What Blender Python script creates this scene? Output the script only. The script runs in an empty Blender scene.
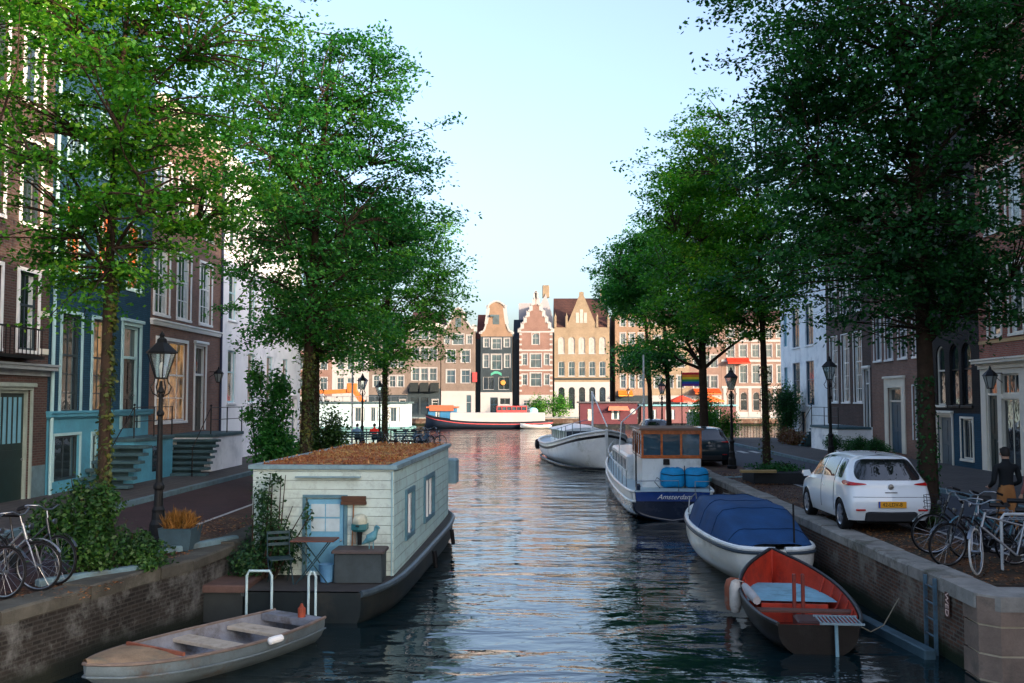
import bpy, math, random
import numpy as np
from math import sin, cos, pi, radians as rad, sqrt, atan2
from mathutils import Vector, Matrix
random.seed(7)
C = bpy.context.scene.collection
sc = bpy.context.scene
QZ = 1.1          # top of the quays above the water
# ------------------------------------------------------------------ materials
MATS = {}
def nmat(name):
    m = bpy.data.materials.new(name); m.use_nodes = True
    nt = m.node_tree; b = nt.nodes['Principled BSDF']
    return m, nt, b
def noise(nt, scale, detail=4, rough=.6, vec=None):
    n = nt.nodes.new('ShaderNodeTexNoise'); n.inputs['Scale'].default_value = scale
    n.inputs['Detail'].default_value = detail; n.inputs['Roughness'].default_value = rough
    if vec is not None: nt.links.new(vec, n.inputs['Vector'])
    return n
def ocoord(nt):
    t = nt.nodes.new('ShaderNodeTexCoord'); return t.outputs['Object']
def ramp(nt, fac, stops):
    r = nt.nodes.new('ShaderNodeValToRGB'); e = r.color_ramp.elements
    while len(e) < len(stops): e.new(.5)
    for k, (p, c) in enumerate(stops):
        e[k].position = p; e[k].color = (*c[:3], 1)
    nt.links.new(fac, r.inputs[0]); return r.outputs[0]
def mixc(nt, fac, a, b, mode='MIX'):
    n = nt.nodes.new('ShaderNodeMix'); n.data_type = 'RGBA'; n.blend_type = mode
    for s, v in ((0, fac), (6, a), (7, b)):
        if isinstance(v, (int, float)): n.inputs[s].default_value = v
        elif isinstance(v, tuple): n.inputs[s].default_value = (*v[:3], 1)
        else: nt.links.new(v, n.inputs[s])
    return n.outputs[2]
def bump(nt, b, h, strength, dist=.02):
    n = nt.nodes.new('ShaderNodeBump'); n.inputs['Strength'].default_value = strength
    n.inputs['Distance'].default_value = dist
    nt.links.new(h, n.inputs['Height']); nt.links.new(n.outputs[0], b.inputs['Normal']); return n
def M(name, col, rough=.6, var=.18, scale=3., metal=0., bmp=.15, spec=.28, dirt=None, coat=0.):
    """a painted / plain surface with soft patches, fine grain and slight wear"""
    if name in MATS: return MATS[name]
    m, nt, b = nmat(name); co = ocoord(nt)
    n1 = noise(nt, scale, 6, .65, co); n2 = noise(nt, scale*14, 3, .5, co)
    lo = tuple(c*(1-var) for c in col); hi = tuple(min(1, c*(1+var)) for c in col)
    c = ramp(nt, n1.outputs[0], [(.3, lo), (.7, hi)])
    c = mixc(nt, .12*min(1, var*6), c, n2.outputs[0], 'OVERLAY')
    if dirt:
        nd = noise(nt, scale*.7, 8, .75, co)
        f = ramp(nt, nd.outputs[0], [(.52, (0, 0, 0)), (.68, (1, 1, 1))])
        c = mixc(nt, f, c, dirt)
    nt.links.new(c, b.inputs['Base Color'])
    r = nt.nodes.new('ShaderNodeMapRange'); nt.links.new(n1.outputs[0], r.inputs[0])
    r.inputs[3].default_value = max(.02, rough-.08); r.inputs[4].default_value = min(1, rough+.1)
    nt.links.new(r.outputs[0], b.inputs['Roughness'])
    b.inputs['Metallic'].default_value = metal; b.inputs['Specular IOR Level'].default_value = spec
    b.inputs['Coat Weight'].default_value = coat; b.inputs['Coat Roughness'].default_value = .08
    if bmp: bump(nt, b, n2.outputs[0], bmp, .01)
    MATS[name] = m; return m
def wallvec(nt, floor=False):
    co = ocoord(nt); s = nt.nodes.new('ShaderNodeSeparateXYZ'); nt.links.new(co, s.inputs[0])
    if floor: return co, co
    a = nt.nodes.new('ShaderNodeMath'); nt.links.new(s.outputs[0], a.inputs[0]); nt.links.new(s.outputs[1], a.inputs[1])
    c = nt.nodes.new('ShaderNodeCombineXYZ'); nt.links.new(a.outputs[0], c.inputs[0]); nt.links.new(s.outputs[2], c.inputs[1])
    return co, c.outputs[0]
def BR(name, c1, c2, mortar, bw=.22, bh=.065, ms=.010, rough=.85, stain=None, floor=False, bmp=.5, var=.35, offs=.5, wet=None):
    """masonry / paving: brick texture plus patches, streaks and stains"""
    if name in MATS: return MATS[name]
    m, nt, b = nmat(name); co, v = wallvec(nt, floor)
    t = nt.nodes.new('ShaderNodeTexBrick'); nt.links.new(v, t.inputs['Vector'])
    t.inputs['Scale'].default_value = 1; t.inputs['Brick Width'].default_value = bw; t.inputs['Row Height'].default_value = bh
    t.inputs['Mortar Size'].default_value = ms; t.inputs['Mortar Smooth'].default_value = .2; t.offset = offs
    t.inputs['Color1'].default_value = (*c1, 1); t.inputs['Color2'].default_value = (*c2, 1); t.inputs['Mortar'].default_value = (*mortar, 1)
    n1 = noise(nt, .7, 7, .7, co); n2 = noise(nt, 9, 5, .6, co)
    k = ramp(nt, n1.outputs[0], [(.3, (1-var,)*3), (.7, (1, 1, 1))])
    c = mixc(nt, 1., t.outputs[0], k, 'MULTIPLY')
    k2 = ramp(nt, n2.outputs[0], [(.3, (.72,)*3), (.7, (1, 1, 1))])
    c = mixc(nt, .8, c, k2, 'MULTIPLY')
    if stain:
        nd = noise(nt, 1.3, 9, .75, co)
        f = ramp(nt, nd.outputs[0], [(.5, (0, 0, 0)), (.66, (.85,)*3)])
        c = mixc(nt, f, c, stain)
    if wet:      # algae and damp just above the water line, a real band on the wall
        s = nt.nodes.new('ShaderNodeSeparateXYZ'); nt.links.new(co, s.inputs[0])
        a = nt.nodes.new('ShaderNodeMath'); a.operation = 'MULTIPLY_ADD'; nt.links.new(n1.outputs[0], a.inputs[0]); a.inputs[1].default_value = .5
        nt.links.new(s.outputs[2], a.inputs[2])
        f = ramp(nt, a.outputs[0], [(.42, (1, 1, 1)), (.62, (0, 0, 0))])
        c = mixc(nt, f, c, wet)
    nt.links.new(c, b.inputs['Base Color']); b.inputs['Roughness'].default_value = rough; b.inputs['Specular IOR Level'].default_value = .2
    h = nt.nodes.new('ShaderNodeMath'); h.operation = 'MULTIPLY_ADD'
    inv = nt.nodes.new('ShaderNodeMath'); inv.operation = 'SUBTRACT'; inv.inputs[0].default_value = 1; nt.links.new(t.outputs['Fac'], inv.inputs[1])
    nt.links.new(n2.outputs[0], h.inputs[0]); h.inputs[1].default_value = .5; nt.links.new(inv.outputs[0], h.inputs[2])
    bump(nt, b, h.outputs[0], bmp, .01)
    MATS[name] = m; return m
def siding(name, col, gap, pitch=.16, dirt=(.2, .22, .2)):
    m, nt, b = nmat(name); co = ocoord(nt)
    s = nt.nodes.new('ShaderNodeSeparateXYZ'); nt.links.new(co, s.inputs[0])
    d = nt.nodes.new('ShaderNodeMath'); d.operation = 'DIVIDE'; nt.links.new(s.outputs[2], d.inputs[0]); d.inputs[1].default_value = pitch
    fr = nt.nodes.new('ShaderNodeMath'); fr.operation = 'FRACT'; nt.links.new(d.outputs[0], fr.inputs[0])
    g = ramp(nt, fr.outputs[0], [(.0, (0, 0, 0)), (.07, (1, 1, 1))])
    n1 = noise(nt, 1.5, 8, .7, co)
    c = ramp(nt, n1.outputs[0], [(.3, tuple(x*.82 for x in col)), (.7, col)])
    f2 = ramp(nt, noise(nt, 2.4, 9, .8, co).outputs[0], [(.5, (0, 0, 0)), (.72, (.75,)*3)])
    c = mixc(nt, f2, c, dirt); c = mixc(nt, g, gap, c)
    nt.links.new(c, b.inputs['Base Color']); b.inputs['Roughness'].default_value = .5
    bump(nt, b, g, .6, .02); MATS[name] = m; return m
def GL(name, tint=(.012, .018, .022), rough=.04, wav=.25, sc_=2.5, spec=.9):
    m, nt, b = nmat(name); co = ocoord(nt)
    n = noise(nt, .9, 5, .6, co)
    c = ramp(nt, n.outputs[0], [(.35, tint), (.7, tuple(x*2.2 for x in tint))])
    nt.links.new(c, b.inputs['Base Color']); b.inputs['Roughness'].default_value = rough
    b.inputs['Specular IOR Level'].default_value = spec; b.inputs['IOR'].default_value = 1.6
    bump(nt, b, noise(nt, sc_, 2, .5, co).outputs[0], wav, .02); MATS[name] = m; return m
def EM(name, col, strength, c2=None, scale=2.):
    m, nt, b = nmat(name); co = ocoord(nt)
    c = ramp(nt, noise(nt, scale, 5, .7, co).outputs[0], [(.38, c2 or tuple(x*.3 for x in col)), (.62, col)])
    b.inputs['Base Color'].default_value = (.02, .02, .02, 1); nt.links.new(c, b.inputs['Emission Color'])
    b.inputs['Emission Strength'].default_value = strength; b.inputs['Roughness'].default_value = .1; MATS[name] = m; return m
def LEAF(name, dark, mid, light, trans=.35, yellow=None, yf=.9):
    m, nt, b = nmat(name)
    g = nt.nodes.new('ShaderNodeNewGeometry'); co = ocoord(nt)
    n = noise(nt, .55, 3, .6, co)
    a = nt.nodes.new('ShaderNodeMath'); a.operation = 'MULTIPLY_ADD'
    nt.links.new(g.outputs['Random Per Island'], a.inputs[0]); a.inputs[1].default_value = .55
    k = nt.nodes.new('ShaderNodeMath'); k.operation = 'MULTIPLY_ADD'; nt.links.new(n.outputs[0], k.inputs[0]); k.inputs[1].default_value = 1.1; k.inputs[2].default_value = -.33
    nt.links.new(k.outputs[0], a.inputs[2])
    st = [(.05, dark), (.5, mid), (.86, light)]
    if yellow: st.append((yf+.08, yellow))
    c = ramp(nt, a.outputs[0], st)
    nt.links.new(c, b.inputs['Base Color']); b.inputs['Roughness'].default_value = .5; b.inputs['Specular IOR Level'].default_value = .35
    tr = nt.nodes.new('ShaderNodeBsdfTranslucent'); nt.links.new(mixc(nt, 1., c, (1., 1.25, .55), 'MULTIPLY'), tr.inputs[0])
    mx = nt.nodes.new('ShaderNodeMixShader'); mx.inputs[0].default_value = trans
    nt.links.new(b.outputs[0], mx.inputs[1]); nt.links.new(tr.outputs[0], mx.inputs[2])
    nt.links.new(mx.outputs[0], nt.nodes['Material Output'].inputs[0]); MATS[name] = m; return m
# ------------------------------------------------------------------ mesh builder
class MB:
    def __init__(s): s.v = []; s.f = []; s.m = []
    def add(s, vs, fs, mi=0):
        o = len(s.v); s.v += [tuple(p) for p in vs]; s.f += [tuple(i+o for i in f) for f in fs]; s.m += [mi]*len(fs); return s
    def box(s, x0, x1, y0, y1, z0, z1, mi=0):
        v = [(x, y, z) for x in (x0, x1) for y in (y0, y1) for z in (z0, z1)]
        return s.add(v, [(0, 1, 3, 2), (4, 6, 7, 5), (0, 4, 5, 1), (2, 3, 7, 6), (0, 2, 6, 4), (1, 5, 7, 3)], mi)
    def bev(s, x0, x1, y0, y1, z0, z1, b=.02, mi=0):
        """box with chamfered vertical and top edges"""
        def ring(i, z): return [(x0+i+b, y0+i, z), (x1-i-b, y0+i, z), (x1-i, y0+i+b, z), (x1-i, y1-i-b, z), (x1-i-b, y1-i, z), (x0+i+b, y1-i, z), (x0+i, y1-i-b, z), (x0+i, y0+i+b, z)]
        return s.loft([ring(0, z0), ring(0, z1-b), ring(b, z1)], mi=mi)
    def bar(s, p, q, w, h=None, mi=0, up=(0, 0, 1)):
        h = h or w; p, q = Vector(p), Vector(q); d = (q-p).normalized(); u = Vector(up)
        if abs(d.dot(u)) > .98: u = Vector((0, 1, 0))
        r = d.cross(u).normalized(); u = r.cross(d)
        v = [a+r*(i*w/2)+u*(j*h/2) for a in (p, q) for i, j in ((-1, -1), (1, -1), (1, 1), (-1, 1))]
        return s.add(v, [(0, 3, 2, 1), (4, 5, 6, 7), (0, 1, 5, 4), (1, 2, 6, 5), (2, 3, 7, 6), (3, 0, 4, 7)], mi)
    def tube(s, pts, r, n=8, mi=0, closed=False, caps=True):
        pts = [Vector(p) for p in pts]; N = len(pts); rr = r if isinstance(r, (list, tuple)) else [r]*N
        rings = []; ref = None
        for i, p in enumerate(pts):
            a = pts[(i-1) % N] if (closed or i) else p; b = pts[(i+1) % N] if (closed or i < N-1) else p
            d = (b-a).normalized()
            if ref is None:
                ref = Vector((0, 0, 1)) if abs(d.z) < .9 else Vector((1, 0, 0))
            u = (ref - d*ref.dot(d)).normalized(); ref = u; w = d.cross(u)
            rings.append([p+(u*cos(2*pi*k/n)+w*sin(2*pi*k/n))*rr[i] for k in range(n)])
        o = [q for g in rings for q in g]; fs = []
        for i in range(N if closed else N-1):
            j = (i+1) % N
            for k in range(n): fs.append((i*n+k, i*n+(k+1) % n, j*n+(k+1) % n, j*n+k))
        if not closed and caps: fs += [tuple(reversed(range(n))), tuple((N-1)*n+k for k in range(n))]
        return s.add(o, fs, mi)
    def lathe(s, prof, c=(0, 0, 0), n=16, mi=0, axis='z'):
        rings = []
        for r, z in prof:
            g = []
            for k in range(n):
                a = 2*pi*k/n
                p = (r*cos(a), r*sin(a), z)
                if axis == 'y': p = (r*cos(a), z, r*sin(a))
                if axis == 'x': p = (z, r*cos(a), r*sin(a))
                g.append((p[0]+c[0], p[1]+c[1], p[2]+c[2]))
            rings.append(g)
        return s.loft(rings, mi=mi)
    def loft(s, rings, closed=True, caps=True, mi=0):
        n = len(rings[0]); fs = []
        for i in range(len(rings)-1):
            for k in range(n if closed else n-1):
                fs.append((i*n+k, i*n+(k+1) % n, (i+1)*n+(k+1) % n, (i+1)*n+k))
        if caps and closed: fs += [tuple(reversed(range(n))), tuple((len(rings)-1)*n+k for k in range(n))]
        return s.add([p for g in rings for p in g], fs, mi)
    def prism(s, poly, a0, a1, mi=0, axis='y'):
        """polygon in XZ extruded along y (or XY along z, or YZ along x)"""
        f = {'y': lambda p, a: (p[0], a, p[1]), 'z': lambda p, a: (p[0], p[1], a), 'x': lambda p, a: (a, p[0], p[1])}[axis]
        return s.loft([[f(p, a0) for p in poly], [f(p, a1) for p in poly]], mi=mi)
    def build(s, name, mats, parent=None, loc=(0, 0, 0), rz=0, smooth=None):
        me = bpy.data.meshes.new(name); me.from_pydata(s.v, [], s.f)
        if not isinstance(mats, (list, tuple)): mats = [mats]
        for m in mats: me.materials.append(m)
        me.polygons.foreach_set('material_index', s.m)
        me.validate(); 
        import bmesh
        bm = bmesh.new(); bm.from_mesh(me); bmesh.ops.recalc_face_normals(bm, faces=bm.faces)
        if smooth:
            for f in bm.faces: f.smooth = True
            for e in bm.edges:
                if len(e.link_faces) == 2 and e.calc_face_angle(0) > rad(smooth): e.smooth = False
        bm.to_mesh(me); bm.free()
        o = bpy.data.objects.new(name, me); C.objects.link(o); o.parent = parent; o.location = loc; o.rotation_euler = (0, 0, rz)
        return o
def T(name, label, cat, loc=(0, 0, 0), rz=0, group=None, kind=None, rot=None):
    o = bpy.data.objects.new(name, None); C.objects.link(o); o.empty_display_size = .2
    o.location = loc; o.rotation_euler = rot or (0, 0, rz); tag(o, label, cat, group, kind); return o
def tag(o, label=None, cat=None, group=None, kind=None):
    if label: o['label'] = label
    if cat: o['category'] = cat
    if group: o['group'] = group
    if kind: o['kind'] = kind
    return o
def copytree(o, parent=None):
    c = o.copy(); C.objects.link(c); c.parent = parent
    for ch in list(o.children): copytree(ch, c)
    return c
def dup(root, loc, rz, label, rot=None):
    c = copytree(root); c.location = loc; c.rotation_euler = rot or (0, 0, rz); c['label'] = label; return c
def text(name, s, size, mat, parent, loc, rot, shear=0, ext=.004, sx=1.):
    cu = bpy.data.curves.new(name, 'FONT'); cu.body = s; cu.size = size; cu.extrude = ext; cu.align_x = 'CENTER'; cu.align_y = 'CENTER'; cu.shear = shear
    t = bpy.data.objects.new(name+'_c', cu); C.objects.link(t)
    dg = bpy.context.evaluated_depsgraph_get(); me = bpy.data.meshes.new_from_object(t.evaluated_get(dg))
    bpy.data.objects.remove(t); me.materials.clear(); me.materials.append(mat)
    o = bpy.data.objects.new(name, me); C.objects.link(o); o.parent = parent; o.location = loc; o.rotation_euler = rot; o.scale = (sx, 1, 1); return o
# ------------------------------------------------------------------ palette
black = M('black_iron', (.008, .009, .010), .5, .3, 6, bmp=.3, spec=.25)
white = M('white_paint', (.82, .82, .8), .5, .06, 2)
cream = M('cream_paint', (.72, .68, .58), .55, .08, 2)
steel = M('steel', (.3, .31, .33), .32, .2, 5, metal=1.)
dullsteel = M('dull_steel', (.4, .42, .44), .45, .2, 5, metal=.8)
rubber = M('rubber', (.008, .008, .009), .7, .2, 8, spec=.2)
stone = M('stone', (.25, .24, .22), .8, .3, 2.2, bmp=.6, dirt=(.14, .15, .11))
bluestone = M('bluestone', (.11, .18, .21), .8, .3, 2.5, bmp=.5, dirt=(.1, .12, .12))
wood = M('wood', (.28, .13, .05), .5, .3, 6)
varnish = M('varnished_wood', (.5, .11, .02), .25, .3, 7, coat=.6)
oldwood = M('weathered_wood', (.3, .24, .18), .75, .3, 5, bmp=.6, dirt=(.12, .08, .05))
glass = GL('window_glass'); glassb = GL('window_glass_blue', (.03, .05, .06)); carglass = GL('car_glass', (.008, .009, .01), .02, .0)
curtain = M('curtain_behind_glass', (.55, .58, .56), .25, .15, 3, spec=.8)
warmrefl = EM('orange_reflection_pane', (1., .16, .02), .5, (.03, .008, .004), 3.)  # reflection of sunlit fronts put in as pane glow, no lamp inside
warmrefl_low = EM('warm_reflection_pane', (.8, .42, .15), .10, (.004, .006, .008), 2.6)  # weaker glow painting the same warm reflection on ground-floor panes
darksash = M('dark_sash', (.03, .05, .06), .4, .2, 3)
paint_blue = M('slate_blue_paint', (.05, .13, .19), .55, .25, 2, bmp=.4)
sky_blue = M('light_blue_paint', (.16, .36, .46), .5, .12, 2)
# ------------------------------------------------------------------ camera, sky, sun
cam = bpy.data.cameras.new('camera'); co_ = bpy.data.objects.new('camera', cam); C.objects.link(co_)
cam.lens = 35; cam.sensor_width = 36; cam.clip_end = 5000; cam.clip_start = .1
co_.location = (0, 0, 3.7); co_.rotation_euler = (pi/2+math.atan(58.5/995.6), 0, math.atan(26/995.6)); sc.camera = co_
SEL, SAZ = rad(12), rad(50)        # sun height; its bearing right of straight behind the camera
w = bpy.data.worlds.new('World'); sc.world = w; w.use_nodes = True; nt = w.node_tree
sk = nt.nodes.new('ShaderNodeTexSky'); sk.sky_type = 'NISHITA'; sk.sun_disc = False; sk.sun_elevation = SEL
sk.sun_rotation = pi - SAZ; sk.air_density = 1.0; sk.dust_density = 4.4; sk.ozone_density = 3.0
bg = nt.nodes['Background']; hs0 = nt.nodes.new('ShaderNodeHueSaturation'); hs0.inputs['Saturation'].default_value = .85; nt.links.new(sk.outputs[0], hs0.inputs['Color']); tn = nt.nodes.new('ShaderNodeMix'); tn.data_type = 'RGBA'; tn.blend_type = 'MULTIPLY'; tn.inputs[0].default_value = 1; nt.links.new(hs0.outputs[0], tn.inputs[6]); tn.inputs[7].default_value = (.99, .945, .95, 1); nt.links.new(tn.outputs[2], bg.inputs[0]); bg.inputs[1].default_value = .15
sun = bpy.data.lights.new('sun', 'SUN'); so = bpy.data.objects.new('sun', sun); C.objects.link(so)
sun.energy = 2.1; sun.angle = rad(.5); sun.color = (1, .74, .5)
d = Vector((sin(SAZ)*cos(SEL), -cos(SAZ)*cos(SEL), sin(SEL)))
so.rotation_euler = (-d).to_track_quat('-Z', 'Y').to_euler()
so.location = (60, -60, 60)
sc.view_settings.view_transform = 'Standard'; sc.view_settings.look = 'None'; sc.view_settings.exposure = 2.08
sc.view_settings.gamma = 1.0; sc.view_settings.use_curve_mapping = False
sc.cycles.max_bounces = 6; sc.cycles.diffuse_bounces = 3; sc.cycles.glossy_bounces = 3; sc.cycles.transmission_bounces = 4; sc.cycles.transparent_max_bounces = 4
sc.cycles.use_denoising = True
# ------------------------------------------------------------------ water
m, nt, b = nmat('canal_water'); co = ocoord(nt)
def wave(sx, sy, s, det):
    mp = nt.nodes.new('ShaderNodeMapping'); nt.links.new(co, mp.inputs[0]); mp.inputs['Scale'].default_value = (sx, sy, 1)
    mp.inputs['Rotation'].default_value = (0, 0, .12)
    n = noise(nt, s, det, .55, mp.outputs[0]); n.inputs['Distortion'].default_value = .4; return n.outputs[0]
a = wave(.42, 1., 1.25, 2); b2 = wave(.6, 1., 5., 2); c_ = wave(.6, 1, .3, 2)
def madd(x, k, y):
    n = nt.nodes.new('ShaderNodeMath'); n.operation = 'MULTIPLY_ADD'; nt.links.new(x, n.inputs[0]); n.inputs[1].default_value = k
    if y is None: n.inputs[2].default_value = 0
    else: nt.links.new(y, n.inputs[2])
    return n.outputs[0]
amp = ramp(nt, c_, [(.35, (.35,)*3), (.65, (1,)*3)])
mm = nt.nodes.new('ShaderNodeMath'); mm.operation = 'MULTIPLY'; nt.links.new(madd(b2, .17, a), mm.inputs[0]); nt.links.new(amp, mm.inputs[1])
bn = bump(nt, b, mm.outputs[0], 1., .095)
b.inputs['Base Color'].default_value = (.002, .012, .015, 1); b.inputs['Roughness'].default_value = .03
b.inputs['IOR'].default_value = 1.45; b.inputs['Specular IOR Level'].default_value = .75; MATS['water'] = m
WATER = m
MB().add([(-900, -60, 0), (900, -60, 0), (900, 1500, 0), (-900, 1500, 0)], [(0, 1, 2, 3)]).build('water', m).__setitem__('kind', 'structure')
# ------------------------------------------------------------------ land
paveL = BR('brick_paving', (.13, .06, .042), (.085, .047, .036), (.05, .045, .04), .2, .1, .012, floor=True, stain=(.12, .09, .05))
roadL = BR('brick_road', (.085, .043, .046), (.06, .036, .042), (.03, .025, .028), .2, .07, .008, floor=True, bmp=.3)
asph = M('asphalt', (.035, .042, .058), .85, .2, .8, bmp=.6)
slabs = BR('paving_slabs', (.12, .105, .1), (.10, .09, .088), (.04, .04, .04), .3, .3, .01, floor=True, offs=0)
earth = M('earth', (.05, .035, .02), .95, .4, 2)
LE = [(-7.9, 7), (-6.6, 12.2), (-5.62, 16.2), (-5.5, 18), (-5.5, 57)]       # left quay edge
def slab(name, poly, z0, z1, mat, kind='structure'):
    o = MB().prism(poly, z0, z1, axis='z').build(name, mat); o['kind'] = kind; return o
slab('left_bank_ground', [(-300, 7)]+[(x-.3, y) for x, y in LE[:-1]]+[(-5.8, 56.7), (-300, 56.7)], -2, QZ-.02, paveL)
slab('right_bank_ground', [(6.14, 13.65), (300, 13.65), (300, 67.7), (6.14, 67.7)], -2, QZ-.02, paveL)
slab('right_near_ground', [(7.6, -80), (300, -80), (300, 13.65), (7.6, 13.65)], -2, QZ-.024, paveL)
slab('far_bank_ground', [(-900, 146.3), (900, 146.3), (900, 1500), (-900, 1500)], -2, QZ-.02, slabs)
def sheet(name, poly, z, mat):
    o = MB().add([(x, y, z) for x, y in poly], [tuple(range(len(poly)))]).build(name, mat); o['kind'] = 'structure'; return o
sheet('left_road', [(-10, 7), (-7.15, 7), (-7.15, 56.4), (-10, 56.4)], QZ-.012, roadL)
slab('left_pavement', [(-13.2, 7), (-10.18, 7), (-10.18, 54.3), (-13.2, 54.3)], QZ-.3, QZ+.09, slabs)
slab('left_kerb', [(-10.18, 7), (-10.0, 7), (-10.0, 54.3), (-10.18, 54.3)], QZ-.3, QZ+.11, bluestone)
line = M('road_line_paint', (.4, .4, .39), .7, .15, 4, dirt=(.25, .24, .23))
sheet('left_road_edge_line', [(-7.2, 16), (-7.1, 16), (-7.1, 56), (-7.2, 56)], QZ-.006, line)
sheet('right_road', [(7.95, 13.7), (11.3, 13.7), (11.3, 67.4), (7.95, 67.4)], QZ-.012, asph)
slab('right_kerb', [(11.3, -40), (11.48, -40), (11.48, 67.4), (11.3, 67.4)], QZ-.3, QZ+.11, bluestone)
slab('right_pavement', [(11.48, -40), (17.2, -40), (17.2, 67.4), (11.48, 67.4)], QZ-.3, QZ+.09, slabs)
mk = MB()
for (y0, y1) in ((13.8, 26), (28.5, 34.5), (36.6, 38.4), (45, 60)): mk.add([(7.9, y0, 0), (8.0, y0, 0), (8.0, y1, 0), (7.9, y1, 0)], [(0, 1, 2, 3)])
for k in range(5): mk.add([(8.25+k*.62, 49.5, 0), (8.55+k*.62, 49.5, 0), (8.55+k*.62, 51.6, 0), (8.25+k*.62, 51.6, 0)], [(0, 1, 2, 3)])
for k in range(3): mk.add([(8.3+k*1.0, 56.5, 0), (8.9+k*1.0, 56.5, 0), (8.9+k*1.0, 57.6, 0), (8.3+k*1.0, 57.6, 0)], [(0, 1, 2, 3)])
mk.add([(6.2, 34.3, .001), (7.9, 34.3, .001), (7.9, 34.4, .001), (6.2, 34.4, .001)], [(0, 1, 2, 3)])
mk.build('road_markings', line, loc=(0, 0, QZ-.006))['kind'] = 'structure'
slab('far_road_kerb', [(-300, 147.4), (300, 147.4), (300, 147.7), (-300, 147.7)], QZ-.1, QZ+.1, bluestone)
# ------------------------------------------------------------------ quay walls
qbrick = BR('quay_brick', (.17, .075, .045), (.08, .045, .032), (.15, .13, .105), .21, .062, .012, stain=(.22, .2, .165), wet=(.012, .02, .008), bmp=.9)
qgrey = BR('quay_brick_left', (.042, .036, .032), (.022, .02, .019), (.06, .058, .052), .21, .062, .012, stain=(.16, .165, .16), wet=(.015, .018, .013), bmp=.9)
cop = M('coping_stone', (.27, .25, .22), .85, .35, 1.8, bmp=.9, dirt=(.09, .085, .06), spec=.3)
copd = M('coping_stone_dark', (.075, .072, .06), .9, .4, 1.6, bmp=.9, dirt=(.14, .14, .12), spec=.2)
def quay(name, label, edge, side, wallm, copm, step=1.55, cw=.46):
    """edge polyline; side = +1 when the land lies on +x side"""
    r = T(name, label, 'quay wall'); w = MB(); c = MB(); rnd = random.Random(len(label))
    for (a, b) in zip(edge[:-1], edge[1:]):
        a, b = Vector(a), Vector(b); d = (b-a); L = d.length; d.normalize(); n = Vector((d.y, -d.x))*side
        w.prism([tuple(a), tuple(b), tuple(b+n*.34), tuple(a+n*.34)], -1.6, QZ-.16, axis='z')
        t = 0
        while t < L-.01:
            s = min(L, t+step*rnd.uniform(.8, 1.15)); 
            if L-s < .4: s = L
            j = .016; p, q = a+d*(t+j), a+d*(s-j); o = -.025+rnd.uniform(-.008, .008); dz = rnd.uniform(-.028, .014); bv = .03
            P = [p+n*o, q+n*o, q+n*cw, p+n*cw]; Pi = [p+n*(o+bv), q+n*(o+bv), q+n*cw, p+n*cw]
            c.loft([[(v.x, v.y, QZ-.16+.002) for v in P], [(v.x, v.y, QZ+.03-bv+dz) for v in P], [(v.x, v.y, QZ+.03+dz) for v in Pi]])
            t = s
    w.build('brick_face', wallm, r); c.build('coping', copm, r); return r
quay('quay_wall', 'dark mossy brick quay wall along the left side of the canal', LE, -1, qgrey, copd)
rq = quay('quay_wall', 'brown brick quay wall with pale coping stones below the parked white car', [(5.84, 14.75), (5.84, 67.5)], 1, qbrick, cop)
fq = quay('quay_wall', 'long far quay wall across the river below the gabled houses', [(-260, 146), (260, 146)], -1, qbrick, cop, step=4)
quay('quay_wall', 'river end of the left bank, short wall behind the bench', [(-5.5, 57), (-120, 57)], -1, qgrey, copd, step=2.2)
quay('quay_wall', 'river end of the right bank, short wall beyond the parked cars', [(5.84, 67.5), (120, 67.5)], 1, qbrick, cop, step=2.2)
# stone corner pier at the end of the right quay
pr = T('stone_corner_pier', 'coursed stone corner pier ending the brick wall at the lower right', 'stone pier', (0, 0, 0))
p = MB(); zs = [-1.5, .02, .36, .74, QZ+.02]
for i in range(4):
    e = .012*(i % 2)
    p.prism([(5.83-e, 13.55), (6.02, 13.32-e), (6.66+e, 13.32-e), (6.66+e, 14.0), (5.83-e, 14.0)], zs[i]+.014, zs[i+1]-.014, axis='z')
p.build('stone_courses', M('pier_stone', (.21, .15, .115), .85, .3, 2, bmp=.8, dirt=(.1, .09, .07)), pr)
p = MB(); p.prism([(5.84, 13.56), (6.03, 13.335), (6.65, 13.335), (6.62, 13.98), (5.87, 13.98)], -1.5, QZ, axis='z'); p.build('joint_mortar', M('mortar', (.5, .42, .3), .9), pr)
p = MB(); p.prism([(5.80, 13.6), (6.02, 13.30), (6.7, 13.30), (6.7, 14.02), (6.3, 14.02), (6.3, 14.75), (5.81, 14.75)], QZ-.16, QZ-.155+.19, axis='z')
p.build('cap_stone', cop, pr)
p = MB(); p.prism([(5.85, 14.0), (5.85, 14.75), (6.3, 14.75), (6.3, 14.0)], -1.5, QZ-.165, axis='z'); p.build('brick_return', qbrick, pr)
p = MB(); p.prism([(6.7, 13.6), (30, 13.6), (30, 13.98), (6.7, 13.98)], -1.5, QZ-.17, axis='z'); p.build('wing_wall', qgrey, pr)
p = MB(); p.prism([(6.7, 13.56), (30, 13.56), (30, 14.0), (6.7, 14.0)], QZ-.168, QZ+.03, axis='z'); p.build('wing_coping', copd, pr)
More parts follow.
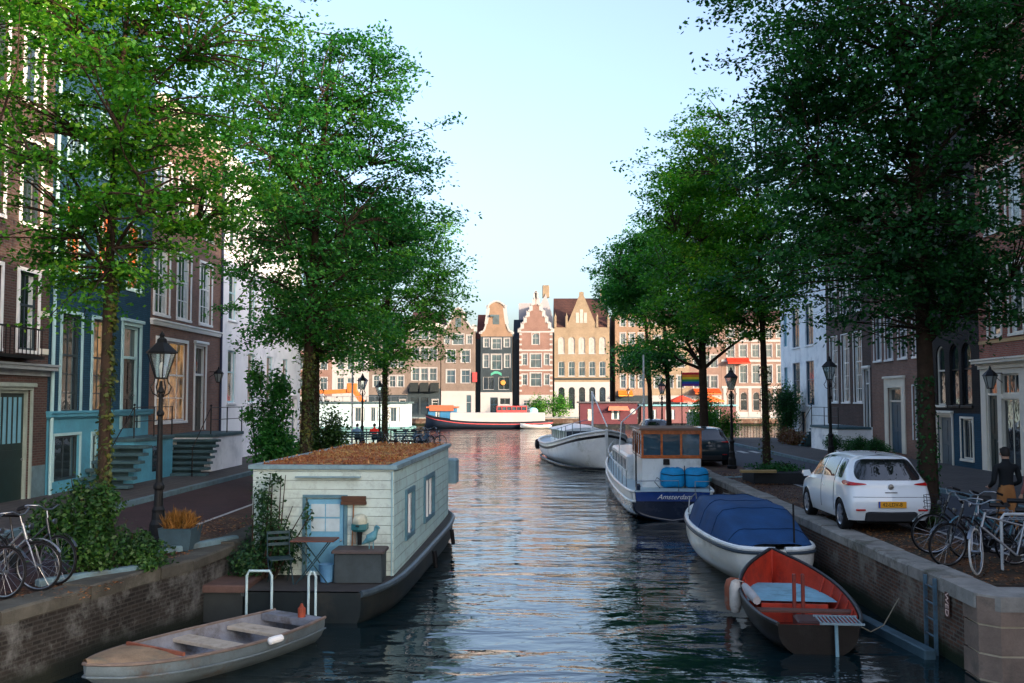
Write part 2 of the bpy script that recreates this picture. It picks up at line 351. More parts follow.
# ladder in the right wall
ld = T('quay_ladder', 'blue-grey steel ladder fixed to the right brick quay wall', 'ladder', (5.8, 14.85, 0))
l = MB()
for y in (0, .36): l.box(-.05, .0, y-.02, y+.02, -.25, QZ-.0)
l.build('stile', M('ladder_paint', (.07, .13, .17), .5, .3, 8, dirt=(.1, .06, .04)), ld)
for k in range(5):
    MB().tube([(-.028, .02, .02+k*.235), (-.028, .34, .02+k*.235)], .014, 8).build('rung', MATS['ladder_paint'], ld)
sg = T('mooring_sign', 'small pale letter plate on the brick wall beside the ladder', 'sign', (5.815, 14.5, .8))
MB().box(-.012, 0, -.07, .07, -.17, .17).build('plate', M('sign_plate', (.12, .06, .045), .6), sg)
text('lettering', 'WED', .15, M('sign_white', (.85, .6, .5), .6), sg, (-.014, 0, 0), (pi/2, pi/2, -pi/2))
# ------------------------------------------------------------------ houses
def facade(mb, W, H, holes, bands, base=-.4, th=.2):
    """front wall with real openings; holes = (x0,x1,z0,z1,arch)"""
    xs = sorted({0, W} | {h[0] for h in holes} | {h[1] for h in holes})
    zs = sorted({base, H} | {h[2] for h in holes} | {h[3] for h in holes} | {b[0] for b in bands if base < b[0] < H})
    def mat_at(z):
        for zt, mi in bands:
            if z < zt: return mi
        return bands[-1][1]
    for i in range(len(xs)-1):
        for j in range(len(zs)-1):
            cx, cz = (xs[i]+xs[i+1])/2, (zs[j]+zs[j+1])/2
            if any(h[0] < cx < h[1] and h[2] < cz < h[3] for h in holes): continue
            mb.add([(xs[i], 0, zs[j]), (xs[i+1], 0, zs[j]), (xs[i+1], 0, zs[j+1]), (xs[i], 0, zs[j+1])], [(0, 1, 2, 3)], mat_at(cz))
    for x0, x1, z0, z1, ar in holes:
        mi = mat_at((z0+z1)/2)
        for a, b_ in (((x0, z0), (x1, z0)), ((x1, z0), (x1, z1)), ((x1, z1), (x0, z1)), ((x0, z1), (x0, z0))):
            mb.add([(a[0], 0, a[1]), (b_[0], 0, b_[1]), (b_[0], th, b_[1]), (a[0], th, a[1])], [(0, 1, 2, 3)], mi)
        if ar:
            r = (x1-x0)/2; cx = (x0+x1)/2; n = 8
            for sgn in (-1, 1):
                pts = [(cx+sgn*r*cos(pi/2*k/n), z1-r*ar+r*ar*sin(pi/2*k/n)) for k in range(n+1)]
                poly = pts+[(cx+sgn*r, z1-.001)]
                for yy in (.001, th-.02):
                    mb.add([(p[0], yy, p[1]) for p in poly], [tuple(range(len(poly)))], mi)
                mb.add([(p[0], yy, p[1]) for p in pts for yy in (0, th)], [(2*k, 2*k+1, 2*k+3, 2*k+2) for k in range(n)], mi)
def window(root, x0, x1, z0, z1, fm, pane=None, cols=2, rows=(1, 1), arch=0, sill=None, surround=0, sm=None, fw=.06, curt=None, shutters=None, name='window', dy=0.):
    f = MB(); y0, y1 = .07+dy, .13+dy
    f.box(x0, x0+fw, y0, y1, z0, z1); f.box(x1-fw, x1, y0, y1, z0, z1)
    f.box(x0+fw, x1-fw, y0, y1, z0, z0+fw); f.box(x0+fw, x1-fw, y0, y1, z1-fw, z1)
    H = z1-z0; nb = len(rows)
    zz = z0
    for i, r in enumerate(rows):       # sashes from the bottom up, each with r rows of panes
        zt = z0+H*(i+1)/nb if nb != 2 else (z0+H*.58 if i == 0 else z1)
        if i < nb-1: f.box(x0+fw, x1-fw, y0+.005, y1-.005, zt-.03, zt+.03)
        for k in range(1, r): f.box(x0+fw, x1-fw, y0+.02, y1-.015, zz+(zt-zz)*k/r-.013, zz+(zt-zz)*k/r+.013)
        for k in range(1, cols):
            cx = x0+(x1-x0)*k/cols; f.box(cx-.014, cx+.014, y0+.022, y1-.017, zz+.03, zt-.03)
        zz = zt
    if arch:
        r = (x1-x0)/2; cx = (x0+x1)/2; n = 8; pts = [(cx+(r-.03)*cos(pi*k/(2*n)), z1-r*arch+(r*arch-.03)*sin(pi*k/(2*n))) for k in range(2*n+1)]
        for a, b_ in zip(pts[:-1], pts[1:]): f.bar((a[0], y0+.02, a[1]), (b_[0], y0+.02, b_[1]), fw, .05, up=(0, 1, 0))
    if sill is not None: f.bev(x0-.08, x1+.08, -.07, y0-.002, z0-.09, z0-.003, .012, 1)
    if surround:
        s = surround
        f.box(x0-s, x0-.002, -.035, .02, z0-.003, z1+s, 1); f.box(x1+.002, x1+s, -.035, .02, z0-.003, z1+s, 1); f.box(x0-.002, x1+.002, -.035, .02, z1+.002, z1+s, 1)
    o = f.build(name, [fm, sill or sm or fm], root)
    MB().add([(x0, .112+dy, z0), (x1, .112+dy, z0), (x1, .112+dy, z1), (x0, .112+dy, z1)], [(0, 1, 2, 3)]).build('pane', pane or glass, o)
    if curt:
        c = MB(); k = (x1-x0)*.3
        for a, b_ in ((x0+fw, x0+k), (x1-k, x1-fw)):
            n = 7; pts = [(a+(b_-a)*i/n, .108+dy-.006*(i % 2)) for i in range(n+1)]
            c.add([(p[0], p[1], z) for p in pts for z in (z0+fw, z1-fw)], [(2*i, 2*i+2, 2*i+3, 2*i+1) for i in range(n)])
        c.build('curtain', curt, o)
    if shutters:
        for a, b_ in ((x0-(x1-x0)*.5-.03, x0-.03), (x1+.03, x1+(x1-x0)*.5+.03)):
            s = MB(); s.box(a, b_, -.05, -.012, z0, z1)
            s.box(a+.05, b_-.05, -.062, -.049, z0+.08, (z0+z1)/2-.05); s.box(a+.05, b_-.05, -.062, -.049, (z0+z1)/2+.05, z1-.08)
            s.build('shutter', shutters, root)
    return o
def door(root, x0, x1, z0, z1, dm, fm, transom=.5, pane=None, surround=.12, slats=0, hood=False, rec=.0):
    f = MB(); fw = .08; zt = z1-transom if transom else z1
    f.box(x0, x0+fw, .05, .16, z0, z1, 0); f.box(x1-fw, x1, .05, .16, z0, z1, 0); f.box(x0+fw, x1-fw, .05, .16, z1-fw, z1, 0)
    if transom: f.box(x0+fw, x1-fw, .05, .16, zt-.04, zt+.04, 0)
    s = surround
    if s:
        f.box(x0-s, x0-.002, -.05, .03, z0, z1+s, 0); f.box(x1+.002, x1+s, -.05, .03, z0, z1+s, 0); f.box(x0-.002, x1+.002, -.05, .03, z1+.002, z1+s, 0)
        f.bev(x0-s-.06, x1+s+.06, -.12, .03, z1+s+.003, z1+s+.1, .015, 0)
    f.build('door_frame', fm, root)
    d = MB(); a, b_ = x0+fw+.004, x1-fw-.004; t = zt-.044 if transom else z1-fw
    d.box(a, b_, .12, .17, z0, t)
    if slats:
        d.box(a+.06, b_-.06, .108, .121, z0+.15, z0+(t-z0)*.48); n = slats
    else:
        m_ = (a+b_)/2
        for (p, q) in ((a+.08, m_-.04), (m_+.04, b_-.08)):
            d.bev(p, q, .1, .121, z0+.15, z0+(t-z0)*.42, .01); d.bev(p, q, .1, .121, z0+(t-z0)*.5, t-.12, .01)
    o = d.build('door', dm, root)
    if slats:
        g = MB(); wd = (b_-a-.14)/slats
        for k in range(slats): g.box(a+.07+wd*k+wd*.2, a+.07+wd*k+wd*.8, .112, .119, z0+(t-z0)*.54, t-.1)
        g.build('glazing_strip', sky_blue, o)
    h = MB(); h.lathe([(.0, -.06), (.03, -.055), (.035, -.03), (.012, -.02), (.012, .02)], (b_-.09, .12, z0+1.05), 8, axis='y'); h.build('handle', steel, o)
    if transom: MB().add([(x0, .13, zt), (x1, .13, zt), (x1, .13, z1), (x0, .13, z1)], [(0, 1, 2, 3)]).build('transom_pane', pane or glass, root)
def cornice(root, W, z, d=.35, h=.45, mat=None, dent=True, name='cornice', x0=0):
    c = MB(); c.box(x0-.02, W+.02, -.08, .0-.003, z-h, z-h+.14); c.box(x0-.02, W+.02, -d*.55, -.003, z-h+.143, z-.16)
    c.box(x0-.05, W+.05, -d, -.003, z-.157, z-.06); c.box(x0-.07, W+.07, -d-.05, -.003, z-.057, z)
    if dent:
        k = x0+.1
        while k < W-.1: c.box(k, k+.1, -d*.9, -d*.55-.002, z-.26, z-.16); k += .35
    return c.build(name, mat or white, root)
def gable_poly(kind, W, H, top):
    h = top-H
    if kind == 'neck':
        a = W*.30
        L = [(0, H), (0, H+h*.04), (.12, H+h*.1)]
        for k in range(9): t = k/8; L.append((.15+(a-.15)*(1-cos(t*pi/2))**1.2, H+h*.1+h*.45*sin(t*pi/2)**1.0*t**.2 if t else H+h*.1))
        L += [(a, H+h*.8), (a-.12, H+h*.82), (a-.12, H+h*.86)]
        for k in range(5): t = k/4; L.append((a+(W/2-a)*t, H+h*.86+h*.14*sin(t*pi/2)))
    elif kind == 'bell':
        a = W*.24
        L = [(0, H), (0, H+h*.06)]
        for k in range(11): t = k/10; L.append((.1+(a-.1)*t**.55, H+h*.06+h*.74*t**1.6))
        L += [(a-.1, H+h*.82), (a-.1, H+h*.87)]
        for k in range(6): t = k/5; L.append((a+(W/2-a)*t, H+h*.87+h*.13*sin(t*pi/2)))
    elif kind == 'step':
        n = 5; L = [(0, H), (0, H+.6)]
        for k in range(n): x = W*.44*(k+1)/n; z = H+.6+(h-1.8)*(k+1)/n; L += [(x, L[-1][1]), (x, z)]
        L += [(W*.47, L[-1][1]+.1), (W*.5-.12, H+h-.3), (W/2, H+h)]
    elif kind == 'tri':
        L = [(0, H), (0, H+.3), (W*.5-.35, H+h-.5), (W*.5-.35, H+h)]
        L.append((W/2, H+h+.1))
    elif kind == 'shoulder':
        L = [(0, H), (0, H+.9), (.5, H+.9), (.5, H+.4), (W*.32, H+h*.55), (W*.32, H+h*.8), (W*.38, H+h*.8), (W*.4, H+h*.93), (W/2, H+h)]
    R = [(W-x, z) for x, z in reversed(L) if abs(x-W/2) > 1e-6]
    return L+R
def house(name, label, loc, rz, W, D, H, mats, bands=None, wins=(), doors=(), roof='flat', top=None, roofm=None, corn=True, cm=None, group=None, trim=True, roof_h=None, chim=()):
    root = T(name, label, 'building', loc, rz, group)
    bands = bands or [(99, 0)]
    holes = [(w_['x'][0], w_['x'][1], w_['z'][0], w_['z'][1], w_.get('arch', 0)) for w_ in wins]+[(d_['x'][0], d_['x'][1], d_['z'][0], d_['z'][1], 0) for d_ in doors]
    holes = [h for h in holes if h[3] < H+.001]
    mb = MB(); facade(mb, W, H, holes, bands)
    n0 = len(mats)-1
    sidem = 0 if len(bands) == 1 else bands[-1][1]
    g = .012
    mb.add([(g, 0, -.4), (g, D, -.4), (g, D, H), (g, 0, H)], [(0, 1, 2, 3)], sidem)
    mb.add([(W-g, 0, -.4), (W-g, D, -.4), (W-g, D, H), (W-g, 0, H)], [(0, 1, 2, 3)], sidem)
    mb.add([(g, D, -.4), (W-g, D, -.4), (W-g, D, H), (g, D, H)], [(0, 1, 2, 3)], sidem)
    mb.add([(g, .22, -.35), (W-g, .22, -.35), (W-g, .22, H), (g, .22, H)], [(0, 1, 2, 3)], sidem)
    mb.add([(0, 0, H), (W, 0, H), (W, D, H), (0, D, H)], [(0, 1, 2, 3)], sidem) if roof == 'flat' else None
    if roof in ('neck', 'bell', 'step', 'tri', 'shoulder'):
        P = gable_poly(roof, W, H, top); mb.prism(P, 0.001, .35, sidem)
    mb.build('wall', mats, root)
    if roof in ('neck', 'bell', 'step', 'tri', 'shoulder') and trim:
        t = MB()
        for (a, b_) in zip(P[:-1], P[1:]):
            if (Vector(a)-Vector(b_)).length > .05: t.bar((a[0], .13, a[1]+.03), (b_[0], .13, b_[1]+.03), .52, .26, up=(0, 0, 1))
        t.build('gable_coping', cm or white, root)
    rm = roofm or MATS['roof_tile']
    if roof in ('neck', 'bell', 'step', 'tri', 'shoulder'):
        rh = roof_h or (top-H)*.86
        MB().add([(.0, .36, H-.02), (W/2, .36, H+rh), (W, .36, H-.02), (0, D, H-.02), (W/2, D, H+rh), (W, D, H-.02)], [(0, 1, 4, 3), (1, 2, 5, 4), (3, 4, 5), (0, 2, 1)]).build('roof', rm, root)
    elif roof == 'side':
        rh = roof_h or 2.6
        MB().add([(0, .02, H), (W, .02, H), (W, D*.5, H+rh), (0, D*.5, H+rh), (0, D, H), (W, D, H)], [(0, 1, 2, 3), (3, 2, 5, 4), (0, 3, 4), (1, 5, 2)]).build('roof', rm, root)
    if corn and roof in ('flat', 'side'): cornice(root, W, H+.12, mat=cm)
    for w_ in wins:
        w_ = dict(w_); x, z = w_.pop('x'), w_.pop('z'); w_.setdefault('fm', white); window(root, x[0], x[1], z[0], z[1], **w_)
    for d_ in doors:
        d_ = dict(d_); x, z = d_.pop('x'), d_.pop('z'); door(root, x[0], x[1], z[0], z[1], **d_)
    for (cx, cy, cw, ch) in chim:
        c = MB(); z0 = H+.2; c.bev(cx-cw/2, cx+cw/2, cy-.4, cy+.4, z0, ch, .02); c.bev(cx-cw/2-.08, cx+cw/2+.08, cy-.48, cy+.48, ch+.002, ch+.18, .03)
        for k in (-.2, .2): c.lathe([(.1, ch+.18), (.12, ch+.2), (.1, ch+.6)], (cx+k*cw, cy, 0), 8)
        c.build('chimney', mats[sidem], root)
    return root
BR('roof_tile', (.11, .05, .04), (.08, .04, .035), (.03, .02, .02), .25, .3, .02)
slate = BR('roof_slate', (.05, .07, .09), (.04, .055, .075), (.02, .025, .03), .25, .25, .015)
redroof = BR('roof_red', (.2, .07, .05), (.15, .05, .04), (.05, .02, .02), .25, .3, .02)
darkbrick = BR('dark_brick', (.13, .07, .06), (.085, .05, .045), (.13, .12, .11))
blackbrick = BR('black_brick', (.03, .025, .025), (.022, .02, .02), (.04, .038, .036), bmp=.4)
redbrick = BR('red_brick', (.42, .13, .08), (.32, .09, .06), (.3, .24, .2))
brownbrick = BR('brown_brick', (.36, .19, .14), (.27, .14, .11), (.26, .22, .19))
bluebrick = BR('blue_painted_brick', (.028, .095, .16), (.022, .08, .135), (.016, .05, .085), bmp=.7, ms=.008)
teal = M('teal_plaster', (.085, .31, .43), .6, .2, 1.2, dirt=(.07, .18, .24))
whitew = M('white_render', (.82, .83, .85), .7, .08, .8, dirt=(.58, .6, .63))
whiteb = M('cool_white_render', (.86, .88, .89), .7, .1, .8, dirt=(.5, .55, .6))
tealfr = M('pale_teal_frame', (.35, .55, .58), .5, .1, 2)
darkdoor = M('dark_green_door', (.012, .03, .03), .35, .3, 4)
bluedoor = M('blue_door', (.02, .07, .12), .35, .3, 4)
def W_(a, b_, z0, z1, off, flip=None, **k):
    """opening given by its span along the street and absolute height"""
    x = (a-off, b_-off) if flip is None else (flip-b_, flip-a)
    return dict(x=x, z=(z0-QZ, z1-QZ), **k)
def wall_lantern(h, x, z, out=.38, s=.75):
    r = MB(); r.bar((x, -.01, z+.55*s), (x, -out, z+.55*s), .03); r.bar((x, -.01, z+.2), (x, -out+.05, z+.54*s), .02); b_ = r.build('lantern_bracket', black, h); n = 6
    f = MB()
    for k in range(n): t = 2*pi*k/n; f.bar((x+.11*s*cos(t), -out+.11*s*sin(t), z), (x+.24*s*cos(t), -out+.24*s*sin(t), z+.46*s), .02)
    for q, zz in ((.11, 0), (.24, .46)): f.tube([(x+q*s*cos(2*pi*k/n), -out+q*s*sin(2*pi*k/n), z+zz*s) for k in range(n)], .016, 5, closed=True)
    f.lathe([(.28*s, .46*s), (.16*s, .6*s), (.06*s, .68*s), (.03*s, .8*s), (0, .84*s)], (x, -out, z), 6); f.build('wall_lantern', black, h)
    g = MB(); g.loft([[(x+q*s*cos(2*pi*k/n), -out+q*s*sin(2*pi*k/n), z+zz*s) for k in range(n)] for q, zz in ((.1, .01), (.23, .45))], caps=False); g.build('lantern_glass', M('pale_lantern_glass', (.35, .38, .36), .1, .2, 5), h)
# ---- left row (fronts at x = -13, houses run away from the camera)
LX = -13.
def LH(y0, y1, **k): return dict(loc=(LX, y0, QZ), rz=pi/2, W=y1-y0-.02, D=11)
o = 17.6
sw = dict(fm=cream, cols=2, rows=(2, 2), sill=cream, surround=.1)
WN = []
for z0, z1 in ((4.97, 6.95), (8.2, 10.3), (11.3, 13.1)):
    for a in (18.5, 20.6, 22.7, 24.5): WN.append(W_(a, a+.95, z0, z1, o, fm=darksash, cols=2, rows=(1, 1), sill=white, surround=.1, curt=curtain if (a+z0) % 2 > 1 else None))
h = house('canal_house', 'dark brick canal house with pale stone bands at the far left edge', wins=WN,
    doors=[W_(23.7, 25.2, 1.15, 3.95, o, dm=darkdoor, fm=M('olive_frame', (.3, .36, .32), .5), transom=0, slats=5, surround=.08), W_(19.6, 21.4, 1.15, 3.9, o, dm=darkdoor, fm=cream, transom=.5, surround=.1)],
    mats=[darkbrick, bluestone], bands=[(.9, 1), (99, 0)], H=13.2, roof='side', roof_h=2.8, cm=cream, **LH(17.6, 26.1))
cornice(h, 8.45, 4.62-QZ, .28, .3, M('grey_cornice', (.28, .32, .34), .6), False, 'string_course')
for z in (4.97, 5.95, 7.1, 8.2, 9.3, 10.6): MB().box(7.85, 8.44, -.03, -.004, z-QZ-.07, z-QZ+.07).build('stone_band', cream, h)
bal = MB()      # small balcony with iron railing above the green door
bal.box(4.7, 7.3, -.5, -.01, 3.62, 3.7); 
for k in range(14): bal.tube([(4.75+k*.19, -.46, 3.7), (4.75+k*.19, -.46, 4.35)], .012, 5)
bal.bar((4.7, -.46, 4.36), (7.3, -.46, 4.36), .04); bal.build('balcony', black, h)
o = 26.1; orn = M('reflective_amber_curtain', (.6, .18, .04), .2, .4, 3)
WN = [W_(26.8, 27.95, 3.37, 6.08, o, fm=darksash, cols=2, rows=(3, 1), sill=tealfr, surround=.1),
      W_(28.7, 29.8, 3.37, 6.08, o, fm=darksash, cols=2, rows=(3, 1), sill=tealfr, surround=.1, pane=warmrefl_low),
      W_(26.5, 28.0, 1.5, 2.72, o, fm=darksash, sm=tealfr, cols=2, rows=(1,), surround=.08), W_(28.8, 29.3, 1.5, 2.7, o, fm=tealfr, cols=1, rows=(1,), surround=.08)]
for z0, z1 in ((7.25, 9.3), (10.4, 12.2)):
    for a in (26.9, 28.9, 31.0): WN.append(W_(a, a+1.05, z0, z1, o, fm=tealfr, cols=2, rows=(1, 1), sill=tealfr, surround=.06, pane=warmrefl if z0 < 8 else glassb))
h = house('canal_house', 'slate blue brick canal house with teal base and tall dark windows', wins=WN, doors=[W_(30.8, 32.1, 2.8, 6.05, o, dm=M('black_door', (.01, .015, .018), .25), fm=tealfr, transom=1.0, surround=.12)],
    mats=[bluebrick, teal], bands=[(2.2-.1, 1), (99, 0)], H=13.4, roof='neck', top=16.4, cm=tealfr, **LH(26.1, 33))
cornice(h, 6.9, 2.3, .14, .2, teal, False, 'base_moulding')
MB().tube([(.1, -.08, 0), (.1, -.08, 13.2)], .05, 8).build('downpipe', tealfr, h)
def stoop(h, x0, x1, ztop, depth, sx, n, boxm, stepm, wins=True, rail=True, out=.0):
    """platform box in front of the door and a flight going down towards -x"""
    b = MB(); b.box(x0, x1, -depth, -.003, -.3, ztop-.12); b.build('stoop_base', boxm, h)
    b = MB(); b.bev(x0-.04, x1+.04, -depth-.05, -.003, ztop-.118, ztop, .02); b.build('stoop_platform', stepm, h)
    st = MB(); run = (x0-sx)/n
    for k in range(n-1):
        z = ztop*(n-1-k)/n; xa = x0-.045-run*(k+1)
        st.bev(xa, xa+run+.05, -depth-out-.03*k, -.004, z-.085, z, .012); st.box(xa+run-.02, xa+run+.01, -depth-out*.5, -.3, z-.3, z-.09)
    st.build('steps', stepm, h)
    if rail:
        r = MB()
        for x in (x0+.02, (x0+x1)/2, x1-.02): r.tube([(x, -depth+.03, ztop), (x, -depth+.03, ztop+.95)], .022, 6); 
        for z in (.5, .93): r.tube([(x0, -depth+.03, ztop+z), (x1, -depth+.03, ztop+z)], .014, 6)
        r.tube([(x0, -depth+.03, ztop+.93), (sx+.2, -depth-.1, 1.0)], .016, 6); r.tube([(sx+.2, -depth-.1, 0), (sx+.2, -depth-.1, 1.05)], .022, 6)
        r.lathe([(0, -.05), (.05, 0), (0, .05)], (x0+.02, -depth+.03, ztop+1.0), 8)
        r.build('railing', black, h)
stepm = M('step_stone', (.05, .1, .115), .7, .3, 3)
stoop(h, 3.7, 6.85, 1.45, .85, 1.3, 7, teal, stepm, out=.55)
b = MB(); b.box(5.1, 5.75, -.87, -.853, .35, 1.15); b.build('basement_window', glass, h)
o = 33.0
WN = []
for z0, z1 in ((6.66, 9.0), (10.0, 12.0)):
    for a in (33.25, 35.4, 37.8): WN.append(W_(a, a+1.35, z0, z1, o, fm=white, cols=2, rows=(2, 1), sill=white, surround=.09, pane=glassb, curt=curtain))
WN += [W_(33.6, 36.5, 2.95, 5.77, o, fm=white, cols=4, rows=(2, 1), sill=white, surround=.12, pane=warmrefl_low), W_(35.0, 36.0, 1.5, 2.3, o, fm=white, cols=1, rows=(1,), surround=.06)]
h = house('canal_house', 'pink-brown brick canal house with wide white ground floor window and stepped entrance', wins=WN, doors=[W_(37.35, 38.55, 2.55, 5.77, o, dm=darkdoor, fm=white, transom=1.1, surround=.08)],
    mats=[brownbrick, teal], bands=[(1.25, 1), (99, 0)], H=12.9, roof='side', roof_h=2.6, cm=cream, roofm=redroof, chim=[(6.6, 4, .9, 15.8)], **LH(33, 40.4))
cornice(h, 7.3, 6.45-QZ, .1, .2, white, False, 'string_course')
MB().tube([(7.25, -.08, 0), (7.25, -.08, 12.5)], .05, 8).build('downpipe', M('navy_pipe', (.02, .03, .07), .4), h)
stoop(h, 1.9, 5.6, 1.4, 1.5, -.5, 8, whitew, stepm, out=.35)
wall_lantern(h, 6.05, 3.3)
o = 40.4
WN = []
for z0, z1 in ((3.6, 5.8), (7.1, 9.1), (10.2, 11.9)):
    for a in (41.4, 44.3, 47.4, 50.4): WN.append(W_(a, a+1.1, z0, z1, o, fm=tealfr, cols=1, rows=(1, 1), sill=whitew, pane=glassb, curt=curtain))
h = house('canal_house', 'white rendered canal house on the left partly hidden by the leafy climber', wins=WN, doors=[W_(52.2, 53.3, 1.15, 3.8, o, dm=bluedoor, fm=white, transom=.6, surround=.1)],
    mats=[whitew], H=12.6, roof='side', roof_h=2.4, cm=white, **LH(40.4, 54.2))
# ---- right row (fronts at x = 16)
RX = 16.
def RH(y0, y1): return dict(loc=(RX, y1, QZ), rz=-pi/2, W=y1-y0-.02, D=11)
f = 66.
WN = []
for z0, z1 in ((3.4, 6.0), (6.95, 9.4), (10.2, 12.2)):
    for a in (61.3, 58.2): WN.append(W_(a, a+1.7, z0, z1, 0, f, fm=bluedoor, cols=2, rows=(1, 1), sill=whiteb, pane=glassb))
    WN.append(W_(64.3, 65.2, z0+.2, z1-.2, 0, f, fm=sky_blue, cols=1, rows=(1,), pane=M('teal_blind', (.2, .4, .45), .3)))
WN.append(W_(60.2, 61.2, 1.2, 3.0, 0, f, fm=bluedoor, cols=1, rows=(1,)))
house('canal_house', 'white rendered house with blue-grey windows at the river end of the right row', wins=WN, mats=[whiteb], H=11.9, roof='side', roof_h=2.4, cm=white, roofm=slate, **RH(55.6, 66))
f = 55.6
WN = []
for a in (53.6, 51.6, 49.6): 
    WN.append(W_(a, a+1.25, 3.6, 7.1, 0, f, fm=white, cols=2, rows=(3, 2), sill=white, surround=.05, curt=curtain)); WN.append(W_(a, a+1.25, 8.2, 10.6, 0, f, fm=white, cols=2, rows=(2, 2), sill=white, surround=.05))
h = house('canal_house', 'brown brick house with very tall white sash windows beside the white rendered house', wins=WN, doors=[W_(48.5, 49.3, 2.4, 5.2, 0, f, dm=darkdoor, fm=white, transom=.7, surround=.06)],
    mats=[darkbrick, whiteb], bands=[(1.3, 1), (99, 0)], H=12.6, roof='side', roof_h=2.6, **RH(48.2, 55.6))
stoop(h, 2.5, 7.2, 1.3, 1.6, .2, 7, whiteb, stepm)
f = 48.2
WN = []
for z0, z1 in ((5.55, 7.6), (8.7, 10.8)):
    for a in (41.9, 43.6, 45.3, 46.8): WN.append(W_(a, a+.95, z0, z1, 0, f, fm=white, cols=2, rows=(1, 1), sill=white, surround=.06, pane=glassb))
WN += [W_(42.0, 43.0, 2.0, 4.3, 0, f, fm=white, cols=2, rows=(2, 1), surround=.06)]
h = house('canal_house', 'plum brick house with a tall blue door in a broad white surround', wins=WN, doors=[W_(44.3, 46.0, 1.35, 4.25, 0, f, dm=bluedoor, fm=cream, transom=.6, surround=.42)],
    mats=[brownbrick], H=12.2, roof='side', roof_h=2.6, cm=white, **RH(41.2, 48.2))
f = 41.2
WN = []
for a in (39.6, 38.3, 37.2): WN.append(W_(a, a+.85, 3.5, 5.85, 0, f, fm=cream if a > 39 else black, cols=1, rows=(1, 1), arch=1, sill=cream if a > 39 else black)); WN.append(W_(a, a+.85, 7.2, 9.4, 0, f, fm=cream if a > 39 else black, cols=1, rows=(1, 1), arch=1)); WN.append(W_(a, a+.85, 10.6, 12.4, 0, f, fm=black, cols=1, rows=(1, 1), arch=1))
WN += [W_(37.2, 38.2, 1.5, 3.0, 0, f, fm=cream, cols=2, rows=(1,), sill=cream, surround=.08)]
h = house('canal_house', 'narrow black brick house with round-arched windows and blue ground floor', wins=WN, doors=[W_(39.0, 40.4, 1.15, 3.1, 0, f, dm=M('grey_door', (.1, .13, .15), .4), fm=cream, transom=.0, surround=.08)],
    mats=[blackbrick, bluebrick], bands=[(2.1, 1), (99, 0)], H=13.2, roof='neck', top=15.8, cm=blackbrick, **RH(36.5, 41.2))
f = 36.5
WN = []
for z0, z1 in ((5.95, 8.3), (9.6, 11.8), (13., 14.8)):
    for a in (34.75, 33.15, 31.4, 29.4): WN.append(W_(a, a+.95, z0, z1, 0, f, fm=cream, cols=1, rows=(1, 1), sill=cream, surround=.1, curt=curtain if a > 33 else None))
WN += [W_(33.6, 34.9, 3.9, 4.6, 0, f, fm=cream, cols=3, rows=(1,)), W_(29.0, 33.0, 1.5, 4.6, 0, f, fm=cream, cols=3, rows=(1, 1)), W_(33.6, 34.9, 1.3, 3.75, 0, f, fm=cream, cols=2, rows=(1,))]
h = house('canal_house', 'red brick house with cream shop front and stone bands at the right edge', wins=WN, doors=[W_(35.2, 36.1, 1.2, 4.6, 0, f, dm=darkdoor, fm=cream, transom=.7, surround=0)],
    mats=[redbrick, cream], bands=[(5.0-QZ, 1), (99, 0)], H=15.6, roof='side', roof_h=2.6, cm=cream, **RH(28.4, 36.5))
cornice(h, 8.05, 5.15-QZ, .3, .35, cream, False, 'shop_cornice')
for z in (5.75, 8.55, 9.3, 12.1): MB().box(0.02, 8.04, -.03, -.004, z-QZ-.06, z-QZ+.06).build('stone_band', M('ochre_stone', (.45, .3, .14), .7), h)
wall_lantern(h, 1.75, 3.0, .42, .95)
for k, (ya, yb, mt, hh, lb) in enumerate(((20, 28.4, darkbrick, 14.5, 'unseen dark brick house before the red brick shop, added to shade the canal'), (9, 20, redbrick, 15.5, 'unseen tall red brick house on the right, added to shade the canal'), (-8, 9, brownbrick, 13, 'unseen wide brown brick house behind the viewpoint, added to shade the canal')  )):  # unseen houses carrying the row on, added to keep the canal in shade
    WN = []
    for z0, z1 in ((2.6, 4.6), (5.9, 8.1), (9.4, 11.4)):
        n = int((yb-ya)//2.7)
        for i in range(n): a = ya+.8+i*(yb-ya-.8)/n; WN.append(W_(a, a+1.1, z0, z1, 0, yb, fm=white, cols=2, rows=(1, 1), sill=white))
    house('canal_house', lb, wins=WN, mats=[mt], H=hh, roof='side', roof_h=2.6, cm=white, **RH(ya, yb))  # unseen houses, added to shade the canal
# ------------------------------------------------------------------ far row across the river (fronts at y = 155)
FY = 155.
sand = BR('sandy_brick', (.33, .26, .175), (.3, .23, .155), (.27, .22, .17), bmp=.2)
beige = BR('beige_brick', (.22, .175, .15), (.19, .15, .13), (.2, .17, .15), bmp=.2)
slateb = BR('petrol_brick', (.035, .06, .075), (.03, .05, .065), (.05, .06, .07), bmp=.2)
orangeb = BR('orange_brick', (.32, .21, .14), (.29, .18, .12), (.27, .21, .16), bmp=.2)
banded = BR('banded_red_brick', (.26, .14, .115), (.23, .12, .1), (.28, .22, .19), bmp=.2)
pinkb = BR('pink_brick', (.27, .18, .15), (.24, .16, .13), (.28, .21, .18), bmp=.2)
fwhite = M('far_white_plaster', (.33, .33, .335), .7, .08, .5)
greyw = M('grey_gable_plaster', (.3, .29, .31), .75, .1, .3)
def FH(x0, x1): return dict(loc=(x0, FY, QZ), rz=0, W=x1-x0-.02, D=13)
def grid(W, n, ww, levels, m=.5, **k):
    L = []
    for z0, z1 in levels:
        for i in range(n):
            c = m+(W-2*m)*(i+.5)/n; L.append(dict(x=(c-ww/2, c+ww/2), z=(z0, z1), **k))
    return L
gr = 'houses in the sunlit row across the river'
fk = dict(fm=fwhite, pane=glassb, cols=2, rows=(1, 1), surround=.12, fw=.1)
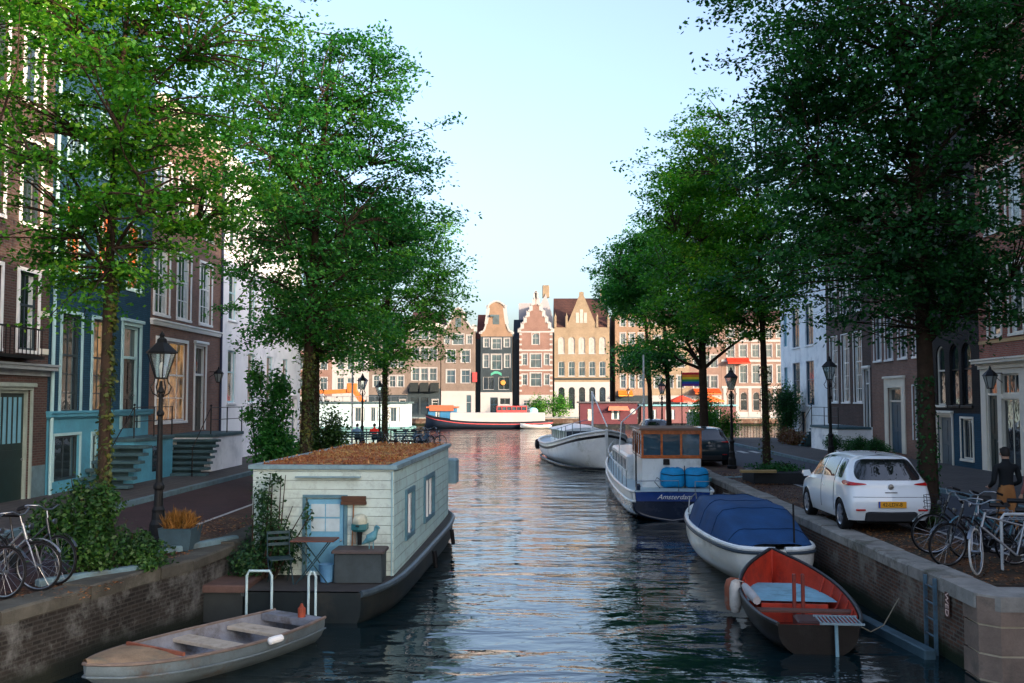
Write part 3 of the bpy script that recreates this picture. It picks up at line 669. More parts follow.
gf = lambda W: [dict(x=(.5, W*.45), z=(.5, 2.4), fm=fwhite, cols=2, rows=(1,)), dict(x=(W*.5, W-1.5), z=(.5, 2.4), fm=fwhite, cols=1, rows=(1,))]
def fdoor(W, m=darkdoor): return [dict(x=(W-1.3, W-.35), z=(0.02, 2.6), dm=m, fm=fwhite, transom=.4, surround=.06)]
# H0 awnings
for (x0, x1, mt, n, top, rf, lb) in ((-61, -52, beige, 4, 16, 'side', 'beige brick house across the river, leftmost of the far row'), (-52, -45, orangeb, 3, 17, 'neck', 'orange neck-gabled house far left across the river behind the trees'),
     (-45, -38.2, fwhite, 3, 15.5, 'side', 'white plastered house across the river behind the left trees'), (-38.2, -32.2, banded, 3, 16.5, 'bell', 'red bell-gabled house behind the orange hoist across the river'), (-32.2, -26.4, fwhite, 3, 15, 'side', 'pale house with green door seen between the left trunks across the river')):
    W = x1-x0-.02
    house('gabled_house', lb, wins=grid(W, n, 1.1, ((4.2, 6.1), (7.3, 9.2), (10.3, 12.0)), **fk)+gf(W), doors=fdoor(W, M('green_door', (.03, .1, .06), .4)), mats=[mt, fwhite], bands=[(3.2, 1), (99, 0)], H=12.8 if rf != 'side' else 13.2, roof=rf, top=top, group=gr, **FH(x0, x1))
W = 26.4-20.3-.02
h = house('gabled_house', 'brown brick house with two dark awnings, left of the beige neck-gabled house', wins=grid(W, 4, .95, ((4.6, 6.4), (7.6, 9.4), (10.4, 12)), **fk)+gf(W), doors=fdoor(W), mats=[beige, slateb], bands=[(3.4, 1), (99, 0)], H=13, roof='side', group=gr, **FH(-26.4, -20.3))
W = 20.3-15.2
h = house('gabled_house', 'beige-brown house with three black awnings over its shop windows', wins=grid(W, 3, 1.15, ((5.6, 7.6), (8.8, 10.8), (12., 13.6)), **fk)+[dict(x=(.4, 1.7), z=(.3, 3.0), fm=slateb, cols=1, rows=(1,)), dict(x=(1.95, 3.2), z=(.3, 3.0), fm=slateb, cols=1, rows=(1,))], doors=fdoor(W), mats=[beige, slateb], bands=[(4.4, 1), (99, 0)], H=14.4, roof='side', group=gr, **FH(-20.3, -15.2))
for i in range(3):
    a = .35+i*1.6; MB().add([(a, -.02, 5.3), (a+1.3, -.02, 5.3), (a+1.3, -1.1, 3.9), (a, -1.1, 3.9), (a, -.02, 3.9), (a+1.3, -.02, 3.9)], [(0, 1, 2, 3), (0, 3, 4), (1, 5, 2)]).build('awning', M('black_awning', (.015, .02, .02), .8), h)
W = 15.1-9.8
h = house('gabled_house', 'beige brick house with stepped shoulders and white shop front, left of the petrol-blue house',
    wins=grid(W, 2, 1.35, ((5.2, 7.3), (8.4, 10.4)), m=.35, **fk)+[dict(x=(1.75, 3.5), z=(11.2, 12.9), **fk), dict(x=(.5, 1.3), z=(11.3, 12.7), **fk), dict(x=(4.0, 4.8), z=(11.3, 12.7), **fk), dict(x=(3.9, 4.7), z=(.6, 3.4), fm=fwhite, cols=1, rows=(1, 1), pane=glassb)],
    mats=[beige, fwhite], bands=[(4.0, 1), (99, 0)], H=13.3, roof='shoulder', top=17., group=gr, cm=fwhite, **FH(-15.1, -9.75))
MB().box(4.9, 5.6, -.3, -.05, 5.4, 6.9).build('hanging_sign', M('red_sign', (.4, .05, .05), .5), h)
w_ = MB(); w_.box(2.2, 3.1, -.02, .1, 14., 15.4); w_.build('gable_window', glassb, h)
house('gabled_house', 'narrow dark set-back house with a red-brown roof between the beige and the petrol-blue fronts', wins=[], mats=[slateb], H=12.2, roof='side', roof_h=4.2, roofm=redroof, group=gr, corn=False, loc=(-9.7, FY+1.2, QZ), rz=0, W=4.5, D=9)
W = 4.95
h = house('gabled_house', 'petrol-blue house with an orange brick bell gable and a painted shop front',
    wins=[dict(x=(1.75, 3.2), z=(10.5, 12.2), **fk), dict(x=(.5, 1.3), z=(10.8, 12.2), **fk), dict(x=(3.7, 4.5), z=(10.8, 12.2), **fk), dict(x=(1.7, 3.25), z=(7.3, 9.7), **fk), dict(x=(.45, 1.25), z=(7.6, 9.7), **fk), dict(x=(3.75, 4.55), z=(7.6, 9.7), **fk),
          dict(x=(.4, 2.1), z=(4.2, 6.2), fm=fwhite, cols=2, rows=(1,), pane=glass), dict(x=(2.8, 4.5), z=(4.2, 6.2), fm=fwhite, cols=2, rows=(1,)), dict(x=(1.5, 2.7), z=(.3, 3.), fm=bluedoor, cols=2, rows=(1, 1)), dict(x=(3.0, 4.6), z=(1.9, 2.9), fm=fwhite, cols=2, rows=(1,))],
    mats=[slateb, fwhite, orangeb], bands=[(3.8, 1), (12.5, 0), (99, 2)], H=12.9, roof='bell', top=18., group=gr, cm=fwhite, **FH(-8.95, -3.98))
mu = MB(); mu.loft([[(1.6+.12*k, yy, 6.35+.35*sin(pi*k/14)+dz) for k in range(15)] for yy, dz in ((-.04, 0), (-.04, .4))], closed=False); mu.build('green_emblem', M('emblem_green', (.06, .28, .2), .6), h)
mu = MB(); mu.lathe([(0, -.03), (.38, -.02), (.42, 0)], (3.5, -.06, 5.3), 7, axis='y'); mu.build('orange_emblem', M('emblem_orange', (.5, .22, .05), .5), h)
mu = MB(); mu.box(1.9, 2.9, -.03, .1, 14.4, 15.9); mu.box(1.5, 2.2, -.4, -.031, 15.6, 15.9); mu.build('gable_window', glassb, h)
house('gabled_house', 'black narrow house with a dark blue roof beside the banded stepped gable', wins=[], mats=[slateb], H=12.2, roof='side', roof_h=3.4, roofm=slate, group=gr, corn=False, loc=(-3.9, FY+1.4, QZ), rz=0, W=3.9, D=9)
W = 5.1
h = house('gabled_house', 'red and white banded brick house with a pointed stepped gable',
    wins=[dict(x=(1.7, 3.4), z=(7.6, 9.8), **fk), dict(x=(.45, 1.2), z=(8, 9.8), **fk), dict(x=(3.9, 4.65), z=(8, 9.8), **fk), dict(x=(1.7, 3.4), z=(4.7, 6.8), **fk), dict(x=(.45, 1.2), z=(4.9, 6.6), **fk), dict(x=(3.9, 4.65), z=(4.9, 6.6), **fk), dict(x=(.6, 1.6), z=(1.7, 2.6), **fk), dict(x=(2.0, 3.6), z=(1.7, 2.6), **fk), dict(x=(3.9, 4.7), z=(1.7, 2.6), **fk), dict(x=(2.0, 3.1), z=(11.2, 13.), arch=1, **fk)],
    mats=[banded, fwhite], bands=[(3.4, 1), (99, 0)], H=13.1, roof='step', top=19.6, group=gr, cm=fwhite, roofm=slate, **FH(-2.9, 2.3))
for a, b_ in ((0, .4), (4.72, 5.16)):
    s = MB()
    for k in range(12): z = 3.9+k*.8; s.box(a, b_, -.04, -.012, z, z+.28)
    s.box(a+.01, b_-.01, -.02, -.004, 3.85, 13.0, 1); s.build('corner_stones', [fwhite, banded], h)
for z in (7.1, 10.2, 13.1): MB().box(.0, 5.16, -.06, -.041, z, z+.22).build('stone_band', fwhite, h)
# big orange house with central gable
W = 8.55
fa = dict(fm=fwhite, pane=M('pale_blind', (.34, .32, .3), .35), cols=2, rows=(1, 1), fw=.1, sill=fwhite)
h = house('gabled_house', 'large sandy orange brick house with central pointed gable and white arcaded base',
    wins=grid(8.55, 5, 1.0, ((9.8, 12.4),), m=.3, arch=1, **fa)+grid(8.55, 5, 1.0, ((6.3, 8.6),), m=.3, arch=.4, fm=fwhite, pane=glassb, cols=2, rows=(1, 1), fw=.1, sill=fwhite)+grid(8.55, 5, .95, ((1.2, 4.6),), m=.3, arch=1, fm=slateb, pane=glass, cols=1, rows=(1, 1, 1)),
    mats=[sand, fwhite], bands=[(5.4, 1), (99, 0)], H=13.9, roof='side', roof_h=5.2, roofm=MATS['roof_tile'], group=gr, corn=False, cm=sand, chim=[(8.0, 5.5, 1.0, 20.2)], **FH(2.55, 11.15))
cornice(h, 8.55, 6.0, .2, .25, slateb, False, 'string_course')
g = MB(); P = gable_poly('tri', 4.6, 13.9, 19.4); g.prism([(x+1.95, z) for x, z in P], -.02, .4); g.build('central_gable', sand, h)
g = MB(); 
for i in range(3): g.bev(3.35+i*.62, 3.85+i*.62, -.06, -.024, 14.6, 16.2+(.5 if i == 1 else 0), .01)
g.build('gable_windows', fa['pane'], h)
g = MB()
for x in (.15, 1.9, 6.65, 8.4): g.bev(x-.18, x+.18, -.15, .25, 13.9, 15.6, .04); g.lathe([(.2, 15.6), (.05, 16.0), (0, 16.3)], (x, .05, 0), 4)
g.build('pinnacles', sand, h)
MB().prism([(-5.8, 0), (-5.8, 19), (-2.04, 19), (-1.2, 20.6), (0, 16.5), (0, 0)], 13.3, 21).build('rear_gable_wing', greyw, h)
MB().bev(-1.8, -.6, 13.5, 14.8, 20.0, 22.1, .08).build('chimney', sand, h)
W = 5.2
house('gabled_house', 'orange brick house with narrow windows right of the large sandy gable', wins=grid(5.2, 3, .8, ((4.4, 6.6), (7.8, 10.0), (11.2, 13.0), (14., 15.3)), **fk)+gf(5.2), mats=[orangeb, slateb], bands=[(3.3, 1), (99, 0)], H=16.2, roof='flat', group=gr, cm=orangeb, **FH(12.0, 17.2))
for (x0, x1, mt, n, Hh, lb) in ((17.2, 23.5, sand, 3, 14.6, 'sandy brick house across the river behind the leaning trunk'), (23.5, 28.4, pinkb, 3, 15.2, 'pink brick house with a red awning across the river'), (41, 50, beige, 4, 15, 'beige brick house across the river behind the white rendered house'), (50, 60, orangeb, 4, 14.5, 'orange brick house, rightmost of the far row')):
    W = x1-x0-.02
    house('gabled_house', lb, wins=grid(W, n, 1.1, ((4.4, 6.4), (7.6, 9.6), (10.8, 12.6)), **fk)+gf(W), doors=fdoor(W), mats=[mt, fwhite], bands=[(3.3, 1), (99, 0)], H=Hh, roof='side', group=gr, cm=fwhite, **FH(x0, x1))
W = 12.5
h = house('arcaded_hotel', 'long pink and white building with arched ground floor seen between the right trees', wins=grid(W, 6, 1.0, ((1.0, 3.8),), arch=1, fm=fwhite, cols=1, rows=(1, 1), surround=.0)+grid(W, 6, 1.15, ((5.2, 8.0), (9.2, 11.2), (12.2, 13.6)), **fk), mats=[pinkb, fwhite], bands=[(.8, 1), (99, 0)], H=14.5, roof='side', group=gr, cm=fwhite, **FH(28.4, 40.95))
s = MB()
for z in (4.4, 8.5, 11.6): s.box(.0, 12.48, -.08, -.004, z, z+.35)
for i in range(7): x = .5+i*(11.5)/6; s.box(max(0, x-.25), min(12.4, x+.25), -.06, -.005, .1, 4.39)
s.build('white_bands', fwhite, h)
def awning(label, x, y, w, z, d, mat):
    r = T('awning', label, 'awning', (x, y, z)); b = MB()
    b.add([(0, 0, .9), (w, 0, .9), (w, -d, .2), (0, -d, .2), (0, -d, 0), (w, -d, 0)], [(0, 1, 2, 3), (3, 2, 5, 4)]); b.loft([[(0, 0, .9), (0, -d, .2), (0, -d, .15), (0, 0, .85)], [(w, 0, .9), (w, -d, .2), (w, -d, .15), (w, 0, .85)]])
    b.build('canvas', mat, r); a = MB(); a.tube([(.1, 0, .2), (.1, -d+.05, .2)], .03, 5); a.tube([(w-.1, 0, .2), (w-.1, -d+.05, .2)], .03, 5); a.build('arm', dullsteel, r)
redaw = M('red_awning', (.75, .06, .03), .6, .1); redaw2 = M('orange_red_awning', (.8, .14, .03), .6, .1)
awning('red awning on the long pink and white building', 29.2, FY-.02, 3.4, 9.3, 1.2, redaw)
awning('wide orange-red awning above a shop across the river behind the trees', 24., FY-.02, 4.0, 4.6, 2.2, redaw2)
awning('small yellow-orange awning right of the white arcaded base', 12.4, FY-.02, 2.2, 4.3, 1.4, M('amber_awning', (.8, .3, .04), .6))
# cafe parasols on the far quay
def parasol(label, x, y, mat, s=1.):
    r = T('parasol', label, 'parasol', (x, y, QZ), group='parasols on the far quay'); b = MB(); n = 8
    b.loft([[(1.7*s*cos(2*pi*k/n), 1.7*s*sin(2*pi*k/n), 2.3) for k in range(n)], [(1.7*s*cos(2*pi*k/n), 1.7*s*sin(2*pi*k/n), 2.5) for k in range(n)], [(.06*cos(2*pi*k/n), .06*sin(2*pi*k/n), 3.3) for k in range(n)]], caps=True)
    b.build('canopy', mat, r); MB().tube([(0, 0, 0), (0, 0, 2.4)], .04, 6).build('pole', dullsteel, r); MB().bev(-.3, .3, -.3, .3, 0, .08, .02).build('base', black, r)
parasol('red parasol on the far quay, left one of two', 21.5, 150, redaw, 1.2); parasol('red parasol on the far quay, right one of two', 25.8, 150.5, redaw2, 1.3)
# low skyline behind the row
for k, (x, wd, hh) in enumerate(((-150, 60, 12), (-85, 24, 13), (62, 30, 13), (95, 60, 12))):
    house('distant_block', ['low brick block far upriver on the left', 'brick block left of the far row', 'brick block right of the far row', 'low brick block far upriver on the right'][k], wins=grid(wd-.02, int(wd/4), 1.4, ((2, 4), (5.5, 7.5), (9, 11)), fm=fwhite, cols=2, rows=(1,)), mats=[[beige, banded, sand, beige][k]], H=hh, roof='side', roof_h=3, loc=(x, FY+1, QZ), rz=0, W=wd-.02, D=13)
# ------------------------------------------------------------------ trees
def leafmesh(name, P, D, N, L, Wd, mat, parent):
    """one rhombic, slightly folded leaf per row"""
    n = len(P); S = np.cross(N, D); S /= np.linalg.norm(S, axis=1, keepdims=True)+1e-9
    L = L[:, None]; Wd = Wd[:, None]
    v = np.stack([P-D*L*.5, P+S*Wd*.5-N*L*.10, P+D*L*.5-N*L*.16, P-S*Wd*.5-N*L*.10], 1).reshape(-1, 3).astype(np.float32)
    me = bpy.data.meshes.new(name); me.vertices.add(4*n); me.vertices.foreach_set('co', v.ravel())
    me.loops.add(4*n); me.loops.foreach_set('vertex_index', np.arange(4*n, dtype=np.int32))
    me.polygons.add(n); me.polygons.foreach_set('loop_start', np.arange(0, 4*n, 4, dtype=np.int32)); me.polygons.foreach_set('loop_total', np.full(n, 4, dtype=np.int32))
    me.materials.append(mat); me.update(); me.validate()
    o = bpy.data.objects.new(name, me); C.objects.link(o); o.parent = parent; return o
def unit(a): return a/(np.linalg.norm(a, axis=-1, keepdims=True)+1e-9)
bark = M('elm_bark', (.04, .026, .018), .95, .4, 5, bmp=1.2, dirt=(.025, .03, .015), spec=.15)
def tree(label, x, y, r0, envs, nclump, nleaf, lsize, mat, trunk_top, lean=(0, 0), seed=1, clump=(.75, .42, .16), ivy=None, zb=QZ, prim=16, branch_low=None, name='elm_tree', group='elm trees along the quays', cat='tree'):
    """envs: ellipsoids (cx,cy,cz,rx,ry,rz,weight) in world metres, cx/cy relative to the trunk"""
    R = np.random.default_rng(seed); root = T(name, label, cat, (x, y, zb), group=group)
    H = trunk_top-zb; low = branch_low or H*.35
    tp = []; 
    for k in range(9):
        t = k/8; tp.append(Vector((lean[0]*t*t+.10*sin(3.1*t+seed)*t, lean[1]*t*t+.10*cos(2.3*t+seed)*t, H*t)))
    mb = MB(); rr = [r0*(1.35 if k == 0 else 1)*(1-.80*(k/8)**1.1) for k in range(9)]
    tp2 = [tp[0]+Vector((0, 0, -.2))]+[tp[0].lerp(tp[1], .12)]+tp[1:]; rr2 = [r0*1.55, r0*1.12]+[r0*(1-.8*(k/8)**1.1) for k in range(1, 9)]
    mb.tube(tp2, rr2, 10)
    w_ = np.array([e[6] for e in envs], float); w_ /= w_.sum()
    ids = R.choice(len(envs), nclump, p=w_); E_ = np.array([e[:6] for e in envs])[ids]
    d = unit(R.normal(size=(nclump, 3))); rad_ = R.random(nclump)**.42
    lump = 1+.16*np.sin(d[:, 0]*4+seed)*np.cos(d[:, 2]*5+seed*2)+.12*R.normal(size=nclump)
    Cc = E_[:, :3]+d*E_[:, 3:]*(rad_*np.clip(lump, .6, 1.3))[:, None]
    Cc[:, 2] -= zb
    # limbs
    limb = []; idx = R.choice(nclump, min(prim, nclump), replace=False)
    for i in idx:
        c = Vector(Cc[i]); zt = min(max(low, c.z-.55*sqrt(c.x**2+c.y**2)-.4), H*.93); t = zt/H
        s = tp[int(t*8)].lerp(tp[min(8, int(t*8)+1)], t*8-int(t*8)); e = c
        pts = []; n = 7; wob = Vector(R.normal(size=3))*.22
        for k in range(n+1):
            u = k/n; p = s.lerp(e, u); p.z += (c.z-s.z)*.0 + .18*(e-s).length*sin(pi*u)*.6; pts.append(p+wob*sin(pi*u)*(.5+.5*sin(5*u)))
        r1 = r0*(1-.8*t)*.5; mb.tube(pts, [max(.012, r1*(1-.85*k/n)) for k in range(n+1)], 6, caps=False); limb += pts[1:]
    limb += tp[4:]; LP = np.array([tuple(p) for p in limb])
    for i in range(nclump):
        c = Cc[i]; dd = np.linalg.norm(LP-c, axis=1)+.8*np.maximum(0, LP[:, 2]-c[2]); j = int(dd.argmin()); a = Vector(LP[j]); b_ = Vector(c)
        if (b_-a).length < .15: continue
        m_ = a.lerp(b_, .5)+Vector(R.normal(size=3))*.06*(b_-a).length+Vector((0, 0, .08*(b_-a).length))
        mb.tube([a, m_, b_], [.022, .014, .006], 4, caps=False)
    mb.build('trunk', bark, root, smooth=60)
    # leaves
    per = max(4, nleaf//nclump); n = per*nclump; ci = np.repeat(np.arange(nclump), per); c = Cc[ci]
    out = Cc.copy(); out[:, 2] = 0; out = unit(out+R.normal(size=out.shape)*.5*np.linalg.norm(out, axis=1, keepdims=True)); out[:, 2] = R.uniform(-.35, .25, nclump); out = unit(out)
    side = unit(np.cross(out, np.array([0, 0, 1.]))); up = np.cross(side, out)
    sc_ = R.uniform(.55, 1.25, nclump)[ci][:, None]
    g = np.clip(R.normal(size=(n, 3)), -1.7, 1.7); 
    P = c+(out[ci]*g[:, :1]*clump[0]*.5+side[ci]*g[:, 1:2]*clump[1]*.5+up[ci]*g[:, 2:]*clump[2]*.5)*sc_
    N = unit(up[ci]*1.0+R.normal(size=(n, 3))*.55); D = unit(np.cross(N, R.normal(size=(n, 3)))+out[ci]*.5); D = unit(D-N*np.sum(D*N, 1, keepdims=True))
    L = R.uniform(.7, 1.3, n)*lsize
    leafmesh('crown', P, D, N, L, L*R.uniform(.5, .72, n), mat, root)
    if ivy:
        z0, z1, nn, rr_, im = ivy; z = R.uniform(z0, z1, nn)-zb; a = R.uniform(0, 2*pi, nn); t = np.clip(z/H, 0, 1); rad2 = r0*(1-.6*t)+R.random(nn)**2*rr_*(.6+.8*np.sin(z*2.3+a)**2)
        P = np.stack([lean[0]*t*t+rad2*np.cos(a), lean[1]*t*t+rad2*np.sin(a), z], 1); N = unit(np.stack([np.cos(a), np.sin(a), np.full(nn, .5)], 1)+R.normal(size=(nn, 3))*.4)
        D = unit(np.cross(N, R.normal(size=(nn, 3)))); L = R.uniform(.05, .1, nn); leafmesh('ivy', P, D, N, L, L*.8, im, root)
    return root
def bushy(name, label, x, y, zb, blobs, nleaf, ls, mat, cat='shrub', seed=1, stems=10, group=None, upright=False):
    R = np.random.default_rng(seed); root = T(name, label, cat, (x, y, zb), group=group); B = np.array(blobs, float)
    w_ = B[:, 3]*B[:, 4]*B[:, 5]; ids = R.choice(len(B), nleaf, p=w_/w_.sum()); e = B[ids]
    d = unit(R.normal(size=(nleaf, 3))); r = R.random(nleaf)**.55; lump = 1+.32*np.sin(d[:, 0]*6+ids)*np.sin(d[:, 1]*5)*np.cos(d[:, 2]*7)+R.normal(size=nleaf)*.12
    P = e[:, :3]+d*e[:, 3:]*(r*lump)[:, None]; P[:, 2] = np.maximum(P[:, 2], .02)
    N = unit(d*.6+R.normal(size=(nleaf, 3))*.6+np.array([0, 0, .5])); D = unit(np.cross(N, R.normal(size=(nleaf, 3)))); L = R.uniform(.6, 1.3, nleaf)*ls; wf = .6
    if upright: D = unit(np.array([0, 0, 1.])+R.normal(size=(nleaf, 3))*.35+d*.4); N = unit(np.cross(D, R.normal(size=(nleaf, 3)))); wf = .07
    leafmesh('foliage', P, D, N, L, L*wf, mat, root)
    s = MB()
    for k in range(stems):
        b_ = B[k % len(B)]; q = Vector((b_[0]+R.normal()*b_[3]*.5, b_[1]+R.normal()*b_[4]*.5, b_[2]+b_[5]*R.uniform(.2, .9))); a = Vector((R.normal()*.1+b_[0]*.3, R.normal()*.1+b_[1]*.3, 0)); s.tube([a, a.lerp(q, .5)+Vector((R.normal()*.06, R.normal()*.06, .05)), q], [.02, .014, .006], 5)
    s.build('stems', bark, root); return root
lfA = LEAF('elm_leaf', (.012, .065, .010), (.045, .21, .02), (.16, .36, .03), .48)
lfY = LEAF('elm_leaf_sunny', (.012, .075, .008), (.055, .24, .018), (.20, .39, .025), .48, (.42, .36, .03), .88)
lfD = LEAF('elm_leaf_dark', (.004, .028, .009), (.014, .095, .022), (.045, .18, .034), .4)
lfE = LEAF('elm_leaf_blue_green', (.008, .06, .014), (.03, .185, .034), (.10, .31, .04), .46)
lfB = LEAF('bush_leaf', (.006, .028, .006), (.02, .075, .012), (.07, .15, .025), .3)
lfV = LEAF('vine_leaf', (.006, .03, .014), (.018, .07, .025), (.06, .13, .03), .3)
ivym = LEAF('ivy_leaf', (.02, .03, .006), (.05, .08, .012), (.14, .12, .02), .25, (.3, .08, .02), .9)
# envelopes are (dx, dy, z, rx, ry, rz, weight)
tree('elm tree with ivy trunk behind the parked bicycles, nearest on the left bank', -6.75, 15.4, .105,
     [(-.3, 0, 8.6, 2.6, 2.4, 3.2, 3.2), (1.0, .4, 10.8, 2.3, 2.2, 2.6, 2.2), (-1.3, 0, 10.8, 2.2, 2.2, 2.8, 2), (.9, 0, 7.0, 1.6, 1.8, 1.4, 1.1), (-.8, .2, 5.9, 1.4, 1.6, .9, .7)],
     640, 62000, .088, lfY, 11.5, (.25, .2), 3, (.62, .4, .17), ivy=(1.6, 5.6, 900, .05, ivym), prim=22, branch_low=4.4)
tree('tall elm tree with a straight dark trunk behind the white houseboat', -6.4, 27.4, .165,
     [(.1, 0, 9.2, 3.5, 3.0, 3.4, 3.4), (.8, 0, 12.0, 1.9, 2.0, 2.3, 1.4), (2.0, .3, 13.4, .55, .6, 1.5, .28), (-1.2, 0, 12.0, 2.4, 2.2, 2.2, 1.6), (2.6, 0, 8.6, 1.5, 1.6, 2.0, .8), (.3, 0, 5.9, 2.4, 2.2, .9, .6)],
     560, 47000, .12, lfE, 14.0, (.5, 0), 5, (.9, .5, .2), ivy=(1.3, 5, 1500, .12, ivym), prim=26, branch_low=3.6)
tree('slender elm tree close behind the tall straight trunk on the left bank', -7.7, 34.3, .16,
     [(0, 0, 9.0, 3.0, 2.8, 3.6, 3), (.8, 0, 6.2, 2.2, 2.2, 1.4, 1)], 380, 26000, .15, lfA, 12.5, (0, 0), 8, (1., .6, .24), ivy=(1.3, 5, 900, .25, ivym), prim=14)
tree('elm tree beside the bench at the river end of the left bank', -8.5, 55.2, .18,
     [(.4, -1.5, 9.4, 3.8, 3.4, 3.8, 3.4), (1.6, -1.5, 12.4, 2.5, 2.2, 2.4, 1.2), (3.0, -1.5, 9.6, 1.7, 1.8, 2.6, 1.0), (-1.5, -1.5, 12.5, 2.6, 2.4, 2.6, 1), (.2, -1.5, 6.0, 2.5, 2.4, .9, .6)],
     520, 32000, .18, lfA, 14.6, (.2, -.6), 11, (1.2, .7, .28), ivy=(1.2, 6, 1500, .18, ivym), prim=22, branch_low=4.)
# right bank
tree('massive dark elm tree beside the parked white car', 8.2, 21.3, .205,
     [(-.2, 0, 9.6, 3.8, 3.6, 3.6, 4.2), (-1.6, 0, 12.6, 2.9, 3.0, 2.6, 2.2), (2.0, 0, 12.0, 3.2, 3.2, 3.0, 2.2), (-.8, 0, 6.7, 3.0, 2.6, 1.7, 1.5), (.5, 0, 6.0, 1.7, 2.2, 1.0, .6), (-2.0, 0, 9.4, 1.9, 2.2, 1.9, .9)],
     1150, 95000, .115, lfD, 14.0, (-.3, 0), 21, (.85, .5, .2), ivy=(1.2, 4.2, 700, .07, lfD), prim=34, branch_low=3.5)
tree('bright green elm tree with its trunk rising from the planted bed on the right bank', 7.45, 32.8, .13,
     [(-.9, .2, 8.8, 2.6, 2.4, 2.6, 2.4), (-1.9, .2, 11.0, 2.0, 1.9, 2.9, 2.3), (-1.1, 0, 6.9, 2.0, 2.0, 1.2, .8), (1.3, 0, 9.5, 2.2, 2.2, 3.0, 1.2)],
     560, 44000, .125, lfY, 13.6, (-.3, 0), 23, (.85, .5, .2), ivy=(1.2, 4.8, 700, .12, ivym), prim=20, branch_low=3.4)
tree('leafy elm tree behind the moored cruiser and the dark parked car', 7.7, 46.5, .22,
     [(-.6, 0, 9.6, 2.5, 2.6, 3.2, 3), (-.6, 0, 12.6, 1.9, 2.0, 2.4, 1.2), (-.9, 0, 6.9, 2.0, 2.2, 1.2, .7), (1.8, 0, 10, 2.6, 2.6, 3.2, 1.2)],
     520, 34000, .17, lfA, 15.0, (-.2, 0), 29, (1.1, .65, .26), prim=20, branch_low=4.)
tree('dark low-branched elm tree near the river end of the right bank', 7.0, 53.5, .16,
     [(-1.5, 0, 10.6, 2.3, 2.2, 1.9, 2.6), (-2.4, 0, 9.2, 1.1, 1.2, .9, .5), (-.4, 0, 5.9, 1.5, 1.6, 1.3, .8), (-1.0, 0, 12.2, 1.2, 1.3, 1.2, .6)],
     330, 20000, .17, lfE, 12.5, (-.8, 0), 31, (1.1, .65, .26), prim=18, branch_low=2.6)
tree('elm tree with a leaning thin trunk, last on the right bank', 7.15, 63.5, .17,
     [(-1.2, 0, 10.6, 2.1, 2.2, 2.0, 2.0), (-1.0, 0, 6.4, 1.5, 1.6, 1.2, .7)],
     260, 15000, .19, lfE, 13.5, (-.9, 0), 37, (1.2, .7, .3), prim=16, branch_low=3.)
# shrubs and climbers
bushy('leafy_shrub', 'big leafy shrub around the ivy-covered trunk beside the left bicycles', -6.75, 14.9, QZ, [(0, 0, .5, .5, .5, .4), (.2, -.1, .3, .34, .4, .28), (-.55, .1, .7, .4, .45, .45), (.1, .1, 1.0, .35, .35, .38), (-.2, .1, 1.2, .2, .2, .25)], 9500, .072, lfB, seed=2, stems=22)
bushy('leafy_shrub', 'low dark shrub spilling over the kerb left of the street lamp', -6.15, 15.5, QZ, [(0, 0, .2, .45, .4, .24), (-.3, .4, .25, .35, .35, .3), (.2, -.3, .1, .22, .3, .12)], 3500, .07, lfB, seed=4, stems=10)
bushy('tall_shrub', 'tall dark shrub in front of the white rendered house on the left', -7.9, 29.2, QZ, [(0, 0, 1.5, .6, .7, 1.4), (.25, 0, 2.9, .45, .5, .7), (-.45, .1, 3.2, .3, .4, .7), (.5, 0, 1.0, .5, .6, .9), (.5, 0, 2.3, .3, .3, .3), (-.6, 0, 2.2, .3, .3, .35)], 8000, .12, lfE, seed=6, stems=14)
bushy('tall_shrub', 'ivy thicket around the base of the trunks behind the houseboat', -6.9, 33.2, QZ, [(0, 0, 1.2, .6, .6, 1.3), (-.7, 0, .8, .5, .5, .9)], 5000, .12, lfB, seed=7, stems=8)
bushy('climbing_plant', 'leafy vine climbing the front left corner of the white houseboat', -4.85, 17.72, .55, [(-.05, .1, 1.35, .25, .12, .5), (.05, .1, .75, .42, .16, .55), (.3, .08, .5, .42, .2, .45), (.15, .12, 1.72, .16, .08, .16), (.72, .16, 1.05, .12, .08, .32), (-.25, -.1, .3, .35, .35, .35)], 4200, .075, lfV, cat='climbing plant', seed=9, stems=16)
bushy('planter_grass', 'dry orange grass growing in the blue-grey planter by the left lamp', -6.25, 17.4, QZ+.34, [(0, 0, .12, .26, .24, .14)], 1500, .26, LEAF('dry_grass', (.1, .05, .01), (.3, .13, .03), (.5, .25, .06), .3), cat='plant', seed=10, stems=12, upright=True)
for k, (x, y, r, lb) in enumerate(((13.6, 46.5, .42, 'clipped round bush in front of the tall-windowed brick house, left of three'), (13.9, 43.6, .4, 'clipped round bush beside the blue door, middle of three'), (13.9, 41.7, .38, 'clipped round bush right of the blue door, last of three'))):
    bushy('topiary_bush', lb, x, y, QZ+.09, [(0, 0, .55, r, r, r)], 3500, .06, lfD, cat='topiary', seed=20+k, stems=5, group='clipped bushes before the right houses')
bushy('hedge', 'low dark hedge below the tall-windowed brick house', 14.6, 45.0, QZ+.09, [(0, -2, .35, .4, 1.2, .4), (0, 0, .35, .4, 1.2, .4), (0, 2, .35, .4, 1.2, .4)], 7000, .07, lfD, cat='hedge', seed=24)
bushy('tall_shrub', 'rounded dark shrub at the corner of the white rendered house on the right', 14.9, 60.5, QZ+.09, [(0, 0, 2.4, 1.0, 1.0, 1.2), (0, .2, 1.0, .6, .6, 1.), (.5, 1, 1.6, .7, .7, 1.0)], 9000, .12, lfD, seed=25)
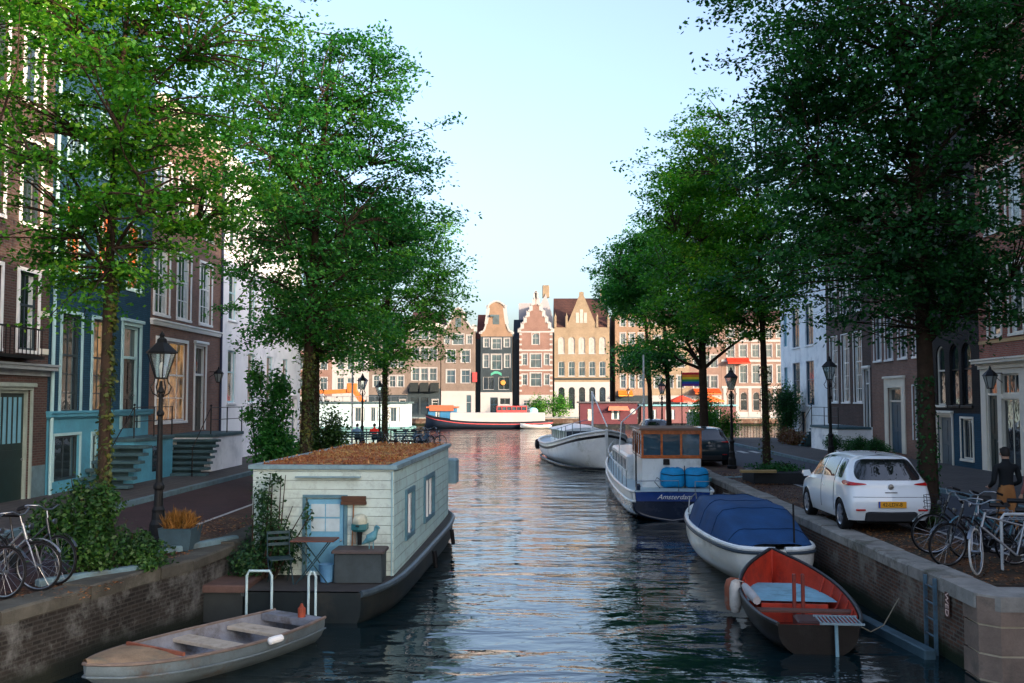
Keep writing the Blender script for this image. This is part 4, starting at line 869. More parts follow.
bushy('flower_bed_shrub', 'reddish low planting along the pavement before the right white house', 14.4, 57.0, QZ+.09, [(0, 0, .4, .6, 1.8, .45), (.2, 2.2, .4, .5, 1.4, .5), (.3, -1.8, .35, .5, 1., .4)], 7000, .11, LEAF('red_leaf', (.05, .02, .01), (.16, .05, .02), (.1, .12, .03), .2), seed=26)
bushy('leafy_shrub', 'green shrub at the river end of the right bank behind the dark car', 10.6, 63.5, QZ, [(0, 0, 1.5, 1.1, 1.0, 1.5), (1.4, .4, 1.0, .9, .8, 1.2)], 7000, .13, lfA, seed=27)
bushy('leafy_shrub', 'ivy weeds around the big dark trunk beside the white car', 8.1, 20.9, QZ, [(-.2, -.2, .25, .35, .35, .28), (-.4, -.3, .8, .1, .1, .5)], 900, .06, lfB, seed=28)
for k, (x, y, s) in enumerate(((-.0, 149.5, 1.3), (3.2, 150, 1.5))):
    bushy('river_shrub', ['dense shrub on the far quay below the banded gable', 'larger dense shrub on the far quay left of the arcaded base'][k], x, y, QZ, [(0, 0, 1.2*s, 1.3*s, 1*s, 1.3*s)], 1800, .3, lfA, seed=40+k)
# ------------------------------------------------------------------ street lamps
lglass, lnt, lb_ = nmat('lantern_glass'); lb_.inputs['Base Color'].default_value = (.7, .8, .82, 1); lb_.inputs['Roughness'].default_value = .08; lb_.inputs['Transmission Weight'].default_value = .85; lb_.inputs['IOR'].default_value = 1.1
def lamp(label, x, y, h=3.85, group='street lamps on the quays'):
    r = T('street_lamp', label, 'street lamp', (x, y, QZ), group=group); s = h/3.85
    b = MB(); b.lathe([(.19, 0), (.19, .1), (.16, .13), (.155, .34), (.12, .42), (.11, .55), (.12, .6), (.085, .66), (.075, .95), (.1, .99), (.1, 1.04), (.062, 1.1), (.055, 1.5)], n=12)
    b.build('base', black, r)
    p = MB(); p.lathe([(.055, 1.5), (.045, 2.3), (.07, 2.33), (.07, 2.37), (.042, 2.42), (.036, 2.72), (.06, 2.75), (.05, 2.8), (.03, 2.84), (.03, 2.95)], n=12); p.build('post', black, r)
    a = MB()
    for k in range(4):
        t = pi/4+k*pi/2; a.tube([(cos(t)*q, sin(t)*q, z) for q, z in ((.04, 2.66), (.15, 2.72), (.2, 2.84), (.13, 2.93), (.12, 3.0))], .012, 5)
    a.build('scroll_bracket', black, r)
    f = MB(); n = 6
    for k in range(n):
        t = 2*pi*k/n; f.bar((.11*cos(t), .11*sin(t), 3.0), (.26*cos(t), .26*sin(t), 3.46), .018)
    for rr, z in ((.11, 3.0), (.26, 3.46)): f.tube([(rr*cos(2*pi*k/n), rr*sin(2*pi*k/n), z) for k in range(n)], .016, 5, closed=True)
    f.build('lantern_frame', black, r)
    g = MB(); g.loft([[(q*cos(2*pi*k/n), q*sin(2*pi*k/n), z) for k in range(n)] for q, z in ((.105, 3.01), (.252, 3.45))], caps=False); g.build('lantern_glass', lglass, r)
    g = MB(); g.lathe([(.02, 3.0), (.035, 3.06), (.05, 3.2), (.03, 3.28), (0, 3.3)], n=8); g.build('bulb', M('frosted_bulb', (.75, .72, .65), .4), r)
    c = MB(); c.lathe([(.3, 3.46), (.29, 3.49), (.17, 3.6), (.1, 3.66), (.09, 3.72), (.04, 3.76), (.05, 3.8), (0, 3.88)], n=6); c.build('lantern_cap', black, r)
    for o in r.children: o.scale = (s, s, s)
    return r
l1 = lamp('old black street lamp with clear lantern, nearest, beside the left planter', -6.95, 18.2, 3.85)
for (x, y, lb, h) in ((7.4, 38.4, 'black street lamp beside the dark parked car on the right bank', 3.85), (11.9, 41.0, 'black street lamp on the right pavement before the white rendered house', 4.4),
     (-9.9, 56., 'black street lamp behind the seated people, left of two', 4.1), (-8.95, 56.2, 'black street lamp right of the seated person in red', 3.7), (7.3, 59., 'thin black street lamp near the river end of the right bank', 3.8), (13.5, 149.5, 'small street lamp on the far quay right of the arcaded house', 4.5)):
    s = h/3.85; c = dup(l1, (x, y, QZ), .3, lb)
    for o in c.children: o.scale = (s, s, s)
pz = T('sign_pole', 'plain grey pole standing left of the bench at the river end', 'pole', (-10.4, 55.6, QZ)); MB().tube([(0, 0, 0), (0, 0, 5.0)], .05, 8).build('pole', dullsteel, pz); MB().lathe([(.1, 0), (.1, .06), (.05, .1)], n=10).build('base', dullsteel, pz)
# ------------------------------------------------------------------ boats
def sec(hw, zs, zb, hwb, n=6, p=.55, x0=0):
    """half section from the sheer down to the keel"""
    out = []
    for k in range(n+1):
        t = k/n; z = zs+(zb-zs)*t
        x = hwb*(1-t)**p*1.0 if False else hw*(1-t**2.2)+0*t
        out.append((x, z))
    return out
def hull(mb, st, n=7, mi=0, pw=2.4, off=0., inner=False):
    """st: stations (y, half beam at the sheer, sheer height, keel height); stern first"""
    rings = []; ym = (st[0][0]+st[-1][0])/2; hl = abs(st[-1][0]-st[0][0])/2
    for (y, hw, zs, zk) in st:
        y = ym+(y-ym)*(1-off/hl); zs = zs-off*.12
        hw = max(.012, hw-off); zk2 = zk+off
        half = []
        for k in range(n+1):
            t = k/n; half.append((hw*(1-t**pw), y, zs+(zk2-zs)*(t**.85)))
        ring = [(x, y_, z) for x, y_, z in half]+[(-x, y_, z) for x, y_, z in reversed(half[:-1])]
        rings.append(ring)
    mb.loft(rings, closed=False, mi=mi)
    for R_ in (rings[0], rings[-1]): mb.add(R_, [tuple(range(len(R_)))], mi)
    return rings
def railpath(st, out=0., dz=0.):
    a = [(hw+out, y, zs+dz) for y, hw, zs, zk in st]; b = [(-(hw+out), y, zs+dz) for y, hw, zs, zk in reversed(st)]; return a+b
def deckmesh(st, dz=0., inset=0., cr=.03, y0=-99, y1=99):
    s = [q for q in st if y0 <= q[0] <= y1]; rings = []
    for y, hw, zs, zk in s:
        h = max(.01, hw-inset); rings.append([(-h, y, zs+dz), (-h*.5, y, zs+dz+cr*.75), (0, y, zs+dz+cr), (h*.5, y, zs+dz+cr*.75), (h, y, zs+dz)])
    return MB().loft(rings, closed=False)
def smooth_st(st, n=22):
    """resample stations smoothly"""
    ys = np.array([s[0] for s in st], float); A = np.array(st, float); t = np.linspace(0, len(st)-1, n); out = []
    for u in t:
        i = min(int(u), len(st)-2); f_ = u-i; p0 = A[max(i-1, 0)]; p1 = A[i]; p2 = A[i+1]; p3 = A[min(i+2, len(st)-1)]
        out.append(tuple(.5*((2*p1)+(-p0+p2)*f_+(2*p0-5*p1+4*p2-p3)*f_**2+(-p0+3*p1-3*p2+p3)*f_**3)))
    return out
hw_white = M('hull_white', (.82, .84, .82), .3, .08, 1.5, coat=.3, dirt=(.5, .52, .46)); hw_cream = M('hull_cream', (.74, .71, .64), .35, .1, 1.5, coat=.3, dirt=(.42, .4, .32))
navy = M('hull_navy', (.01, .02, .045), .25, .2, 2, coat=.4); blk = M('hull_black', (.012, .015, .017), .4, .3, 2, dirt=(.05, .045, .04))
rope = M('rope', (.16, .14, .1), .9, .2, 20)
# --- small open aluminium rowing boat, lower left
rb = T('rowing_boat', 'small weathered grey open boat with a tan foredeck moored at the lower left', 'boat', (-4.62, 13.95, 0), rz=rad(150))
# local +y = bow
st = smooth_st([(-1.85, .52, .40, -.16), (-1.2, .64, .38, -.18), (-.2, .72, .37, -.18), (.8, .62, .39, -.14), (1.5, .38, .42, .02), (1.9, .03, .46, .3)], 20)
alu = M('dull_aluminium', (.14, .18, .2), .5, .3, 2.5, metal=.2, dirt=(.12, .08, .055)); alui = M('boat_interior', (.2, .21, .24), .6, .3, 3, dirt=(.1, .08, .07))
b = MB(); hull(b, st); b.build('hull', alu, rb, smooth=50)
b = MB(); hull(b, st, off=.035); b.build('interior', alui, rb, smooth=50)
MB().tube(railpath(st), .024, 6).build('gunwale', M('worn_wood_rail', (.17, .13, .11), .6, .3, 5), rb)
MB().tube(railpath(st, .01, -.16), .014, 6).build('rub_rail', alu, rb)
deckmesh(st, .015, -.02, .05, y0=.85).build('foredeck', M('tan_deck', (.3, .2, .12), .75, .3, 3, bmp=.5, dirt=(.15, .14, .1)), rb, smooth=40)
for y, hh in ((-1.1, .62), (-.15, .7)): MB().bev(-hh, hh, y-.16, y+.16, .26, .31, .01).build('thwart', M('bleached_plank', (.45, .38, .3), .75, .2, 5, dirt=(.25, .2, .15)), rb)
MB().box(-.5, .5, -1.83, -1.55, .3, .4).build('stern_bench', alui, rb)
MB().bar((-.56, .86, .43), (.56, .86, .43), .04, .045).build('deck_beam', M('worn_red_wood', (.3, .1, .06), .6, .3, 5), rb)
for (xx, yy) in ((.3, .5), (.12, .55), (-.25, .45)): MB().bev(xx-.05, xx+.05, yy-.1, yy+.1, .0, .14, .01).build('rib', oldwood, rb)
fe = MB(); fe.lathe([(0, -.13), (.05, -.11), (.055, 0), (.05, .11), (0, .13)], (-.78, -.55, .36), 10, axis='y'); fe.build('fender', white, rb)
can = T('fuel_can', 'small rusty red can standing on the stern bench of the grey boat', 'can', tuple(rb.matrix_basis @ Vector((-.2, -1.68, .4)))); c = MB(); c.lathe([(.06, 0), (.06, .13), (.03, .16), (.02, .2)], n=10); c.build('body', M('rust_red', (.3, .06, .03), .6, .3, 8), can); MB().tube([(-.04, 0, .15), (0, 0, .24), (.04, 0, .15)], .007, 5).build('handle', black, can)
# --- white houseboat
hb = T('houseboat', 'white clapboard houseboat with a sedum roof and pale blue door, moored on the left', 'houseboat', (-3.9, 18.05, 0), rz=rad(-1.2))
hs = siding('white_clapboard', (.64, .74, .66), (.22, .26, .25)); hs2 = siding('side_clapboard', (.6, .84, .8), (.2, .27, .28), .2)
st = smooth_st([(-1.35, .98, .5, -.3), (-1.0, 1.16, .5, -.3), (.3, 1.42, .52, -.3), (4, 1.5, .55, -.3), (7.6, 1.52, .6, -.3), (9.2, 1.3, .66, -.3), (9.9, .7, .75, -.2)], 22)
b = MB(); hull(b, st, pw=5); b.build('hull', M('tarred_hull', (.008, .014, .016), .5, .35, 1.5, dirt=(.03, .03, .025), spec=.3), hb, smooth=40)
MB().tube(railpath(st, .0, -.02), .06, 8).build('rub_rail', M('grey_steel_rail', (.06, .085, .1), .4, .3, 3), hb)
deckmesh(st, .02, .02, .0).build('deck', M('deck_planks', (.05, .045, .042), .8, .3, 3), hb)
X0, X1, Y1, ZB, ZT = -1.28, 1.3, 8.85, .55, 2.46
wb = MB()
# front wall with the door opening, side wall with two windows
def hwall(holes, W, H, mat, name, M4):
    q = MB(); facade(q, W, H, holes, [(99, 0)], base=0, th=.08); q.v = [tuple(M4 @ Vector(v)) for v in q.v]; return q.build(name, mat, hb)
FM = Matrix.Translation((X0, 0, ZB)); hwall([(.98, 1.68, .06, 1.38, 0)], X1-X0, ZT-ZB-.02, hs, 'front_wall', FM)
SM = Matrix.Translation((X1, .0, ZB)) @ Matrix.Rotation(pi/2, 4, 'Z'); hwall([(1.35, 2.35, .5, 1.35, 0), (4.0, 5.6, .5, 1.4, 0)], Y1, ZT-ZB-.02, hs2, 'side_wall', SM)
q = MB(); q.box(X0+.001, X0+.06, .01, Y1, ZB, ZT-.02); q.box(X0+.06, X1-.09, Y1-.06, Y1-.001, ZB, ZT-.02); q.box(X0+.08, X1-.09, .09, Y1-.1, ZB, ZT-.1); q.build('rear_walls', hs2, hb)
dm = M('pale_blue_door', (.16, .38, .52), .45, .15, 3)
d = MB(); d.box(X0+1.0, X0+1.66, .03, .07, ZB+.06, ZB+1.36)
for (a, c) in ((.98-.06, .98), (1.68, 1.68+.06)): d.box(X0+a, X0+c, -.02, .03, ZB+.0, ZB+1.44, 1)
d.box(X0+.98, X0+1.68, -.02, .03, ZB+1.385, ZB+1.44, 1)
for z in (ZB+.1, ): d.bev(X0+1.08, X0+1.58, .018, .031, z, z+.5, .01)
od = d.build('door', [dm, M('door_frame_blue', (.1, .2, .24), .5)], hb)
for i in range(2):
    for j in range(2): MB().box(X0+1.07+i*.27, X0+1.32+i*.27, .022, .029, ZB+.78+j*.26, ZB+1.01+j*.26).build('pane', M('lace_pane', (.5, .6, .62), .15, .1, 6, spec=.8), od)
MB().lathe([(0, 0), (.02, .01), (.02, .04)], (X0+1.62, -.02, ZB+.62), 8, axis='y').build('handle', steel, od)
for (y0, y1, z0, z1, n) in ((1.35, 2.35, .5, 1.35, 2), (4.0, 5.6, .5, 1.4, 3)):
    f = MB(); z0 += ZB; z1 += ZB; xa, xb = X1-.02, X1+.045
    for a, c in ((y0-.06, y0+.03), (y1-.03, y1+.06)): f.box(xa, xb, a, c, z0-.06, z1+.06)
    f.box(xa, xb, y0+.03, y1-.03, z0-.06, z0+.03); f.box(xa, xb, y0+.03, y1-.03, z1-.03, z1+.06)
    for k in range(1, n): yy = y0+(y1-y0)*k/n; f.box(xa, xb-.02, yy-.02, yy+.02, z0+.03, z1-.03, 1)
    w0 = f.build('window', [M('window_trim_blue', (.09, .2, .25), .5), white], hb); MB().box(X1-.055, X1-.03, y0, y1, z0, z1).build('pane', glassb, w0)
    cc = MB(); cc.box(X1-.028, X1-.022, y0+.04, y0+.32, z0+.05, z1-.05); cc.box(X1-.028, X1-.022, y1-.32, y1-.04, z0+.05, z1-.05); cc.build('curtain', curtain, w0)
fas = M('blue_grey_fascia', (.22, .33, .36), .5, .2, 2, dirt=(.1, .16, .18))
f = MB(); e = .07
f.box(X0-e, X1+e, -e, .1, ZT-.01, ZT+.065); f.box(X0-e, X1+e, Y1-.1, Y1+e, ZT-.01, ZT+.065); f.box(X0-e, X0+.1, .1, Y1-.1, ZT-.01, ZT+.065); f.box(X1-.1, X1+e, .1, Y1-.1, ZT-.01, ZT+.065)
f.box(X0+.8, X1-.6, -.12, -.003, ZT-.16, ZT-.135, 0); f.build('roof_edge', fas, hb)
m, nt, bb = nmat('sedum_roof'); cc = ocoord(nt); n1 = noise(nt, 2.2, 9, .75, cc); n2 = noise(nt, 22, 6, .8, cc)
c1 = ramp(nt, n1.outputs[0], [(.36, (.22, .045, .02)), (.47, (.45, .14, .05)), (.56, (.6, .38, .15)), (.66, (.22, .2, .07))]); c2 = mixc(nt, .55, c1, ramp(nt, n2.outputs[0], [(.35, (.25, .2, .18)), (.65, (1, .95, .9))]), 'MULTIPLY')
nt.links.new(c2, bb.inputs['Base Color']); bb.inputs['Roughness'].default_value = 1; bump(nt, bb, n2.outputs[0], 1., .06)
R_ = random.Random(3); g = MB(); nx, ny = 26, 80; vs = []
for j in range(ny+1):
    for i in range(nx+1): vs.append((X0+.1+(X1-X0-.2)*i/nx, .1+(Y1-.2)*j/ny, ZT+.05+R_.uniform(-.012, .035)))
g.add(vs, [(j*(nx+1)+i, j*(nx+1)+i+1, (j+1)*(nx+1)+i+1, (j+1)*(nx+1)+i) for j in range(ny) for i in range(nx)]); g.build('sedum_mat', m, hb)
Rs = np.random.default_rng(77); ns = 9000; Ps = np.stack([Rs.uniform(X0+.12, X1-.12, ns), Rs.uniform(.12, Y1-.12, ns), np.zeros(ns)], 1); dens = np.sin(Ps[:, 0]*3.1+Ps[:, 1]*.7)*np.cos(Ps[:, 1]*1.9-Ps[:, 0])+Rs.normal(size=ns)*.5; Ps = Ps[dens > -.1]; ns = len(Ps)
Ps[:, 2] = ZT+.06+Rs.random(ns)**2*.07; Ds = unit(np.array([0, 0, .7])+Rs.normal(size=(ns, 3))*.6); Ns = unit(np.cross(Ds, Rs.normal(size=(ns, 3)))); Ls = Rs.uniform(.03, .075, ns)
leafmesh('sedum_plants', Ps, Ds, Ns, Ls, Ls*.5, LEAF('sedum_leaf', (.12, .03, .012), (.4, .13, .05), (.6, .4, .15), .2, (.2, .25, .06), .92), hb)
b = MB(); b.bev(X1-1.1, X1+.2, Y1+.08, Y1+.85, 1.45, 2.1, .04); b.box(X1-1.0, X1-.1, Y1+.1, Y1+.8, .6, 1.449); b.build('stern_locker', M('grey_blue_locker', (.2, .33, .38), .5, .2, 2), hb)
b = MB(); b.tube([(-.3, -.06, ZB), (-.3, -.06, ZB+.6)], .02); 
# gutter pipe and lamps, fenders
MB().tube([(X1-.03, -.025, ZB), (X1-.03, -.025, ZT-.05)], .014, 6).build('corner_pipe', tealfr, hb)
for yy in (3.0, 6.4): MB().tube([(1.66, yy, .55), (1.7, yy, .2)], .05, 8).build('fender', rubber, hb)
# things on the foredeck (world coordinates)
def loc(x, y, z): return tuple(hb.matrix_basis @ Vector((x, y, z)))
DZ = .54
ch = T('deck_chest', 'dark grey storage chest on the houseboat foredeck', 'chest', loc(.78, -.4, DZ)); MB().bev(-.42, .42, -.26, .26, 0, .5, .02).build('body', M('dark_grey_chest', (.045, .06, .065), .5, .3, 3), ch); MB().bev(-.46, .46, -.3, .3, .502, .56, .02).build('lid', M('chest_lid', (.09, .07, .065), .6, .3, 3), ch)
ob = T('outboard_motor', 'teal and cream outboard motor on a bracket by the houseboat door', 'outboard motor', loc(.72, -.18, DZ+.6)); ob.scale = (.85, .85, .85)
c = MB(); c.loft([[(x*sx, y*sy, z) for x, y in ((-.13, -.1), (.0, -.17), (.13, -.1), (.15, .06), (.08, .16), (-.08, .16), (-.15, .06))] for sx, sy, z in ((.8, .8, .36), (1, 1, .42), (1, 1, .5), (.85, .85, .58), (.4, .5, .62))]); c.build('cowling', M('motor_cowl', (.5, .5, .38), .3, .25, 6, coat=.3), ob, smooth=50)
c = MB(); c.loft([[(x*s, y*s, z) for x, y in ((-.16, -.12), (0, -.18), (.16, -.12), (.17, .1), (-.17, .1))] for s, z in ((.7, .26), (1, .31), (1, .42))]); c.build('motor_block', M('motor_teal', (.03, .16, .18), .4), ob)
c = MB(); c.lathe([(.045, -.02), (.05, .1), (.06, .27)], n=10); c.tube([(0, -.1, .38), (0, -.42, .42)], .018, 6); c.build('shaft', black, ob); MB().bar((-.12, .1, -.02), (-.12, .1, .3), .05).build('bracket', oldwood, ob)
br = T('broom', 'broom leaning upside down against the houseboat wall', 'broom', loc(.55, -.1, DZ)); MB().tube([(0, 0, 0), (.03, .05, 1.28)], .013, 6).build('broomstick', wood, br); c = MB(); c.bev(-.2, .26, .0, .1, 1.28, 1.34, .01); c.bev(-.19, .25, .005, .095, 1.342, 1.43, .005); c.build('brush_head', M('brown_bristle', (.1, .05, .03), .9), br)
sgl = T('bird_figure', 'small blue-grey bird figure standing on the dark deck chest', 'figurine', loc(.98, -.48, DZ+.56))
c = MB(); c.tube([(-.05, -.03, .12), (-.02, -.02, .18), (.04, 0, .22), (.08, .01, .3), (.1, .0, .38)], [.03, .085, .08, .04, .045], 8); c.tube([(.1, -.02, .39), (.15, -.08, .38), (.17, -.13, .36)], [.03, .018, .006], 6); c.tube([(-.05, 0, .15), (-.16, .03, .08)], [.06, .015], 6)
for s_ in (-.03, .04): c.tube([(s_, 0, 0), (s_, 0, .14)], .01, 5)
c.build('body', M('bird_teal', (.1, .28, .33), .5, .3, 10), sgl, smooth=50)
def chair(label, x, y, rz, mat):
    r = T('folding_chair', label, 'chair', loc(x, y, DZ), rz)
    s = MB(); 
    for k in range(5): s.box(-.2, .2, -.2+k*.085, -.14+k*.085, .42, .435)
    s.build('seat', mat, r); s = MB()
    for z in (.62, .72, .82): s.box(-.2, .2, .2, .215, z, z+.05)
    s.build('backrest', mat, r)
    for sx in (-.19, .19):
        l = MB(); l.tube([(sx, .2, .86), (sx, .16, .44), (sx, -.22, 0)], .011, 5); l.build('leg', mat, r)
        l = MB(); l.tube([(sx*.9, -.2, .42), (sx*.9, .22, 0)], .011, 5); l.build('leg', mat, r)
    return r
fold = M('dark_teal_metal', (.02, .05, .06), .45, .2, 6)
chair('dark folding chair beside the bistro table on the houseboat deck', -.55, -.75, rad(25), fold)
tb = T('bistro_table', 'folding bistro table with crossed legs before the blue houseboat door', 'table', loc(.02, -.62, DZ)); c = MB(); c.bev(-.38, .38, -.26, .26, .72, .745, .01); c.build('tabletop', M('red_brown_top', (.12, .05, .035), .6, .2, 5), tb)
for sy in (-.2, .2):
    for s_ in (-1, 1): MB().tube([(s_*.28, sy, 0), (-s_*.28, sy, .72)], .011, 5).build('leg', fold, tb)
bk = T('bucket', 'light blue bucket on the houseboat deck between table and chest', 'bucket', loc(.22, -.55, DZ)); MB().lathe([(.0, .01), (.11, .0), (.14, .28), (.15, .3), (.13, .29), (.1, .04), (0, .04)], n=14).build('body', M('bucket_blue', (.1, .25, .42), .4), bk, smooth=40); MB().tube([(-.14, 0, .28), (-.1, .0, .2), (.1, 0, .2), (.14, 0, .28)], .006, 5).build('handle', steel, bk)
for k, x in enumerate((-.92, .12)):
    r = T('boarding_rail', ['bent pale steel boarding rail, left one at the houseboat bow', 'bent pale steel boarding rail, right one beside the houseboat chest'][k], 'handrail', loc(x, -1.42, .0), group='boarding rails at the houseboat bow')
    dx = .42 if k == 0 else .12; y = -.0
    MB().tube([(0, y, .1), (0, y, .78), (.04, y, .86), (dx-.04, y, .86), (dx, y, .78), (dx, y, .1)], .022, 8).build('rail', M('pale_rail', (.45, .6, .62), .35, .15, 5), r)
dk = T('mooring_platform', 'dark timber step between the quay and the houseboat', 'platform', (-5.38, 17.4, 0)); MB().bev(-.35, .5, -.75, 1.2, .5, .62, .02).build('top', M('platform_wood', (.1, .06, .05), .8, .3, 3), dk); MB().box(-.3, .45, -.7, 1.15, -.3, .498).build('float', M('platform_float', (.025, .03, .03), .6), dk)
# --- sloop with a blue cover
sl = T('covered_sloop', 'cream sloop under a taut dark blue canvas cover, moored behind the red boat', 'boat', (4.5, 22.8, 0), rz=rad(3.5))
st = smooth_st([(-3.15, .12, .80, .1), (-3.05, .55, .80, .02), (-2.7, .82, .8, -.1), (-1.6, .97, .8, -.2), (.2, 1.0, .84, -.25), (1.8, .8, .93, -.2), (2.8, .42, 1.02, -.05), (3.25, .03, 1.08, .2)], 30)
b = MB(); hull(b, st, pw=3.2, n=9); b.build('hull', hw_cream, sl, smooth=50)
MB().tube(railpath(st, .01, -.07), .035, 8).build('rub_rail', M('rub_rail_dark', (.04, .06, .08), .5), sl)
MB().tube(railpath(st, -.02, .0), .05, 8).build('gunwale', hw_white, sl); 
dk_ = deckmesh(st, .03, .02, .05, y0=1.2); dk_.build('foredeck', hw_white, sl, smooth=40)
cov = MB(); prof = [(-3.0, .48, .03), (-2.8, .74, .08), (-2.4, .83, .24), (-1.9, .9, .42), (-1.4, .94, .56), (-1.1, .95, .6), (-.3, .96, .62), (.5, .95, .62), (.9, .92, .6), (1.3, .84, .3), (1.5, .76, .1)]; rings = []
for (y, hw, hh) in prof:
    zz = .86+max(0, y)*.04; ring = []
    for k in range(17):
        t = -1+2*k/16; x = hw*t*(1 if abs(t) > .93 else .97); z = zz+hh*(1-abs(t)**8)*(1+.06*cos(t*11+y*2.2)*abs(t))*(1-.07*(1-t*t)*sin(y*2.6)**2)-.0; ring.append((x, y, z))
    rings.append(ring)
cov.loft(rings, closed=False); cov.loft([[(p[0]*1.01, p[1], p[2]-.0) for p in (r_[0], )][0:1]+[(r_[0][0]*1.02, r_[0][1], r_[0][2]-.09)] for r_ in rings], closed=False); cov.loft([[r_[-1], (r_[-1][0]*1.02, r_[-1][1], r_[-1][2]-.09)] for r_ in rings], closed=False)
cov.build('canvas_cover', M('blue_canvas', (.012, .06, .17), .75, .25, 1.8, bmp=.5), sl, smooth=60)
for q in (2, 4, 6, 8): MB().tube([(p[0], p[1], p[2]+.006) for p in rings[q]], .009, 5).build('cover_seam', M('navy_seam', (.006, .03, .09), .8), sl)
MB().tube([(.35, -2.95, .55), (.35, -2.9, 1.65)], .02, 6).build('mooring_stake', black, sl)
for sx in (-1, 1): MB().tube([(sx*.75, 1.7, .98), (sx*.72, 1.75, 1.28), (sx*.35, 2.7, 1.35), (sx*.3, 2.75, 1.05)], .016, 6).build('bow_rail', steel, sl)
MB().lathe([(.06, 1.0), (.06, 1.12), (.08, 1.13), (.08, 1.15)], (0.15, 2.3, 0), 8).build('bollard', M('orange_bollard', (.5, .12, .04), .5), sl)
text('registration', '-mar-', .1, M('red_letter', (.55, .05, .04), .5), sl, (.25, -3.12, .6), (pi/2, 0, 0))
# --- red open boat
rd = T('open_motor_boat', 'open wooden boat with bright red inside and pale blue floor, nearest on the right', 'boat', (4.28, 17.1, -.05), rz=rad(-5)); rd.scale = (.93, .96, .95)
st = smooth_st([(-2.35, .62, .5, -.1), (-1.6, .82, .5, -.18), (-.4, .93, .53, -.2), (.7, .86, .62, -.16), (1.7, .56, .76, -.05), (2.5, .05, .93, .2)], 24)
b = MB(); hull(b, st, pw=2.8, n=8); b.build('hull', M('dark_varnish_hull', (.008, .005, .004), .5, .35, 3, spec=.25, dirt=(.02, .018, .015)), rd, smooth=50)
redp = M('red_lead_paint', (.5, .05, .025), .5, .22, 3, dirt=(.25, .04, .03)); b = MB(); hull(b, st, pw=2.8, n=8, off=.045); b.build('interior', redp, rd, smooth=50)
MB().tube(railpath(st), .035, 6).build('gunwale', M('dark_gunwale', (.03, .03, .032), .5, .3, 4), rd)
b = MB(); s2 = [(y, max(.02, hw*.95-.08), .38, 0) for y, hw, zs, zk in st]; deckmesh(s2, 0, 0, .0, y0=-.15, y1=1.9).build('floor_panel', M('pale_blue_deck', (.22, .45, .55), .6, .2, 2, dirt=(.12, .25, .3)), rd)
MB().box(-.58, .58, -.2, -.15, .06, .38).build('bulkhead', redp, rd); deckmesh([(y, max(.02, hw*.64-.05), .06, 0) for y, hw, zs, zk in st], 0, 0, 0, y0=-2.3, y1=-.45).build('sole', redp, rd)
MB().bev(-.88, .88, -.85, -.62, .36, .4, .01).build('thwart', M('thwart_wood', (.12, .05, .035), .6), rd); MB().bev(-.6, .6, -2.3, -1.95, .36, .4, .01).build('stern_seat', redp, rd)
MB().bev(-.2, .2, -1.75, -1.2, .08, .42, .03).build('engine_box', M('engine_box', (.07, .03, .025), .6), rd)
for x in (-.05, .1): MB().bev(x-.03, x+.03, -.5, -.43, .05, .95, .01).build('post', M('post_red', (.2, .04, .03), .6), rd)
for k in range(7):
    st_i = st[3+k*2]
    for s_ in (-1, 1): b = MB(); b.tube([(s_*(st_i[1]-.05), st_i[0], st_i[2]-.02), (s_*(st_i[1]*.9-.05), st_i[0], st_i[2]-.25), (s_*(st_i[1]*.6), st_i[0], .04)], .018, 5); b.build('rib', redp, rd)
g = MB()
for k in range(11): g.bar((.0+k*.06, -2.62, .58), (.0+k*.06, -2.1, .58), .02)
g.bar((-.03, -2.63, .58), (.64, -2.63, .58), .03); g.bar((-.03, -2.08, .58), (.64, -2.08, .58), .03); g.build('stern_grating', M('grating_grey', (.2, .27, .3), .4, .2, 6), rd)
MB().tube([(.25, -2.45, .56), (.27, -2.45, -.35)], .028, 8).build('rudder_post', M('post_blue_grey', (.22, .36, .42), .4), rd)
for (x, y, z, r_, mt) in ((-1.0, .15, .42, .11, 'fender_white'), (-1.05, .45, .4, .12, 'fender_brown')):
    f = MB(); f.lathe([(0, -.3), (r_*.7, -.27), (r_, -.15), (r_, .15), (r_*.7, .27), (0, .31)], (x, y, z), 12); f.tube([(x, y, z+.3), (x+.15, y, .68)], .01, 5)
    f.build('fender', M(mt, (.55, .5, .44) if 'white' in mt else (.28, .09, .05), .6, .2, 6, dirt=(.25, .2, .16)), rd, smooth=50)
f = MB(); f.tube([(-.75, -.9, .56), (-.82, -.4, .6), (-.84, .1, .62)], [.07, .09, .06], 8); f.build('rolled_sail', M('pale_roll', (.45, .43, .42), .8), rd, smooth=60)
MB().tube([(.6, -2.25, .5), (.85, -2.1, .36), (1.1, -1.9, .42), (1.42, -1.6, .78)], .010, 5).build('mooring_line', rope, rd)
dr = T('floating_beam', 'weathered blue-grey beam floating along the right quay wall', 'beam', (5.6, 14.6, .06), rz=rad(6)); MB().bev(-.09, .09, 0, 3.4, -.08, .08, .02).build('beam', M('beam_blue', (.05, .09, .11), .6, .3, 4), dr)
